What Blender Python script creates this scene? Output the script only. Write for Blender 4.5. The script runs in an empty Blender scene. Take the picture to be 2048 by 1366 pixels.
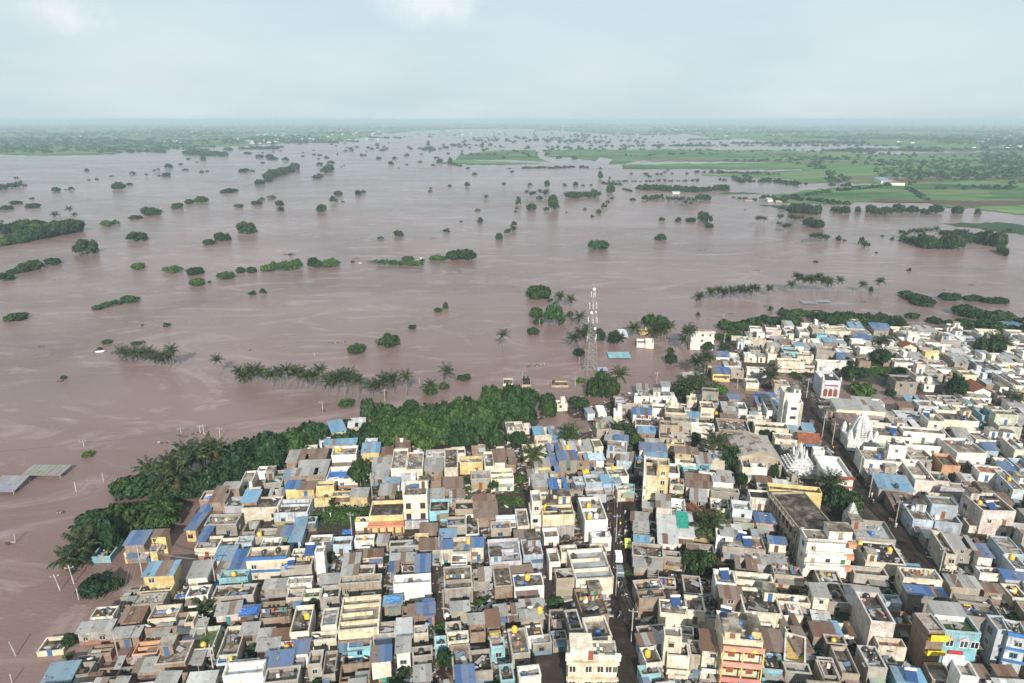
import bpy, math, random
import numpy as np
from mathutils import Vector, Matrix
from mathutils.geometry import tessellate_polygon
R = math.radians
random.seed(7); rng = np.random.default_rng(7)
scene = bpy.context.scene
# ------------------------------------------------------------------ camera, sky, sun, exposure
CH, PITCH, FPX = 100.0, R(18.03), 1365.0
cam_d = bpy.data.cameras.new('camera'); cam_d.sensor_width = 36.0; cam_d.lens = 36.0 * FPX / 2048
cam_d.clip_start = 1.0; cam_d.clip_end = 90000
cam = bpy.data.objects.new('camera', cam_d); scene.collection.objects.link(cam)
cam.location = (0, 0, CH); cam.rotation_euler = (R(90) - PITCH, 0, 0)
scene.camera = cam
SUN_EL, SUN_AZ = R(29), R(-5)          # elevation, heading in which the light travels (0 = away from the camera)
sun_dir = Vector((math.sin(SUN_AZ) * math.cos(SUN_EL), math.cos(SUN_AZ) * math.cos(SUN_EL), -math.sin(SUN_EL)))
sd = bpy.data.lights.new('sun', 'SUN'); sd.energy = 5.0; sd.angle = R(0.7); sd.color = (1.0, 0.955, 0.885)
sun = bpy.data.objects.new('sun', sd); scene.collection.objects.link(sun)
sun.rotation_euler = sun_dir.to_track_quat('-Z', 'Y').to_euler()
world = bpy.data.worlds.new('World'); scene.world = world; world.use_nodes = True
wt = world.node_tree; wn = wt.nodes; wl = wt.links; wn.clear()
def wnode(t, **k):
    n = wn.new(t)
    for a, b in k.items(): setattr(n, a, b)
    return n
sky = wnode('ShaderNodeTexSky', sky_type='NISHITA', sun_disc=False, sun_elevation=SUN_EL, sun_rotation=R(180) - SUN_AZ,
            altitude=100, air_density=1.0, dust_density=2.0, ozone_density=1.5)
tc = wnode('ShaderNodeTexCoord'); sep = wnode('ShaderNodeSeparateXYZ'); wl.new(tc.outputs['Generated'], sep.inputs[0])
mx = wnode('ShaderNodeMath', operation='ADD'); mx.inputs[1].default_value = 0.22
ab = wnode('ShaderNodeMath', operation='ABSOLUTE'); wl.new(sep.outputs[2], ab.inputs[0]); wl.new(ab.outputs[0], mx.inputs[0])
dx = wnode('ShaderNodeMath', operation='DIVIDE'); wl.new(sep.outputs[0], dx.inputs[0]); wl.new(mx.outputs[0], dx.inputs[1])
dy = wnode('ShaderNodeMath', operation='DIVIDE'); wl.new(sep.outputs[1], dy.inputs[0]); wl.new(mx.outputs[0], dy.inputs[1])
cb = wnode('ShaderNodeCombineXYZ'); wl.new(dx.outputs[0], cb.inputs[0]); wl.new(dy.outputs[0], cb.inputs[1])
nz = wnode('ShaderNodeTexNoise'); nz.inputs['Scale'].default_value = 0.9; nz.inputs['Detail'].default_value = 7
nz.inputs['Roughness'].default_value = 0.52; nz.inputs['Distortion'].default_value = 0.5
wl.new(cb.outputs[0], nz.inputs['Vector'])
cr = wnode('ShaderNodeValToRGB'); wl.new(nz.outputs['Fac'], cr.inputs[0])
cr.color_ramp.elements[0].position = 0.33; cr.color_ramp.elements[0].color = (0.80,) * 3 + (1,)
cr.color_ramp.elements[1].position = 0.70; cr.color_ramp.elements[1].color = (0.96,) * 3 + (1,)
nz2 = wnode('ShaderNodeTexNoise'); nz2.inputs['Scale'].default_value = 0.8; nz2.inputs['Detail'].default_value = 5
wl.new(cb.outputs[0], nz2.inputs['Vector'])
cr2 = wnode('ShaderNodeValToRGB'); wl.new(nz2.outputs['Fac'], cr2.inputs[0])
cr2.color_ramp.elements[0].position = 0.38; cr2.color_ramp.elements[0].color = (6.0, 7.4, 8.1, 1)
cr2.color_ramp.elements[1].position = 0.62; cr2.color_ramp.elements[1].color = (6.9, 7.9, 8.4, 1)
mix = wnode('ShaderNodeMix', data_type='RGBA'); 
# two small bright cumulus heads near the top of the view
acc = None
for (cx_, cy_, cz_, rad_) in ((-.107, .984, .145, .078), (-.508, .853, .113, .055)):
    dt = wnode('ShaderNodeVectorMath', operation='DISTANCE'); sv_ = wnode('ShaderNodeVectorMath', operation='MULTIPLY'); wl.new(tc.outputs['Generated'], sv_.inputs[0]); sv_.inputs[1].default_value = (1, 1, 2.6); wl.new(sv_.outputs[0], dt.inputs[0]); dt.inputs[1].default_value = (cx_, cy_, cz_ * 2.6)
    mr = wnode('ShaderNodeMapRange'); mr.inputs[1].default_value = rad_ * 1.6; mr.inputs[2].default_value = rad_ * .1; wl.new(dt.outputs['Value'], mr.inputs[0])
    ns_ = wnode('ShaderNodeTexNoise'); ns_.inputs['Scale'].default_value = 30; ns_.inputs['Detail'].default_value = 8; ns_.inputs['Roughness'].default_value = .6; wl.new(tc.outputs['Generated'], ns_.inputs['Vector'])
    ml = wnode('ShaderNodeMath', operation='MULTIPLY'); wl.new(mr.outputs[0], ml.inputs[0]); wl.new(ns_.outputs['Fac'], ml.inputs[1]); last = ml.outputs[0]
    if acc is not None: ad = wnode('ShaderNodeMath', operation='ADD'); wl.new(acc, ad.inputs[0]); wl.new(last, ad.inputs[1]); last = ad.outputs[0]
    acc = last
crc = wnode('ShaderNodeValToRGB'); wl.new(acc, crc.inputs[0]); crc.color_ramp.elements[0].position = .16; crc.color_ramp.elements[0].color = (0, 0, 0, 1); crc.color_ramp.elements[1].position = .50; crc.color_ramp.elements[1].color = (.6, .6, .6, 1)
mixc = wnode('ShaderNodeMix', data_type='RGBA'); wl.new(crc.outputs[0], mixc.inputs[0]); mixc.inputs[7].default_value = (9.2, 9.5, 9.7, 1)
wl.new(cr.outputs[0], mix.inputs[0])
wl.new(sky.outputs[0], mix.inputs[6]); wl.new(cr2.outputs[0], mix.inputs[7])
bg = wnode('ShaderNodeBackground'); bg.inputs[1].default_value = 0.076; wl.new(mix.outputs[2], mixc.inputs[6]); wl.new(mixc.outputs[2], bg.inputs[0])
wo = wnode('ShaderNodeOutputWorld'); wl.new(bg.outputs[0], wo.inputs[0])
vs = scene.view_settings; vs.view_transform = 'Standard'; vs.look = 'None'; vs.exposure = 0.48; vs.gamma = 1.0; vs.use_curve_mapping = False
scene.render.engine = 'CYCLES'
cy = scene.cycles; cy.max_bounces = 5; cy.diffuse_bounces = 2; cy.glossy_bounces = 2; cy.transmission_bounces = 2; cy.volume_bounces = 0
cy.transparent_max_bounces = 4; cy.use_denoising = True; cy.caustics_reflective = False; cy.caustics_refractive = False
try: cy.denoising_input_passes = 'RGB_ALBEDO_NORMAL'; cy.denoising_prefilter = 'ACCURATE'
except Exception: pass

# ------------------------------------------------------------------ placing: a point of the photo (2048 px wide) put down on the plane z
CP, SP = math.cos(PITCH), math.sin(PITCH)
def G(u, v, z=0.0):
    a, b = (u - 1024) / FPX, (v - 683) / FPX
    d = (a, CP - b * SP, -SP - b * CP)
    t = (CH - z) / -d[2]
    return Vector((d[0] * t, d[1] * t, z))
def proj(p):
    x, y, z = p[0], p[1], p[2] - CH
    dep = y * CP - z * SP
    return 1024 + FPX * x / dep, 683 - FPX * (y * SP + z * CP) / dep, dep
def depth(p): return p[1] * CP - (p[2] - CH) * SP

# ------------------------------------------------------------------ materials
MATS = {}
class NB:
    def __init__(s, name):
        s.m = bpy.data.materials.new(name); s.m.use_nodes = True; s.t = s.m.node_tree; s.n = s.t.nodes; s.l = s.t.links
        s.b = s.n['Principled BSDF']; MATS[name] = s.m
        s.pos = None
    def node(s, t, ins=None, **k):
        n = s.n.new(t)
        for a, b in k.items(): setattr(n, a, b)
        for a, b in (ins or {}).items(): s.put(n.inputs[a], b)
        return n
    def put(s, sock, v):
        if hasattr(v, 'is_output') or isinstance(v, bpy.types.NodeSocket): s.l.new(v, sock)
        elif isinstance(v, tuple) and len(v) == 3 and sock.type == 'RGBA': sock.default_value = v + (1,)
        else: sock.default_value = v
    def P(s, sx=1, sy=1, sz=1):
        if not s.pos: s.pos = s.node('ShaderNodeNewGeometry').outputs['Position']
        return s.node('ShaderNodeMapping', {0: s.pos, 3: (sx, sy, sz)}).outputs[0]
    def O(s, sx=1, sy=1, sz=1):
        return s.node('ShaderNodeMapping', {0: s.node('ShaderNodeTexCoord').outputs['Object'], 3: (sx, sy, sz)}).outputs[0]
    def noise(s, vec, scale, detail=4, rough=0.55, dist=0.0):
        return s.node('ShaderNodeTexNoise', {'Vector': vec, 'Scale': scale, 'Detail': detail, 'Roughness': rough, 'Distortion': dist}).outputs['Fac']
    def ramp(s, fac, *st):
        n = s.node('ShaderNodeValToRGB', {0: fac}); e = n.color_ramp.elements
        while len(e) < len(st): e.new(0.5)
        for el, (p, c) in zip(e, st):
            el.position = p; el.color = (tuple(c) if not isinstance(c, (int, float)) else (c,) * 3) + (1,)
        return n.outputs[0]
    def mix(s, fac, a, b, mode='MIX'):
        n = s.node('ShaderNodeMix', data_type='RGBA', blend_type=mode)
        s.put(n.inputs[0], fac); s.put(n.inputs[6], a); s.put(n.inputs[7], b); return n.outputs[2]
    def math(s, op, a, b=0.0):
        n = s.node('ShaderNodeMath', operation=op); s.put(n.inputs[0], a); s.put(n.inputs[1], b); return n.outputs[0]
    def rand(s): return s.node('ShaderNodeObjectInfo').outputs['Random']
    def ocol(s): return s.node('ShaderNodeObjectInfo').outputs['Color']
    def island(s): return s.node('ShaderNodeNewGeometry').outputs['Random Per Island']
    def bump(s, h, dist=0.05, strength=0.6):
        s.put(s.b.inputs['Normal'], s.node('ShaderNodeBump', {'Height': h, 'Distance': dist, 'Strength': strength}).outputs[0])
    def out(s, col, rough=0.8, spec=0.3):
        s.put(s.b.inputs['Base Color'], col); s.put(s.b.inputs['Roughness'], rough); s.put(s.b.inputs['Specular IOR Level'], spec); return s.m
# painted / plastered walls: the colour comes from the object, weather goes over it
NEXT_WALL = [None]
def wall_mat(name, dirt, patch):
    k = NB(name); base = k.ocol() if NEXT_WALL[0] is None else k.ramp(k.noise(k.P(.07, .07, .07), 1, 1), (0, NEXT_WALL[0]), (1, NEXT_WALL[0]))
    big = k.noise(k.P(.35, .35, .6), 1.0, 4)
    c = k.mix(k.ramp(big, (.32, 0), (.62, .75)), base, (.62, .56, .48), 'MULTIPLY')
    st = k.noise(k.P(1.9, 1.9, .22), 1.0, 5, .65)
    r = k.rand()
    th = k.math('MULTIPLY', k.ramp(st, (.48, 0), (.72, 1)), k.math('ADD', k.math('MULTIPLY', r, dirt), .12))
    c = k.mix(th, c, (.10, .085, .065))
    fl = k.noise(k.P(.9, .9, .9), 1.3, 6, .7)
    c = k.mix(k.math('MULTIPLY', k.ramp(fl, (.60 - patch, 0), (.66 - patch * .6, 1)), .55), c, (.24, .20, .155))
    k.bump(k.noise(k.P(), 3.0, 4), .03); return k.out(c, .85, .2)
wall_mat('painted_plaster', .55, .0); wall_mat('weathered_plaster', .85, .10)
k = NB('brickwork'); br = k.node('ShaderNodeTexBrick', {'Vector': k.O(1, 1, 1), 'Color1': (.25, .115, .065), 'Color2': (.19, .10, .06), 'Mortar': (.22, .19, .155), 'Scale': 2.0,
    'Mortar Size': .03, 'Brick Width': .5, 'Row Height': .22})
rotv = k.node('ShaderNodeMapping', {0: k.node('ShaderNodeTexCoord').outputs['Object'], 2: (R(90), 0, 0)}); k.l.new(rotv.outputs[0], br.inputs['Vector'])
c = k.mix(k.ramp(k.noise(k.P(.4, .4, .7), 1, 5), (.38, 0), (.66, .9)), br.outputs['Color'], (.25, .215, .17))
c = k.mix(k.ramp(k.noise(k.P(1.6, 1.6, .3), 1, 5), (.5, 0), (.75, .7)), c, (.06, .05, .04)); k.out(c, .92, .1)
def roof_mat(name, a, b, c3, scale=.45, p0=.33):
    k = NB(name); r = k.rand()
    v = k.node('ShaderNodeVectorMath', {0: k.P(), 1: k.node('ShaderNodeCombineXYZ', {0: k.math('MULTIPLY', r, 40)}).outputs[0]}, operation='ADD').outputs[0]
    n = k.noise(v, scale, 7, .68, .4)
    n = k.math('ADD', n, k.math('MULTIPLY', k.math('SUBTRACT', r, .5), .22))
    c = k.ramp(n, (p0 + .04, a), (p0 + .17, b), (p0 + .30, c3))
    sp = k.noise(v, 3.2, 5, .7); c = k.mix(k.ramp(sp, (.52, 0), (.70, .75)), c, tuple(x * .3 for x in a))
    sp2 = k.noise(v, 1.6, 5, .7, 1.0); c = k.mix(k.ramp(sp2, (.60, 0), (.67, .5)), c, tuple(min(.7, x * 1.35) for x in c3))
    k.bump(sp, .05); return k.out(c, .88, .2)
roof_mat('concrete_roof', (.055, .042, .032), (.165, .135, .105), (.34, .30, .25))
roof_mat('mouldy_roof', (.026, .020, .016), (.062, .049, .038), (.17, .145, .115))
roof_mat('white_roof', (.26, .24, .215), (.58, .56, .53), (.72, .71, .69), .4, .25)
roof_mat('grey_roof', (.13, .128, .125), (.24, .24, .238), (.34, .345, .35), .3, .28)
roof_mat('mossy_roof', (.035, .06, .02), (.06, .09, .03), (.11, .12, .06))
roof_mat('ochre_roof', (.30, .20, .06), (.42, .28, .08), (.50, .36, .14), .3, .25)
roof_mat('red_roof', (.22, .07, .045), (.34, .11, .07), (.42, .17, .11), .5, .28)
k = NB('sheet_metal')    # corrugated sheets: colour from the object, corrugation as relief, rust as wear
w = k.node('ShaderNodeTexWave', {'Vector': k.O(), 'Scale': 2.4, 'Distortion': 0.3}, bands_direction='X').outputs['Fac']
n = k.noise(k.P(.8, .8, .8), 1.0, 7, .7)
isl = k.rand()
c = k.mix(k.math('MULTIPLY', isl, .5), k.ocol(), (.30, .27, .24), 'MIX')
c = k.mix(k.ramp(n, (.54, 0), (.72, .8)), c, (.11, .062, .038))
c = k.mix(k.math('MULTIPLY', k.ramp(w, (.3, .0), (.5, 1)), .25), c, (.3, .3, .3), 'MULTIPLY')
k.bump(w, .05, .8); k.out(c, .5, .4)
k = NB('tarpaulin'); n = k.noise(k.P(1, 1, 1), 1.2, 6, .7)
c = k.mix(k.ramp(n, (.35, 0), (.75, .75)), k.ocol(), (.20, .30, .42), 'MULTIPLY')
c = k.mix(k.ramp(k.noise(k.P(), 2.5, 5), (.58, 0), (.68, .6)), c, (.35, .36, .36)); k.bump(n, .15, .9); k.out(c, .45, .5)
k = NB('clay_tile'); w = k.node('ShaderNodeTexWave', {'Vector': k.P(), 'Scale': 1.2, 'Distortion': 2}, bands_direction='Y').outputs['Fac']
c = k.ramp(k.noise(k.P(), 1.4, 7, .7), (.3, (.07, .03, .02)), (.5, (.20, .07, .04)), (.68, (.30, .14, .09))); k.bump(w, .08); k.out(c, .9, .1)
k = NB('window_glass'); k.out(k.mix(k.rand(), (.012, .013, .015), (.05, .05, .052)), .2, .5)
k = NB('woodwork'); k.out(k.mix(k.ramp(k.noise(k.P(4, 4, .6), 1, 4), (.4, 0), (.7, .6)), k.ocol(), (.06, .045, .03)), .75, .2)
k = NB('tank_plastic'); k.out(k.mix(k.ramp(k.noise(k.P(), 2, 4), (.4, 0), (.7, .35)), k.ocol(), (.2, .17, .13)), .4, .4)
k = NB('galvanised_steel'); k.out(k.mix(k.ramp(k.noise(k.P(.5, .5, .3), 1, 5), (.4, 0), (.65, .6)), (.26, .25, .24), (.18, .12, .09)), .6, .3)
k = NB('white_enamel'); k.out(k.ramp(k.noise(k.P(), 1, 4), (.3, (.6, .59, .57)), (.7, (.78, .77, .75))), .45, .4)
k = NB('solar_glass'); k.out((.02, .05, .14), .15, .6)
k = NB('pole_concrete'); k.out(k.ramp(k.noise(k.P(1, 1, .4), 1.5, 4), (.3, (.22, .20, .175)), (.7, (.42, .39, .35))), .85, .2)
k = NB('wire'); k.out((.16, .15, .145), .5, .3)
k = NB('temple_white'); c = k.ramp(k.noise(k.P(1.2, 1.2, .5), 1, 6, .7), (.34, (.26, .25, .235)), (.52, (.52, .51, .485)), (.66, (.70, .69, .67))); k.bump(k.noise(k.P(), 2, 4), .08); k.out(c, .8, .2)
k = NB('timber'); k.out(k.ramp(k.island(), (0, (.05, .038, .028)), (.5, (.10, .075, .055)), (.8, (.17, .135, .10)), (1, (.38, .34, .28))), .9, .1)
k = NB('stone_bits'); k.out(k.ramp(k.island(), (0, (.045, .033, .025)), (.45, (.10, .07, .05)), (.75, (.19, .15, .115)), (.97, (.42, .38, .33))), .95, .1)
k = NB('tin_bits'); k.out(k.ramp(k.island(), (0, (.12, .07, .045)), (.3, (.23, .21, .19)), (.6, (.38, .37, .35)), (.85, (.18, .23, .28)), (1, (.55, .54, .52))), .6, .3)
k = NB('cloth_bits'); cc = k.node('ShaderNodeValToRGB', {0: k.island()}); e = cc.color_ramp; e.interpolation = 'CONSTANT'
cols = [(0, (.6, .58, .54)), (.22, (.04, .15, .38)), (.4, (.5, .10, .06)), (.5, (.55, .38, .05)), (.6, (.12, .35, .5)), (.75, (.06, .06, .07)), (.88, (.5, .2, .15))]
while len(e.elements) < len(cols): e.elements.new(.5)
for el, (p, q) in zip(e.elements, cols): el.position = p; el.color = q + (1,)
k.out(cc.outputs[0], .8, .2)
k = NB('bark'); k.out(k.ramp(k.noise(k.P(1, 1, 2.5), 2, 4), (.3, (.10, .08, .06)), (.7, (.26, .22, .18))), .95, .1)
k = NB('palm_bark'); k.out(k.ramp(k.noise(k.P(.6, .6, 3), 2, 3), (.3, (.10, .085, .07)), (.7, (.24, .21, .18))), .95, .1)
def leaf_mat(name, a, b, c3, var=.5, tuft=.9):
    k = NB(name); i = k.island(); r = k.rand()
    c = k.ramp(i, (0, a), (.6, b), (1, c3))
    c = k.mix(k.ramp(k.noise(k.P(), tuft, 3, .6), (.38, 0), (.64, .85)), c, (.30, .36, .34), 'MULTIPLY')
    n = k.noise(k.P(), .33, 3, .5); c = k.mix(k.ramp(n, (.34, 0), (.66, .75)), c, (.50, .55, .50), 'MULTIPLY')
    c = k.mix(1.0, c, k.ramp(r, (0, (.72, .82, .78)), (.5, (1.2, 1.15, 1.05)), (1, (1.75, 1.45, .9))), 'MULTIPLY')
    k.out(c, .62, .25)
    tr = k.node('ShaderNodeBsdfTranslucent', {'Color': c}); ms = k.node('ShaderNodeMixShader', {0: .22})
    k.l.new(k.b.outputs[0], ms.inputs[1]); k.l.new(tr.outputs[0], ms.inputs[2]); k.l.new(ms.outputs[0], k.n['Material Output'].inputs[0])
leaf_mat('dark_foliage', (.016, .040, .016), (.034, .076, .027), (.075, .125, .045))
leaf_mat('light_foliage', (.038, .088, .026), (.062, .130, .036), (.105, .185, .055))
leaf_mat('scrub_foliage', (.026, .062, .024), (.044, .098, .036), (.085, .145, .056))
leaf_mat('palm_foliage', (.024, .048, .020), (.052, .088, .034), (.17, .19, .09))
leaf_mat('dry_frond', (.17, .11, .05), (.24, .17, .08), (.30, .22, .12))
leaf_mat('bare_twigs', (.07, .055, .035), (.11, .09, .06), (.16, .13, .09))
leaf_mat('grass_green', (.040, .085, .022), (.058, .115, .030), (.085, .15, .042))
k = NB('mud'); n = k.noise(k.P(), .16, 7, .65); n2 = k.noise(k.P(), 2.2, 6, .7)
c = k.ramp(n, (.32, (.020, .014, .011)), (.5, (.040, .028, .021)), (.70, (.085, .063, .048)))
c = k.mix(k.ramp(n2, (.45, 0), (.72, .75)), c, (.045, .032, .024)); k.bump(n2, .1)
k.out(c, k.ramp(n, (.4, .45), (.6, .85)), .3)
k = NB('field_ground')
v = k.node('ShaderNodeTexVoronoi', {'Vector': k.P(.006, .010, 1), 'Scale': 1.0, 'Randomness': .9}, feature='F1'); vc = v.outputs['Color']
sx = k.node('ShaderNodeSeparateColor', {0: vc})
c = k.ramp(sx.outputs[0], (0, (.066, .128, .050)), (.35, (.100, .180, .070)), (.7, (.140, .225, .088)), (.93, (.17, .21, .10)), (1, (.16, .14, .10)))
n = k.noise(k.P(.012, .03, 1), 1, 6, .65); c = k.mix(k.ramp(n, (.40, 0), (.62, .85)), c, (.35, .42, .40), 'MULTIPLY')
st = k.noise(k.P(.02, .18, 1), 1, 3, .5); c = k.mix(k.ramp(st, (.45, 0), (.6, .35)), c, (.5, .55, .5), 'MULTIPLY')
k.out(c, .95, .05)
k = NB('ploughed_earth'); k.out(k.ramp(k.noise(k.P(.02, .08, 1), 1, 5), (.3, (.07, .045, .035)), (.7, (.12, .08, .06))), .95, .05)
k = NB('flood_water')
v = k.noise(k.P(.0035, .0060, 1), 1, 5, .6, 1.2); v2 = k.noise(k.P(.012, .026, 1), 1, 8, .70, 3.6)
c = k.ramp(v, (.28, (.118, .073, .060)), (.50, (.176, .113, .099)), (.72, (.230, .154, .140)))
c = k.mix(k.ramp(v2, (.52, 0), (.66, .5)), c, (.33, .25, .235))
rf = k.ramp(k.noise(k.P(.0035, .008, 1), 1, 6, .66, 2.5), (.36, .16), (.5, .22), (.66, .30))
wv = k.math('ADD', k.noise(k.P(.7, 1.5, 1), 1, 4, .6), k.math('MULTIPLY', k.noise(k.P(.07, .16, 1), 1, 3), 1.6))
k.bump(wv, .22, .6); k.put(k.b.inputs['IOR'], 1.33); k.out(c, rf, .30)

# ------------------------------------------------------------------ mesh builder
class MB:
    def __init__(s): s.v = []; s.f = []; s.mi = []; s.cur = 0
    def quad(s, a, b, c, d): n = len(s.v); s.v += [a, b, c, d]; s.f.append((n, n + 1, n + 2, n + 3)); s.mi.append(s.cur)
    def tri(s, a, b, c): n = len(s.v); s.v += [a, b, c]; s.f.append((n, n + 1, n + 2)); s.mi.append(s.cur)
    def box(s, x0, y0, z0, x1, y1, z1, M=None):
        n = len(s.v); p = [(x0, y0, z0), (x1, y0, z0), (x1, y1, z0), (x0, y1, z0), (x0, y0, z1), (x1, y0, z1), (x1, y1, z1), (x0, y1, z1)]
        if M is not None: p = [tuple(M @ Vector(q)) for q in p]
        s.v += p
        s.f += [tuple(n + i for i in q) for q in ((0, 3, 2, 1), (4, 5, 6, 7), (0, 1, 5, 4), (1, 2, 6, 5), (2, 3, 7, 6), (3, 0, 4, 7))]; s.mi += [s.cur] * 6
        return s
    def cyl(s, c, r0, r1, z0, z1, n=12, cap=True):
        return s.rings([(c[0], c[1], z0, r0), (c[0], c[1], z1, r1)], n, cap)
    def rings(s, st, n=12, cap=True, rot=0.0, sq=1.0):     # lathe through stations (x, y, z, r)
        b = len(s.v)
        for (x, y, z, r) in st:
            for i in range(n):
                a = 2 * math.pi * i / n + rot; s.v.append((x + r * math.cos(a), y + r * math.sin(a) * sq, z))
        for j in range(len(st) - 1):
            for i in range(n):
                k2 = (i + 1) % n; s.f.append((b + j * n + i, b + j * n + k2, b + (j + 1) * n + k2, b + (j + 1) * n + i)); s.mi.append(s.cur)
        if cap:
            s.f.append(tuple(b + (len(st) - 1) * n + i for i in range(n))); s.mi.append(s.cur)
            s.f.append(tuple(b + i for i in reversed(range(n)))); s.mi.append(s.cur)
        return s
    def tube(s, p, q, r, n=4, r2=None):
        p, q = Vector(p), Vector(q); d = (q - p)
        if d.length < 1e-6: return s
        z = d.normalized(); x = z.orthogonal().normalized(); y = z.cross(x); b = len(s.v); r2 = r if r2 is None else r2
        for c, rr in ((p, r), (q, r2)):
            for i in range(n):
                a = 2 * math.pi * i / n; w = c + x * rr * math.cos(a) + y * rr * math.sin(a); s.v.append(tuple(w))
        for i in range(n):
            k2 = (i + 1) % n; s.f.append((b + i, b + k2, b + n + k2, b + n + i)); s.mi.append(s.cur)
        s.f.append(tuple(b + i for i in reversed(range(n)))); s.f.append(tuple(b + n + i for i in range(n))); s.mi += [s.cur] * 2
        return s
    def mesh(s, name, *mats):
        m = bpy.data.meshes.new(name); m.from_pydata(s.v, [], s.f)
        for x in mats: m.materials.append(MATS[x])
        if len(mats) > 1: m.polygons.foreach_set('material_index', s.mi)
        m.update(); return m
COL = scene.collection
def link(name, mesh, parent=None, loc=(0, 0, 0), rot=None, scale=None, color=None):
    o = bpy.data.objects.new(name, mesh); COL.objects.link(o); o.location = loc
    if rot is not None: o.rotation_euler = rot
    if scale is not None: o.scale = scale
    if parent: o.parent = parent
    if color: o.color = tuple(color)[:3] + (1,)
    return o
def build(mb, name, mats, parent=None, **k):
    if isinstance(mats, str): mats = (mats,)
    return link(name, mb.mesh(name, *mats), parent, **k)
def npmesh(name, V, Fq, mats, mi=None):
    m = bpy.data.meshes.new(name); nv, nf = len(V), len(Fq); kk = Fq.shape[1]
    m.vertices.add(nv); m.vertices.foreach_set('co', V.astype(np.float32).ravel())
    m.loops.add(nf * kk); m.loops.foreach_set('vertex_index', Fq.astype(np.int32).ravel())
    m.polygons.add(nf); m.polygons.foreach_set('loop_start', np.arange(0, nf * kk, kk, dtype=np.int32))
    for x in mats: m.materials.append(MATS[x])
    if mi is not None: m.polygons.foreach_set('material_index', mi.astype(np.int32))
    m.update(calc_edges=True); return m
def root(name, loc, rz=0.0):
    o = bpy.data.objects.new(name, None); COL.objects.link(o); o.location = loc; o.rotation_euler = (0, 0, rz); o.empty_display_size = .5; return o
# labels are gathered and made single at the end
THINGS = []
def tag(o, label, cat, group=None, at=None, fixed=False):
    o['category'] = cat
    if group: o['group'] = group
    THINGS.append((o, label, at, fixed)); return o
def kind(o, k_, label=None):
    o['kind'] = k_
    if label: o['label'] = label
    return o
# ------------------------------------------------------------------ water, land, far fields, air
mb = MB(); mb.quad((-60000, -800, 0), (60000, -800, 0), (60000, 52000, 0), (-60000, 52000, 0))
kind(build(mb, 'flood_water', 'flood_water'), 'structure')
TOWN = [(60, 1500), (110, 1366), (185, 1310), (235, 1262), (262, 1215), (330, 1185), (395, 1150), (400, 1105), (420, 1060), (400, 1030), (470, 975), (560, 925),
        (640, 885), (740, 890), (850, 880), (960, 860), (1040, 840), (1110, 815), (1190, 808), (1270, 790), (1330, 775), (1400, 745), (1440, 700),
        (1450, 668), (1540, 652), (1700, 655), (1860, 662), (2000, 670), (2120, 680), (2500, 720), (3200, 1500)]
TW = np.array([tuple(G(u, v))[:2] for u, v in TOWN])
def sdist(X, Y, poly):      # signed distance, positive inside
    d = np.full(X.shape, 1e9); inside = np.zeros(X.shape, bool); n = len(poly)
    for i in range(n):
        ax, ay = poly[i]; bx, by = poly[(i + 1) % n]
        ex, ey = bx - ax, by - ay; L = ex * ex + ey * ey + 1e-9
        t = np.clip(((X - ax) * ex + (Y - ay) * ey) / L, 0, 1)
        d = np.minimum(d, np.hypot(X - ax - t * ex, Y - ay - t * ey))
        c = ((ay > Y) != (by > Y)) & (X < (bx - ax) * (Y - ay) / (by - ay + 1e-12) + ax); inside ^= c
    return np.where(inside, d, -d)
POOLS = [(335, 1085, 22, 10), (350, 1110, 10, 9), (262, 1320, 12, 9), (1740, 790, 16, 14), (1690, 775, 9, 10), (1478, 785, 12, 14), (1640, 735, 8, 8), (1125, 850, 10, 8), (1560, 760, 9, 8), (1290, 790, 9, 7)]
def vnoise(X, Y, s, seed):
    r = np.random.default_rng(seed).random((64, 64)); x = X / s; y = Y / s; xi = np.floor(x).astype(int); yi = np.floor(y).astype(int)
    fx = x - xi; fy = y - yi; fx = fx * fx * (3 - 2 * fx); fy = fy * fy * (3 - 2 * fy)
    g = lambda a, b: r[a % 64, b % 64]
    return (g(xi, yi) * (1 - fx) + g(xi + 1, yi) * fx) * (1 - fy) + (g(xi, yi + 1) * (1 - fx) + g(xi + 1, yi + 1) * fx) * fy
def land_h(X, Y):
    d = sdist(X, Y, TW) + (vnoise(X, Y, 9, 3) - .5) * 7 + (vnoise(X, Y, 3, 4) - .5) * 2
    for (u, v, a, b) in POOLS:
        c = G(u, v); r = np.hypot((X - c.x) / a, (Y - c.y) / b) + (vnoise(X, Y, 5, 7) - .5) * 1.0 + (vnoise(X, Y, 2.2, 8) - .5) * .35; d = np.minimum(d, (r - 1) * min(a, b) * .8)
    return np.clip(d / 5.0, -1.6, 1.0) * .75 + (vnoise(X, Y, 2.5, 5) - .5) * .22
gx = np.arange(-180, 460, 2.0); gy = np.arange(60, 440, 2.0); GX, GY = np.meshgrid(gx, gy)
GZ = land_h(GX, GY); V = np.stack([GX, GY, GZ], -1).reshape(-1, 3); nx, ny = len(gx), len(gy)
ii = (np.arange(ny - 1)[:, None] * nx + np.arange(nx - 1)[None, :]).ravel(); F = np.stack([ii, ii + 1, ii + nx + 1, ii + nx], 1)
kind(link('town_ground', npmesh('town_ground', V, F, ['mud'])), 'structure')
def ground(x, y): return float(land_h(np.array([float(x)]), np.array([float(y)]))[0])

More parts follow.
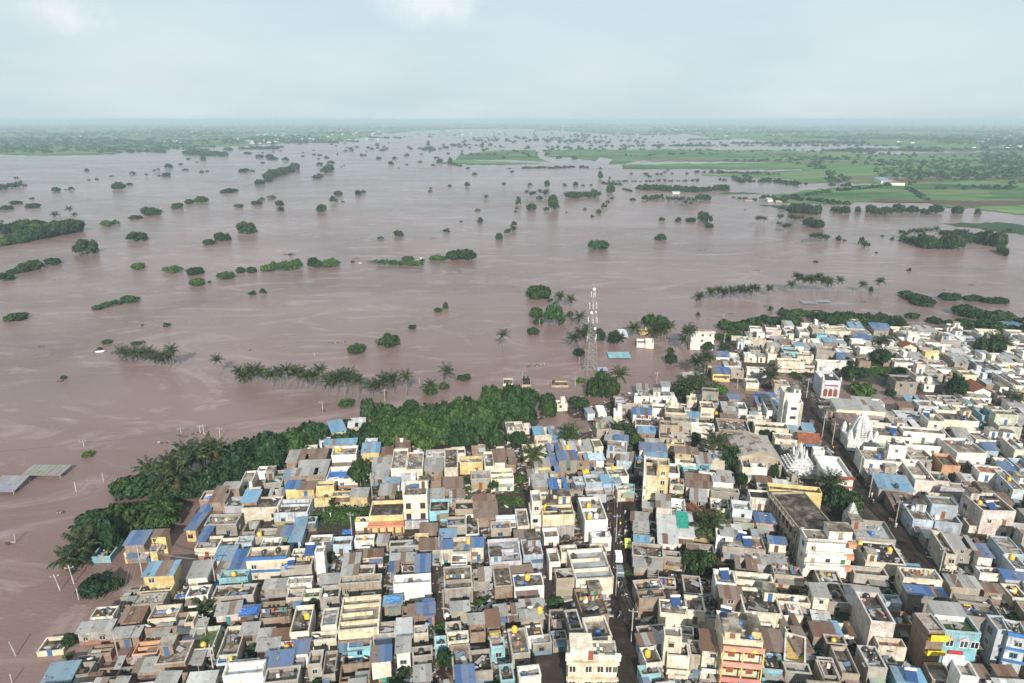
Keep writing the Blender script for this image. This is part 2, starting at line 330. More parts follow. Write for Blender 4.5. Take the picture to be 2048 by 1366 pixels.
def sheet(name, px, z, matn, jit=1.2, seed=1, step=9):
    r = np.random.default_rng(seed); pts = []
    n = len(px)
    for i in range(n):
        a, b = np.array(px[i], float), np.array(px[(i + 1) % n], float); L = np.hypot(*(b - a)); k2 = max(1, int(L / step)) if abs(a[0]) < 3000 and abs(b[0]) < 3000 else 1
        for j in range(k2):
            p = a + (b - a) * j / k2; f = min(1.0, (p[1] - 243) / 120 + .05)
            if k2 > 1: p = p + np.array([r.normal(0, jit * 2), r.normal(0, jit * f)])
            p[1] = max(p[1], 242.2); pts.append(G(p[0], p[1], z))
    tris = tessellate_polygon([[Vector((p.x, p.y, 0)) for p in pts]])
    m = bpy.data.meshes.new(name); m.from_pydata([tuple(p) for p in pts], [], [tuple(t) for t in tris]); m.materials.append(MATS[matn]); m.update()
    o = link(name, m); kind(o, 'structure'); return o
# crop pixels -> photo pixels
C8r = lambda x, y: (1348 + x / 2.926, 220 + y / 2.926)
C7r = lambda x, y: (700 + x / 2.926, 220 + y / 2.926)
sheet('far_bank', [(-2600, 330), (-600, 318), (0, 309), (90, 311), (205, 309), (262, 303), (330, 299), (345, 295), (430, 293), (480, 292), (560, 286), (620, 283), (700, 278), (770, 268), (830, 262),
                   (920, 258), (1010, 255), (1100, 260), (1180, 266), (1290, 271), (1370, 267), (1420, 274), (1480, 277), (1530, 281), (1560, 284), (1700, 288), (1790, 292),
                   (1850, 298), (1920, 303), (2048, 300), (3000, 300), (4200, 300), (4200, 242.2), (3000, 242.2), (1900, 242.2), (1000, 242.2), (200, 242.2), (-900, 242.2), (-2600, 242.2)], .8, 'field_ground', 1.0, 2)
sheet('river_fields', [C7r(1127, 236), C7r(1330, 230), C7r(1640, 234), C7r(1840, 229), C8r(0, 232), C8r(240, 236), C8r(500, 234), C8r(900, 242), C8r(1120, 257), C8r(1250, 262), C8r(1560, 250),
                      (2060, 302), (3400, 310), (3400, 350), (2060, 330), C8r(1500, 318), C8r(900, 318), C8r(600, 303), C8r(0, 298), C7r(1950, 299), C7r(1760, 299), C7r(1730, 288), C7r(1565, 317), C7r(1512, 312), C7r(1540, 286), C7r(1462, 274),
                      C7r(1440, 296), C7r(1370, 290), C7r(1290, 275), C7r(1150, 270)], .6, 'field_ground', .8, 3)
sheet('river_fields', [C8r(-300, 318), C8r(0, 316), C8r(610, 306), C8r(900, 317), C8r(1500, 317), (2060, 329), (3400, 349), (3400, 470), (2060, 430),
                      C8r(1760, 577), C8r(1600, 566), C8r(1490, 540), C8r(1060, 534), C8r(1030, 552), C8r(900, 545), C8r(690, 548), C8r(600, 525), C8r(560, 492), C8r(700, 488), C8r(740, 470), C8r(1000, 452),
                      C8r(1180, 430), C8r(930, 420), C8r(740, 428), C8r(690, 402), C8r(345, 395), C8r(120, 376), C8r(320, 366), C8r(745, 354), C8r(760, 349), C8r(0, 343), C8r(-300, 343)], .5, 'field_ground', .9, 4)
sheet('river_fields', [C7r(500, 312), C7r(620, 292), C7r(630, 266), C7r(855, 236), C7r(1080, 236), C7r(1098, 272), C7r(1170, 304), C7r(1090, 300), C7r(950, 289), C7r(640, 290), C7r(900, 303), C7r(1120, 314), C7r(800, 319)], .6, 'field_ground', .7, 5)
sheet('grass_strip', [C8r(1545, 662), C8r(1800, 658), C8r(1980, 662), (2060, 455), (2400, 480), (2400, 505), (2060, 470), C8r(1900, 708), C8r(1750, 690)], .35, 'grass_green', 1.0, 6)
sheet('grass_strip', [C8r(270, 486), C8r(400, 480), C8r(530, 490), C8r(270, 492)], .35, 'grass_green', .6, 7)
sheet('grass_strip', [C8r(500, 556), C8r(640, 555), C8r(760, 570), C8r(700, 600), C8r(600, 568)], .35, 'grass_green', .6, 8)
sheet('ploughed_field', [C8r(1150, 520), C8r(1500, 528), C8r(2048, 530), (2300, 405), (2300, 425), C8r(2048, 556), C8r(1700, 566), C8r(1500, 541), C8r(1180, 538)], .62, 'ploughed_earth', .6, 9)
sheet('ploughed_field', [C8r(1180, 410), C8r(1500, 398), C8r(2048, 392), C8r(2048, 412), C8r(1500, 416), C8r(1300, 425)], .62, 'ploughed_earth', .6, 10)
# a low bank of rocks between shrub islands
# air
hz = MB(); hz.box(-58000, -700, -2.5, 58000, 51000, CH + 6)
hm = bpy.data.materials.new('haze'); hm.use_nodes = True; ht = hm.node_tree; ht.nodes.clear()
pv = ht.nodes.new('ShaderNodeVolumePrincipled'); pv.inputs['Color'].default_value = (.58, .73, .80, 1); pv.inputs['Density'].default_value = 1.55e-4; pv.inputs['Anisotropy'].default_value = 0.0
hout = ht.nodes.new('ShaderNodeOutputMaterial'); ht.links.new(pv.outputs[0], hout.inputs['Volume']); MATS['haze'] = hm
kind(build(hz, 'haze', 'haze'), 'stuff')

# ------------------------------------------------------------------ foliage
def quads_from(C, N, S, asp, r):
    n = len(C); t = r.normal(size=(n, 3)); t -= N * (t * N).sum(1, keepdims=True); t /= np.linalg.norm(t, axis=1, keepdims=True) + 1e-9
    b = np.cross(N, t); S = S[:, None]
    V = np.stack([C - t * S * asp - b * S * .25, C + b * S * .9 - t * S * .2, C + t * S * asp + b * S * .1, C - b * S * .9 + t * S * .2], 1).reshape(-1, 3)
    F = np.arange(n * 4).reshape(n, 4); return V, F
def crown_mesh(name, seed, n, leaf, mat, style='r', lift=0.0, nl=16, asp=1.0, core=.55, flat=1.0):
    """crown inside a unit dome: radius 1, height 1 above z=lift"""
    r = np.random.default_rng(seed); L = []
    for i in range(nl):
        a = r.random() * 6.283; q = math.sqrt(r.random()) * .70; R_ = r.uniform(.20, .42)
        zt = math.sqrt(max(0, 1 - q * q)) * r.uniform(.62, 1.0) if style != 'a' else (1 - .55 * q * q) * r.uniform(.72, 1.0)
        z = lift + (1 - lift) * max(.12, zt - R_ * .55)
        L.append((q * math.cos(a), q * math.sin(a), z, R_, R_ * (.62 if style == 'a' else .8) * flat))
    for i in range(nl // 2 + 2):
        a = 6.283 * i / (nl // 2 + 2) + r.random() * .5; q = r.uniform(.60, .80); L.append((q * math.cos(a), q * math.sin(a), lift + (1 - lift) * r.uniform(.12, .42), r.uniform(.22, .34), .26))
    L = np.array(L); w = L[:, 3] ** 2; idx = r.choice(len(L), n, p=w / w.sum())
    d = r.normal(size=(n, 3)); d[:, 2] = np.abs(d[:, 2]) * 1.1 - .25; d /= np.linalg.norm(d, axis=1, keepdims=True)
    rad = r.uniform(.55, 1.22, n) ** .7
    c = L[idx, :3] + d * np.stack([L[idx, 3], L[idx, 3], L[idx, 4]], 1) * rad[:, None]
    bumpy = .05 * np.sin(c[:, 0] * 17 + seed) * np.cos(c[:, 1] * 19); c[:, 2] += bumpy
    c[:, 2] = np.maximum(c[:, 2], lift * .8)
    if style == 'a':      # feathery: leaves gathered into hanging sprays that leave dark gaps between them
        nt = n // 24; ti = r.integers(0, n, nt); pick = r.integers(0, nt, n); tcn, td = c[ti][pick], d[ti][pick]; s_ = r.random(n) ** .7
        out = td * np.array([1, 1, .35]); c = tcn + out * (s_ * .17)[:, None] + r.normal(size=(n, 3)) * .018; c[:, 2] -= .10 * s_ ** 2 - .03; c[:, 2] = np.maximum(c[:, 2], .02); d = td
    N = d + r.normal(size=(n, 3)) * (.35 if style == 'a' else .55); N /= np.linalg.norm(N, axis=1, keepdims=True)
    V, F = quads_from(c, N, leaf * r.uniform(.6, 1.35, n), asp, r)
    # dense inner body so that the crown is not see-through everywhere
    vs_, fs_ = [], []
    base = len(V)
    for (x, y, z, a, b) in L:
        k2 = base + len(vs_); m_, q_ = 7, 4
        for j in range(q_ + 1):
            ph = math.pi * (j / q_) - math.pi / 2
            for i in range(m_):
                th = 6.283 * i / m_; s_ = core * r.uniform(.9, 1.06)
                vs_.append((x + a * s_ * math.cos(ph) * math.cos(th), y + a * s_ * math.cos(ph) * math.sin(th), max(0, z + b * s_ * math.sin(ph))))
        for j in range(q_):
            for i in range(m_):
                fs_.append((k2 + j * m_ + i, k2 + j * m_ + (i + 1) % m_, k2 + (j + 1) * m_ + (i + 1) % m_, k2 + (j + 1) * m_ + i))
    V = np.vstack([V, np.array(vs_)]); F = np.vstack([F, np.array(fs_)])
    return npmesh(name, V, F, [mat])
CR = {
 'r': [crown_mesh('crown', 10 + i, 3200, .072, 'dark_foliage', 'r', 0.0, 15 + i) for i in range(4)],
 's': [crown_mesh('crown', 30 + i, 2200, .075, 'light_foliage', 'r', 0.0, 12 + i * 2, flat=.9) for i in range(3)],
 'a': [crown_mesh('crown', 50 + i, 7200, .046, 'scrub_foliage', 'a', 0.12, 22 + i * 3, asp=2.2, core=.52) for i in range(4)],
 't': [crown_mesh('crown', 70 + i, 3200, .070, 'dark_foliage', 'r', 0.30, 15 + i) for i in range(3)],
 'f': [crown_mesh('crown', 90 + i, 420, .12, 'dark_foliage', 'r', 0.0, 7 + i) for i in range(4)],
 'g': [crown_mesh('crown', 95 + i, 420, .11, 'light_foliage', 'r', 0.0, 7 + i) for i in range(2)],
 'b': [crown_mesh('crown', 110 + i, 700, .035, 'bare_twigs', 'a', 0.1, 9, asp=2.6, core=.2) for i in range(2)],
}
def trunk_mesh():
    m = MB(); m.rings([(0, 0, -.2, .09), (.02, .01, .2, .06), (.03, .02, .5, .045), (.02, .0, .8, .02)], 7)
    for a in range(5):
        t = a * 1.3; m.tube((.03, .02, .3 + .05 * a), (.03 + .45 * math.cos(t), .02 + .45 * math.sin(t), .62 + .04 * a), .03, 5, .012)
    return m.mesh('trunk', 'bark')
TRK = trunk_mesh()
def tree(P, r_, h_, kd, cat, label, group, rz=None, small=False):
    o = root({'r': 'broadleaf_tree', 's': 'green_shrub', 'a': 'acacia_tree', 't': 'garden_tree', 'f': 'broadleaf_tree', 'g': 'green_shrub', 'b': 'bare_tree'}[kd], P, random.uniform(0, 6.28) if rz is None else rz)
    o.scale = (r_, r_ * random.uniform(.88, 1.1), h_)
    ms = CR[kd]; link('crown', random.choice(ms), o)
    if kd in 'rtab' or (kd == 's' and r_ > 2.5): link('trunk', TRK, o)
    tag(o, label, cat, group, at=P); return o
# palms
def frond_mesh(name, seed, droop, mat, L=4.2, fat=1.0):
    r = np.random.default_rng(seed); m = MB(); n = 11; pts = []
    p = Vector((0, 0, 0)); a = droop[0]
    for i in range(n + 1):
        pts.append(p.copy()); p = p + Vector((math.cos(a), 0, math.sin(a))) * L / n; a -= (droop[0] - droop[1]) / n * (1.4 if i > n / 2 else .7)
    for i in range(n):
        w = .05 * (1 - i / n) + .012; a_, b_ = pts[i], pts[i + 1]
        m.quad((a_.x, -w, a_.z), (b_.x, -w * .8, b_.z), (b_.x, w * .8, b_.z), (a_.x, w, a_.z))
        for s in (-1, 1):
            for q in (0, .5):
                c = a_.lerp(b_, q); ll = fat * 1.05 * math.sin(math.pi * min(1, (i + q + 1.0) / (n + 1.5))) ** .6 * r.uniform(.8, 1.1)
                m.tri((c.x - .04, 0, c.z), (c.x + .30 * fat, 0, c.z - .02), (c.x + .5 * ll, s * ll * .85, c.z - .45 * ll * r.uniform(.3, 1.0)))
    return m.mesh(name, mat)
FR = [frond_mesh('frond', 1, (1.3, .35), 'palm_foliage'), frond_mesh('frond', 2, (.95, -.3), 'palm_foliage'), frond_mesh('frond', 3, (.5, -.9), 'palm_foliage'), frond_mesh('frond', 4, (0, -1.4), 'palm_foliage'), frond_mesh('frond', 5, (-.7, -1.6), 'dry_frond', 2.8)]
FAT = [frond_mesh('frond', i + 1, q, m_, l_, 1.3) for i, (q, m_, l_) in enumerate((((1.3, .35), 'palm_foliage', 4.2), ((.95, -.3), 'palm_foliage', 4.2), ((.5, -.9), 'palm_foliage', 4.2), ((0, -1.4), 'palm_foliage', 4.2), ((-.7, -1.6), 'dry_frond', 2.8)))]
def frond_set(seed):
    r = random.Random(seed); out = []; n = r.randint(20, 25)
    for i in range(n):
        lv = i / n; k_ = 0 if lv < .28 else 1 if lv < .52 else 2 if lv < .78 else 3
        if lv > .9 and r.random() < .8: k_ = 4
        out.append((k_, i * 2.4 + r.uniform(-.25, .25), r.uniform(.85, 1.1)))
    return out
def joined_fronds(seed):
    vs_, fs_, mi_ = [], [], []
    for (k_, a, s_) in frond_set(seed):
        src = FAT[k_]; M = Matrix.Rotation(a, 4, 'Z') @ Matrix.Scale(s_, 4); b = len(vs_)
        vs_ += [tuple(M @ v.co) for v in src.vertices]
        for p in src.polygons: fs_.append(tuple(b + i for i in p.vertices)); mi_.append(1 if k_ == 4 else 0)
    m = bpy.data.meshes.new('crown'); m.from_pydata(vs_, [], fs_); m.materials.append(MATS['palm_foliage']); m.materials.append(MATS['dry_frond']); m.polygons.foreach_set('material_index', mi_); m.update(); return m
PC = [joined_fronds(i) for i in range(5)]
def ptrunk(seed):
    r = random.Random(seed); bx, by = r.uniform(-.5, .5), r.uniform(-.4, .4); m = MB()
    m.rings([(-bx, -by, -.25, .26), (-bx * .55, -by * .5, .1, .19), (-bx * .25, -by * .2, .4, .15), (-.0, -.0, .75, .13), (0, 0, 1.0, .12)], 7); return m.mesh('trunk', 'palm_bark')
PTK = [ptrunk(i) for i in range(4)]
def palm(P, hm_, label, group, near=False, spread=1.0):
    o = root('coconut_palm', P, random.uniform(0, 6.28)); hh = max(.5, hm_ - 2.2 * spread)
    link('trunk', random.choice(PTK), o, scale=(1, 1, hh)); sd_ = random.randint(0, 4)
    if near:
        for (k_, a, s_) in frond_set(sd_): link('frond', FR[k_], o, loc=(0, 0, hh), rot=(0, 0, a), scale=(s_ * spread,) * 3)
        link('heart', HEART, o, loc=(0, 0, hh))
    else: link('crown', PC[sd_], o, loc=(0, 0, hh), scale=(spread,) * 3)
    tag(o, label, 'palm tree', group, at=P); return o
HEART = MB().rings([(0, 0, -.35, .12), (0, 0, -.15, .30), (0, 0, .1, .26), (0, 0, .5, .06)], 7).mesh('heart', 'palm_bark')
# ------------------------------------------------------------------ plants, listed where the photo shows them
C6, C7, C8 = (0, 220, 2.926), (700, 220, 2.926), (1348, 220, 2.926)
C2, C3, C4, C5 = (1000, 540, 4.018), (1300, 500, 4.096), (100, 640, 2.97), (600, 640, 3.413)
CA, CT = (1600, 600, 3.252), (0, 940, 3.207)
CH2, CH4, CH5, CH6, CH8 = (400, 860, 3.594), (850, 860, 4.018), (850, 1100, 4.551), (1230, 980, 3.538), (1230, 740, 4.269)
def cvt(cr, x, y): return cr[0] + x / cr[2], cr[1] + y / cr[2]
FLOODG = 'trees and bushes standing in the flood water'; TOWNG = 'trees growing among the houses'; BANKG = 'trees along the flooded edge of the town'
g_is_bank = lambda g: g == BANKG
NTREE = [0]; TINY = []
def put_tree(cr, x, y, w, h, kd='r', grp=None, z=0.0):
    u, v = cvt(cr, x, y); P = G(u, v, z); dep = depth(P); ppm = FPX / dep
    W = w / cr[2] / ppm; th = math.atan2(CH, P.length); Hh = max(.35 * W * .6, (h / cr[2] / ppm - W * .30 * math.sin(th)) / math.cos(th))
    P = P + Vector((P.x, P.y, 0)).normalized() * W * .34
    P.z = z if kd not in 'tab' else max(-.3, ground(P.x, P.y)) if -180 < P.x < 458 and P.y < 438 else 0
    fpx = w / cr[2]
    if kd == 'a' and g_is_bank(grp): W *= random.uniform(.72, 1.02); Hh *= random.uniform(.8, 1.12)
    if fpx < 11.5 and P.y > 450: TINY.append((tuple(P), W / 2, Hh)); return
    if kd == 'r' and fpx < 16: kd = 'f'
    if kd == 's' and fpx < 16: kd = 'g'
    size = 'tiny' if fpx < 9 else 'small' if fpx < 20 else 'mid-sized' if fpx < 38 else 'large'
    g = grp or FLOODG
    col = {'r': 'dark green', 's': 'bright green', 'a': 'feathery', 't': 'dark green', 'f': 'dark green', 'g': 'bright green', 'b': 'sparse brown'}[kd]
    noun = {'r': 'round tree', 's': 'bushy shrub', 'a': 'spreading acacia', 't': 'leafy tree', 'f': 'bushy treetop', 'g': 'low shrub', 'b': 'bare shrub'}[kd]
    where = {FLOODG: 'in the flood', TOWNG: 'among the houses', BANKG: 'on the bank'}[g]
    tree(P, W / 2, Hh, kd, 'tree' if kd not in 'sgb' else 'shrub', f'{size} {col} {noun}', g); NTREE[0] += 1
def trees(cr, rows, grp=None):
    for r in rows: put_tree(cr, r[0], r[1], r[2], r[3], r[4] if len(r) > 4 else 'r', grp)
def clump(cr, x0, y0, x1, y1, n, w, h, kd='r', grp=None):
    for i in range(n):
        t = (i + .5) / n + random.uniform(-.25, .25) / n
        s_ = random.uniform(.75, 1.25); put_tree(cr, x0 + (x1 - x0) * t, y0 + (y1 - y0) * t + random.uniform(-.05, .05) * h, w * s_, h * random.uniform(.8, 1.2), kd, grp)
def put_palm(cr, x, y, h, grp='coconut palms standing in the flood', near=False, spread=None, where='in the flood'):
    u, v = cvt(cr, x, y); P = G(u, v); dep = depth(P); th = math.atan2(CH, P.length)
    hm_ = h / cr[2] * dep / FPX / math.cos(th) * .97; sp = (spread or random.uniform(.82, 1.15)) * 1.0
    if dep > 700: sp *= 1.25
    hm_ = max(hm_, 2.4 * sp); hm_ = min(hm_, 17)
    size = 'short' if hm_ < 5 else 'mid-height' if hm_ < 9 else 'tall'
    P.z = max(-.3, ground(P.x, P.y)) if -180 < P.x < 458 and P.y < 438 else 0
    palm(P, hm_, f'{size} coconut palm {where}', grp, near=near, spread=sp)
# --- left of the river
clump(C6, 0, 800, 150, 775, 4, 120, 60, 's'); clump(C6, 160, 770, 470, 712, 6, 120, 75, 'r'); clump(C6, 0, 735, 230, 695, 5, 120, 60, 'r'); clump(C6, 190, 730, 410, 700, 4, 130, 60, 's')
trees(C6, [(510, 845, 130, 90), (805, 768, 110, 55), (1445, 725, 115, 70), (1225, 790, 75, 35), (1290, 765, 70, 50), (1335, 765, 45, 42), (313, 908, 85, 45), (200, 935, 110, 60), (140, 950, 90, 55),
    (80, 960, 70, 30), (38, 1000, 85, 50), (813, 935, 88, 45, 's'), (1015, 955, 110, 45, 's'), (1145, 965, 95, 45), (1160, 1032, 95, 52, 's'), (1228, 1015, 22, 18), (1330, 992, 105, 48, 's'),
    (1410, 958, 60, 40), (1475, 955, 70, 38), (1700, 862, 70, 25, 'b'), (765, 1132, 110, 48, 's'), (1478, 1087, 45, 28), (1540, 1080, 40, 38), (100, 1234, 130, 45), (795, 640, 75, 25), (1040, 578, 70, 35),
    (1110, 552, 60, 32), (1180, 545, 75, 42), (1400, 572, 55, 25, 's'), (1505, 558, 60, 30), (1530, 530, 40, 18, 's'), (1590, 520, 60, 20, 's'), (1638, 565, 48, 38), (1645, 590, 42, 22), (1345, 485, 95, 28),
    (1310, 486, 50, 12), (1882, 600, 58, 50), (1952, 545, 45, 45), (1980, 500, 55, 28), (2007, 540, 22, 14), (1520, 440, 60, 35), (1570, 420, 50, 25), (1870, 325, 40, 18), (1935, 318, 45, 22), (1430, 365, 60, 24),
    (1478, 362, 30, 18), (1540, 312, 30, 24), (1520, 280, 50, 20), (1580, 282, 60, 25), (1670, 300, 45, 24), (1600, 292, 60, 16), (1183, 368, 32, 27), (1213, 363, 20, 14), (1085, 355, 45, 12), (988, 340, 50, 27),
    (1057, 320, 30, 17), (975, 390, 50, 24), (775, 378, 38, 18, 's'), (930, 388, 20, 14), (697, 468, 75, 48), (760, 442, 45, 17), (650, 390, 25, 8), (567, 408, 25, 10), (520, 412, 20, 12), (508, 358, 28, 8),
    (330, 478, 48, 28), (382, 468, 16, 10), (417, 470, 40, 20), (15, 468, 60, 35), (150, 443, 20, 17), (95, 400, 28, 15), (188, 522, 30, 10), (195, 573, 80, 28), (40, 585, 70, 28), (95, 552, 60, 22),
    (10, 655, 20, 30), (437, 615, 30, 20), (1190, 295, 38, 30), (1155, 308, 15, 28), (1100, 290, 25, 12), (1335, 238, 50, 20), (1450, 258, 50, 15), (1840, 265, 28, 13), (1872, 268, 28, 22), (1865, 288, 22, 14),
    (1912, 283, 30, 20), (1772, 273, 20, 10), (1975, 262, 15, 20), (2000, 335, 12, 12), (2016, 325, 12, 10)])
clump(C6, 1550, 948, 1750, 932, 5, 90, 50, 's'); clump(C6, 1830, 922, 1880, 920, 2, 80, 50); clump(C6, 1900, 922, 1970, 915, 3, 80, 42, 's'); clump(C6, 560, 1172, 690, 1145, 4, 60, 32, 's')
clump(C6, 610, 682, 700, 665, 3, 60, 32, 's'); clump(C6, 860, 622, 920, 618, 2, 90, 52); clump(C6, 1560, 405, 1740, 350, 8, 60, 42); clump(C6, 1840, 405, 1880, 395, 2, 50, 28); clump(C6, 1890, 370, 1940, 355, 4, 50, 40)
clump(C6, 60, 458, 130, 450, 3, 45, 35); clump(C6, 1090, 260, 1320, 272, 10, 60, 28)
for x, y, h in [(410, 610, 45), (327, 640, 42), (905, 370, 22), (928, 362, 20), (860, 395, 22)]: put_palm(C6, x, y, h)
# --- middle of the river
trees(C7, [(48, 498, 45, 28), (80, 488, 35, 20), (240, 322, 40, 22), (175, 280, 18, 12), (95, 245, 12, 14), (285, 340, 12, 6), (333, 322, 20, 10), (410, 308, 25, 18), (418, 262, 18, 10), (488, 326, 25, 18),
    (525, 308, 45, 22), (690, 345, 28, 25), (730, 378, 32, 18), (930, 345, 25, 22), (950, 365, 28, 14), (293, 308, 8, 22), (585, 448, 28, 15), (687, 450, 36, 28), (472, 460, 20, 12), (472, 480, 32, 18),
    (902, 436, 26, 12), (1053, 446, 38, 18), (1152, 455, 38, 48), (1255, 444, 30, 18), (1320, 442, 35, 22), (1365, 444, 25, 20), (1410, 442, 20, 14), (985, 558, 40, 50), (975, 580, 20, 18), (968, 597, 22, 16),
    (1062, 588, 58, 42), (1107, 525, 45, 22), (1188, 585, 60, 95), (1150, 592, 40, 25), (1210, 580, 35, 30), (1268, 600, 14, 14), (1375, 585, 26, 14), (1485, 575, 42, 30), (1508, 543, 30, 14), (1455, 605, 42, 22),
    (1420, 628, 28, 14), (748, 590, 30, 14, 'b'), (762, 658, 42, 28), (650, 655, 20, 10), (285, 740, 60, 35), (178, 757, 42, 18, 's'), (565, 718, 46, 25), (873, 760, 48, 42), (920, 725, 38, 32), (952, 710, 40, 38),
    (962, 680, 34, 32), (1455, 818, 125, 62, 's'), (1815, 768, 75, 42, 's'), (1825, 655, 42, 30), (1920, 655, 38, 26), (1993, 655, 58, 26), (340, 880, 70, 25), (425, 885, 30, 22, 'b'), (515, 1185, 55, 30, 's'),
    (560, 1165, 40, 40), (1105, 1108, 135, 82), (1170, 1125, 35, 25), (1520, 400, 18, 16), (1465, 405, 35, 45), (1465, 345, 22, 58), (1525, 490, 50, 60), (1535, 520, 25, 25), (1655, 530, 42, 14), (15, 892, 26, 12, 'b'), (120, 896, 40, 10, 'b'), (150, 892, 30, 10, 'b')])
clump(C7, 580, 318, 650, 330, 6, 28, 40); clump(C7, 1275, 520, 1450, 508, 10, 45, 38); clump(C7, 180, 905, 270, 905, 3, 60, 28, 's'); clump(C7, 285, 912, 415, 912, 4, 60, 35, 's'); clump(C7, 470, 885, 550, 882, 3, 60, 32, 's')
clump(C7, 590, 878, 720, 878, 4, 75, 55); clump(C7, 1720, 370, 1755, 395, 4, 22, 18); clump(C7, 1010, 342, 1150, 338, 12, 24, 24); clump(C7, 1160, 342, 1310, 335, 12, 26, 28); clump(C7, 1340, 335, 1395, 342, 4, 24, 40)
clump(C7, 1680, 468, 2030, 482, 18, 46, 34); clump(C7, 1720, 528, 1830, 522, 6, 38, 28); clump(C7, 1600, 465, 1650, 480, 4, 22, 12); clump(C7, 1480, 432, 1590, 440, 6, 30, 12); clump(C7, 1500, 420, 2040, 416, 20, 22, 15)
for x, y, h in [(1035, 512, 42), (1060, 520, 40), (1078, 517, 40), (1110, 502, 38), (1140, 517, 45), (1148, 512, 42), (1262, 520, 38), (1458, 517, 38), (797, 522, 25), (1228, 1133, 68), (1290, 1150, 66), (1645, 397, 30), (1797, 395, 26),
                (1820, 395, 26), (1840, 390, 32), (1857, 395, 50), (1883, 400, 34), (1970, 400, 34)]: put_palm(C7, x, y, h)
# --- right of the river
trees(C8, [(165, 650, 58, 58), (200, 665, 45, 60), (205, 690, 50, 30), (25, 652, 38, 24), (97, 655, 55, 25), (612, 668, 30, 24), (630, 588, 45, 30), (1000, 610, 55, 50), (1075, 600, 40, 35), (1150, 605, 70, 50), (1190, 612, 50, 40),
    (1240, 610, 70, 45), (1310, 602, 80, 52), (1390, 602, 75, 45), (1465, 610, 60, 32), (1530, 605, 80, 52), (1655, 612, 75, 50), (1775, 612, 38, 35), (950, 598, 60, 35), (960, 770, 38, 35), (998, 767, 22, 12), (1095, 795, 45, 50),
    (1125, 805, 40, 36), (1183, 838, 22, 25), (1373, 942, 30, 22), (828, 892, 36, 10), (1275, 760, 30, 10), (753, 770, 14, 8), (415, 585, 12, 6), (1220, 740, 20, 10)])
clump(C8, 690, 602, 850, 612, 12, 60, 50); clump(C8, 770, 682, 850, 692, 4, 60, 50); clump(C8, 1440, 808, 1540, 815, 5, 70, 72); clump(C8, 1560, 815, 1660, 815, 4, 70, 90); clump(C8, 1680, 782, 1780, 778, 5, 70, 55)
clump(C8, 1800, 782, 1900, 802, 5, 90, 85); clump(C8, 1905, 832, 1940, 858, 3, 50, 50); clump(C8, 1330, 772, 1440, 792, 5, 55, 40); clump(C8, 1560, 730, 1680, 740, 4, 60, 35); clump(C8, 500, 520, 660, 540, 5, 50, 26); clump(C8, 130, 530, 200, 528, 3, 50, 36); clump(C8, 345, 400, 410, 432, 5, 34, 20)
clump(C8, 130, 480, 310, 470, 8, 45, 30); clump(C8, 340, 515, 480, 530, 5, 30, 26)
for x, y, h in [(480, 690, 66), (505, 680, 58), (528, 676, 50), (490, 672, 50), (612, 668, 56), (628, 655, 44), (640, 712, 45), (660, 716, 50), (672, 708, 44), (676, 670, 55), (700, 672, 50), (722, 666, 46), (745, 664, 44), (690, 655, 44),
                (800, 770, 46), (822, 772, 50), (845, 770, 52), (868, 775, 48), (890, 772, 40), (1325, 745, 42), (1352, 755, 46), (1380, 752, 55), (1410, 748, 52), (1440, 752, 58), (1470, 750, 60), (1497, 748, 55), (1525, 745, 62), (1560, 750, 45), (1700, 742, 42), (1945, 772, 80), (1925, 760, 60)]: put_palm(C8, x, y, h)
for x in range(255, 320, 11): put_palm(C8, x, 470, 30)
for x, y in [(1860, 540), (1885, 545), (1905, 540), (1925, 545), (1945, 540), (1962, 560), (1980, 545), (1995, 570), (2010, 548), (2030, 540)]: put_palm(C7, x, y, 34)
row1 = [(400, 412, 65), (492, 405, 95), (550, 402, 105), (600, 400, 90), (668, 395, 95), (735, 400, 110), (785, 388, 95), (835, 388, 105), (868, 388, 105), (972, 378, 92)]
row2 = [(1148, 355, 105), (1182, 358, 175), (1206, 358, 165), (1248, 355, 145), (1297, 358, 152), (1325, 350, 145), (1368, 350, 162), (1412, 358, 140), (1430, 350, 130), (1455, 350, 125), (1543, 340, 122)]
for x, y, h in row1: put_palm(C3, x, y, h, 'row of coconut palms in the flood near the far shore houses')
for x, y, h in row2: put_palm(C3, x, y, h, 'row of tall coconut palms in the flood')
for x, y, h in [(1735, 348, 95), (1872, 345, 118)]: put_palm(C3, x, y, h)
trees(C3, [(1808, 342, 40, 40), (985, 502, 50, 45, 's'), (1080, 502, 40, 32), (930, 578, 80, 50), (393, 545, 32, 42)])
clump(C3, 590, 670, 860, 650, 6, 150, 85, 'a', BANKG); clump(C3, 560, 745, 720, 745, 3, 130, 62, 'a', BANKG); clump(C3, 960, 612, 1240, 622, 5, 140, 80, 'a', BANKG); clump(C3, 1080, 545, 1400, 545, 6, 130, 60, 'a', BANKG)
clump(C3, 1400, 615, 2040, 645, 11, 150, 110, 'r', BANKG); clump(C3, 1850, 610, 2048, 630, 3, 150, 85, 'a', BANKG)
clump(C8, 1350, 1095, 1480, 1148, 4, 95, 45, 'a'); clump(C8, 1570, 1115, 1660, 1122, 3, 66, 45, 'a'); clump(C8, 1710, 1115, 1790, 1120, 3, 60, 38, 'a'); clump(C8, 1820, 1132, 1920, 1136, 3, 80, 35, 'a')
clump(CA, 1040, 105, 1340, 160, 9, 130, 75, 'a', BANKG); clump(CA, 1170, 205, 1457, 255, 8, 140, 85, 'a', BANKG)
trees(CA, [(785, 42, 140, 40, 'a'), (730, 122, 110, 42, 'a'), (870, 157, 115, 50, 'a'), (965, 167, 75, 42, 'a'), (1065, 190, 120, 80, 'a'), (1435, 168, 50, 60), (795, 205, 60, 40, 't')], BANKG)
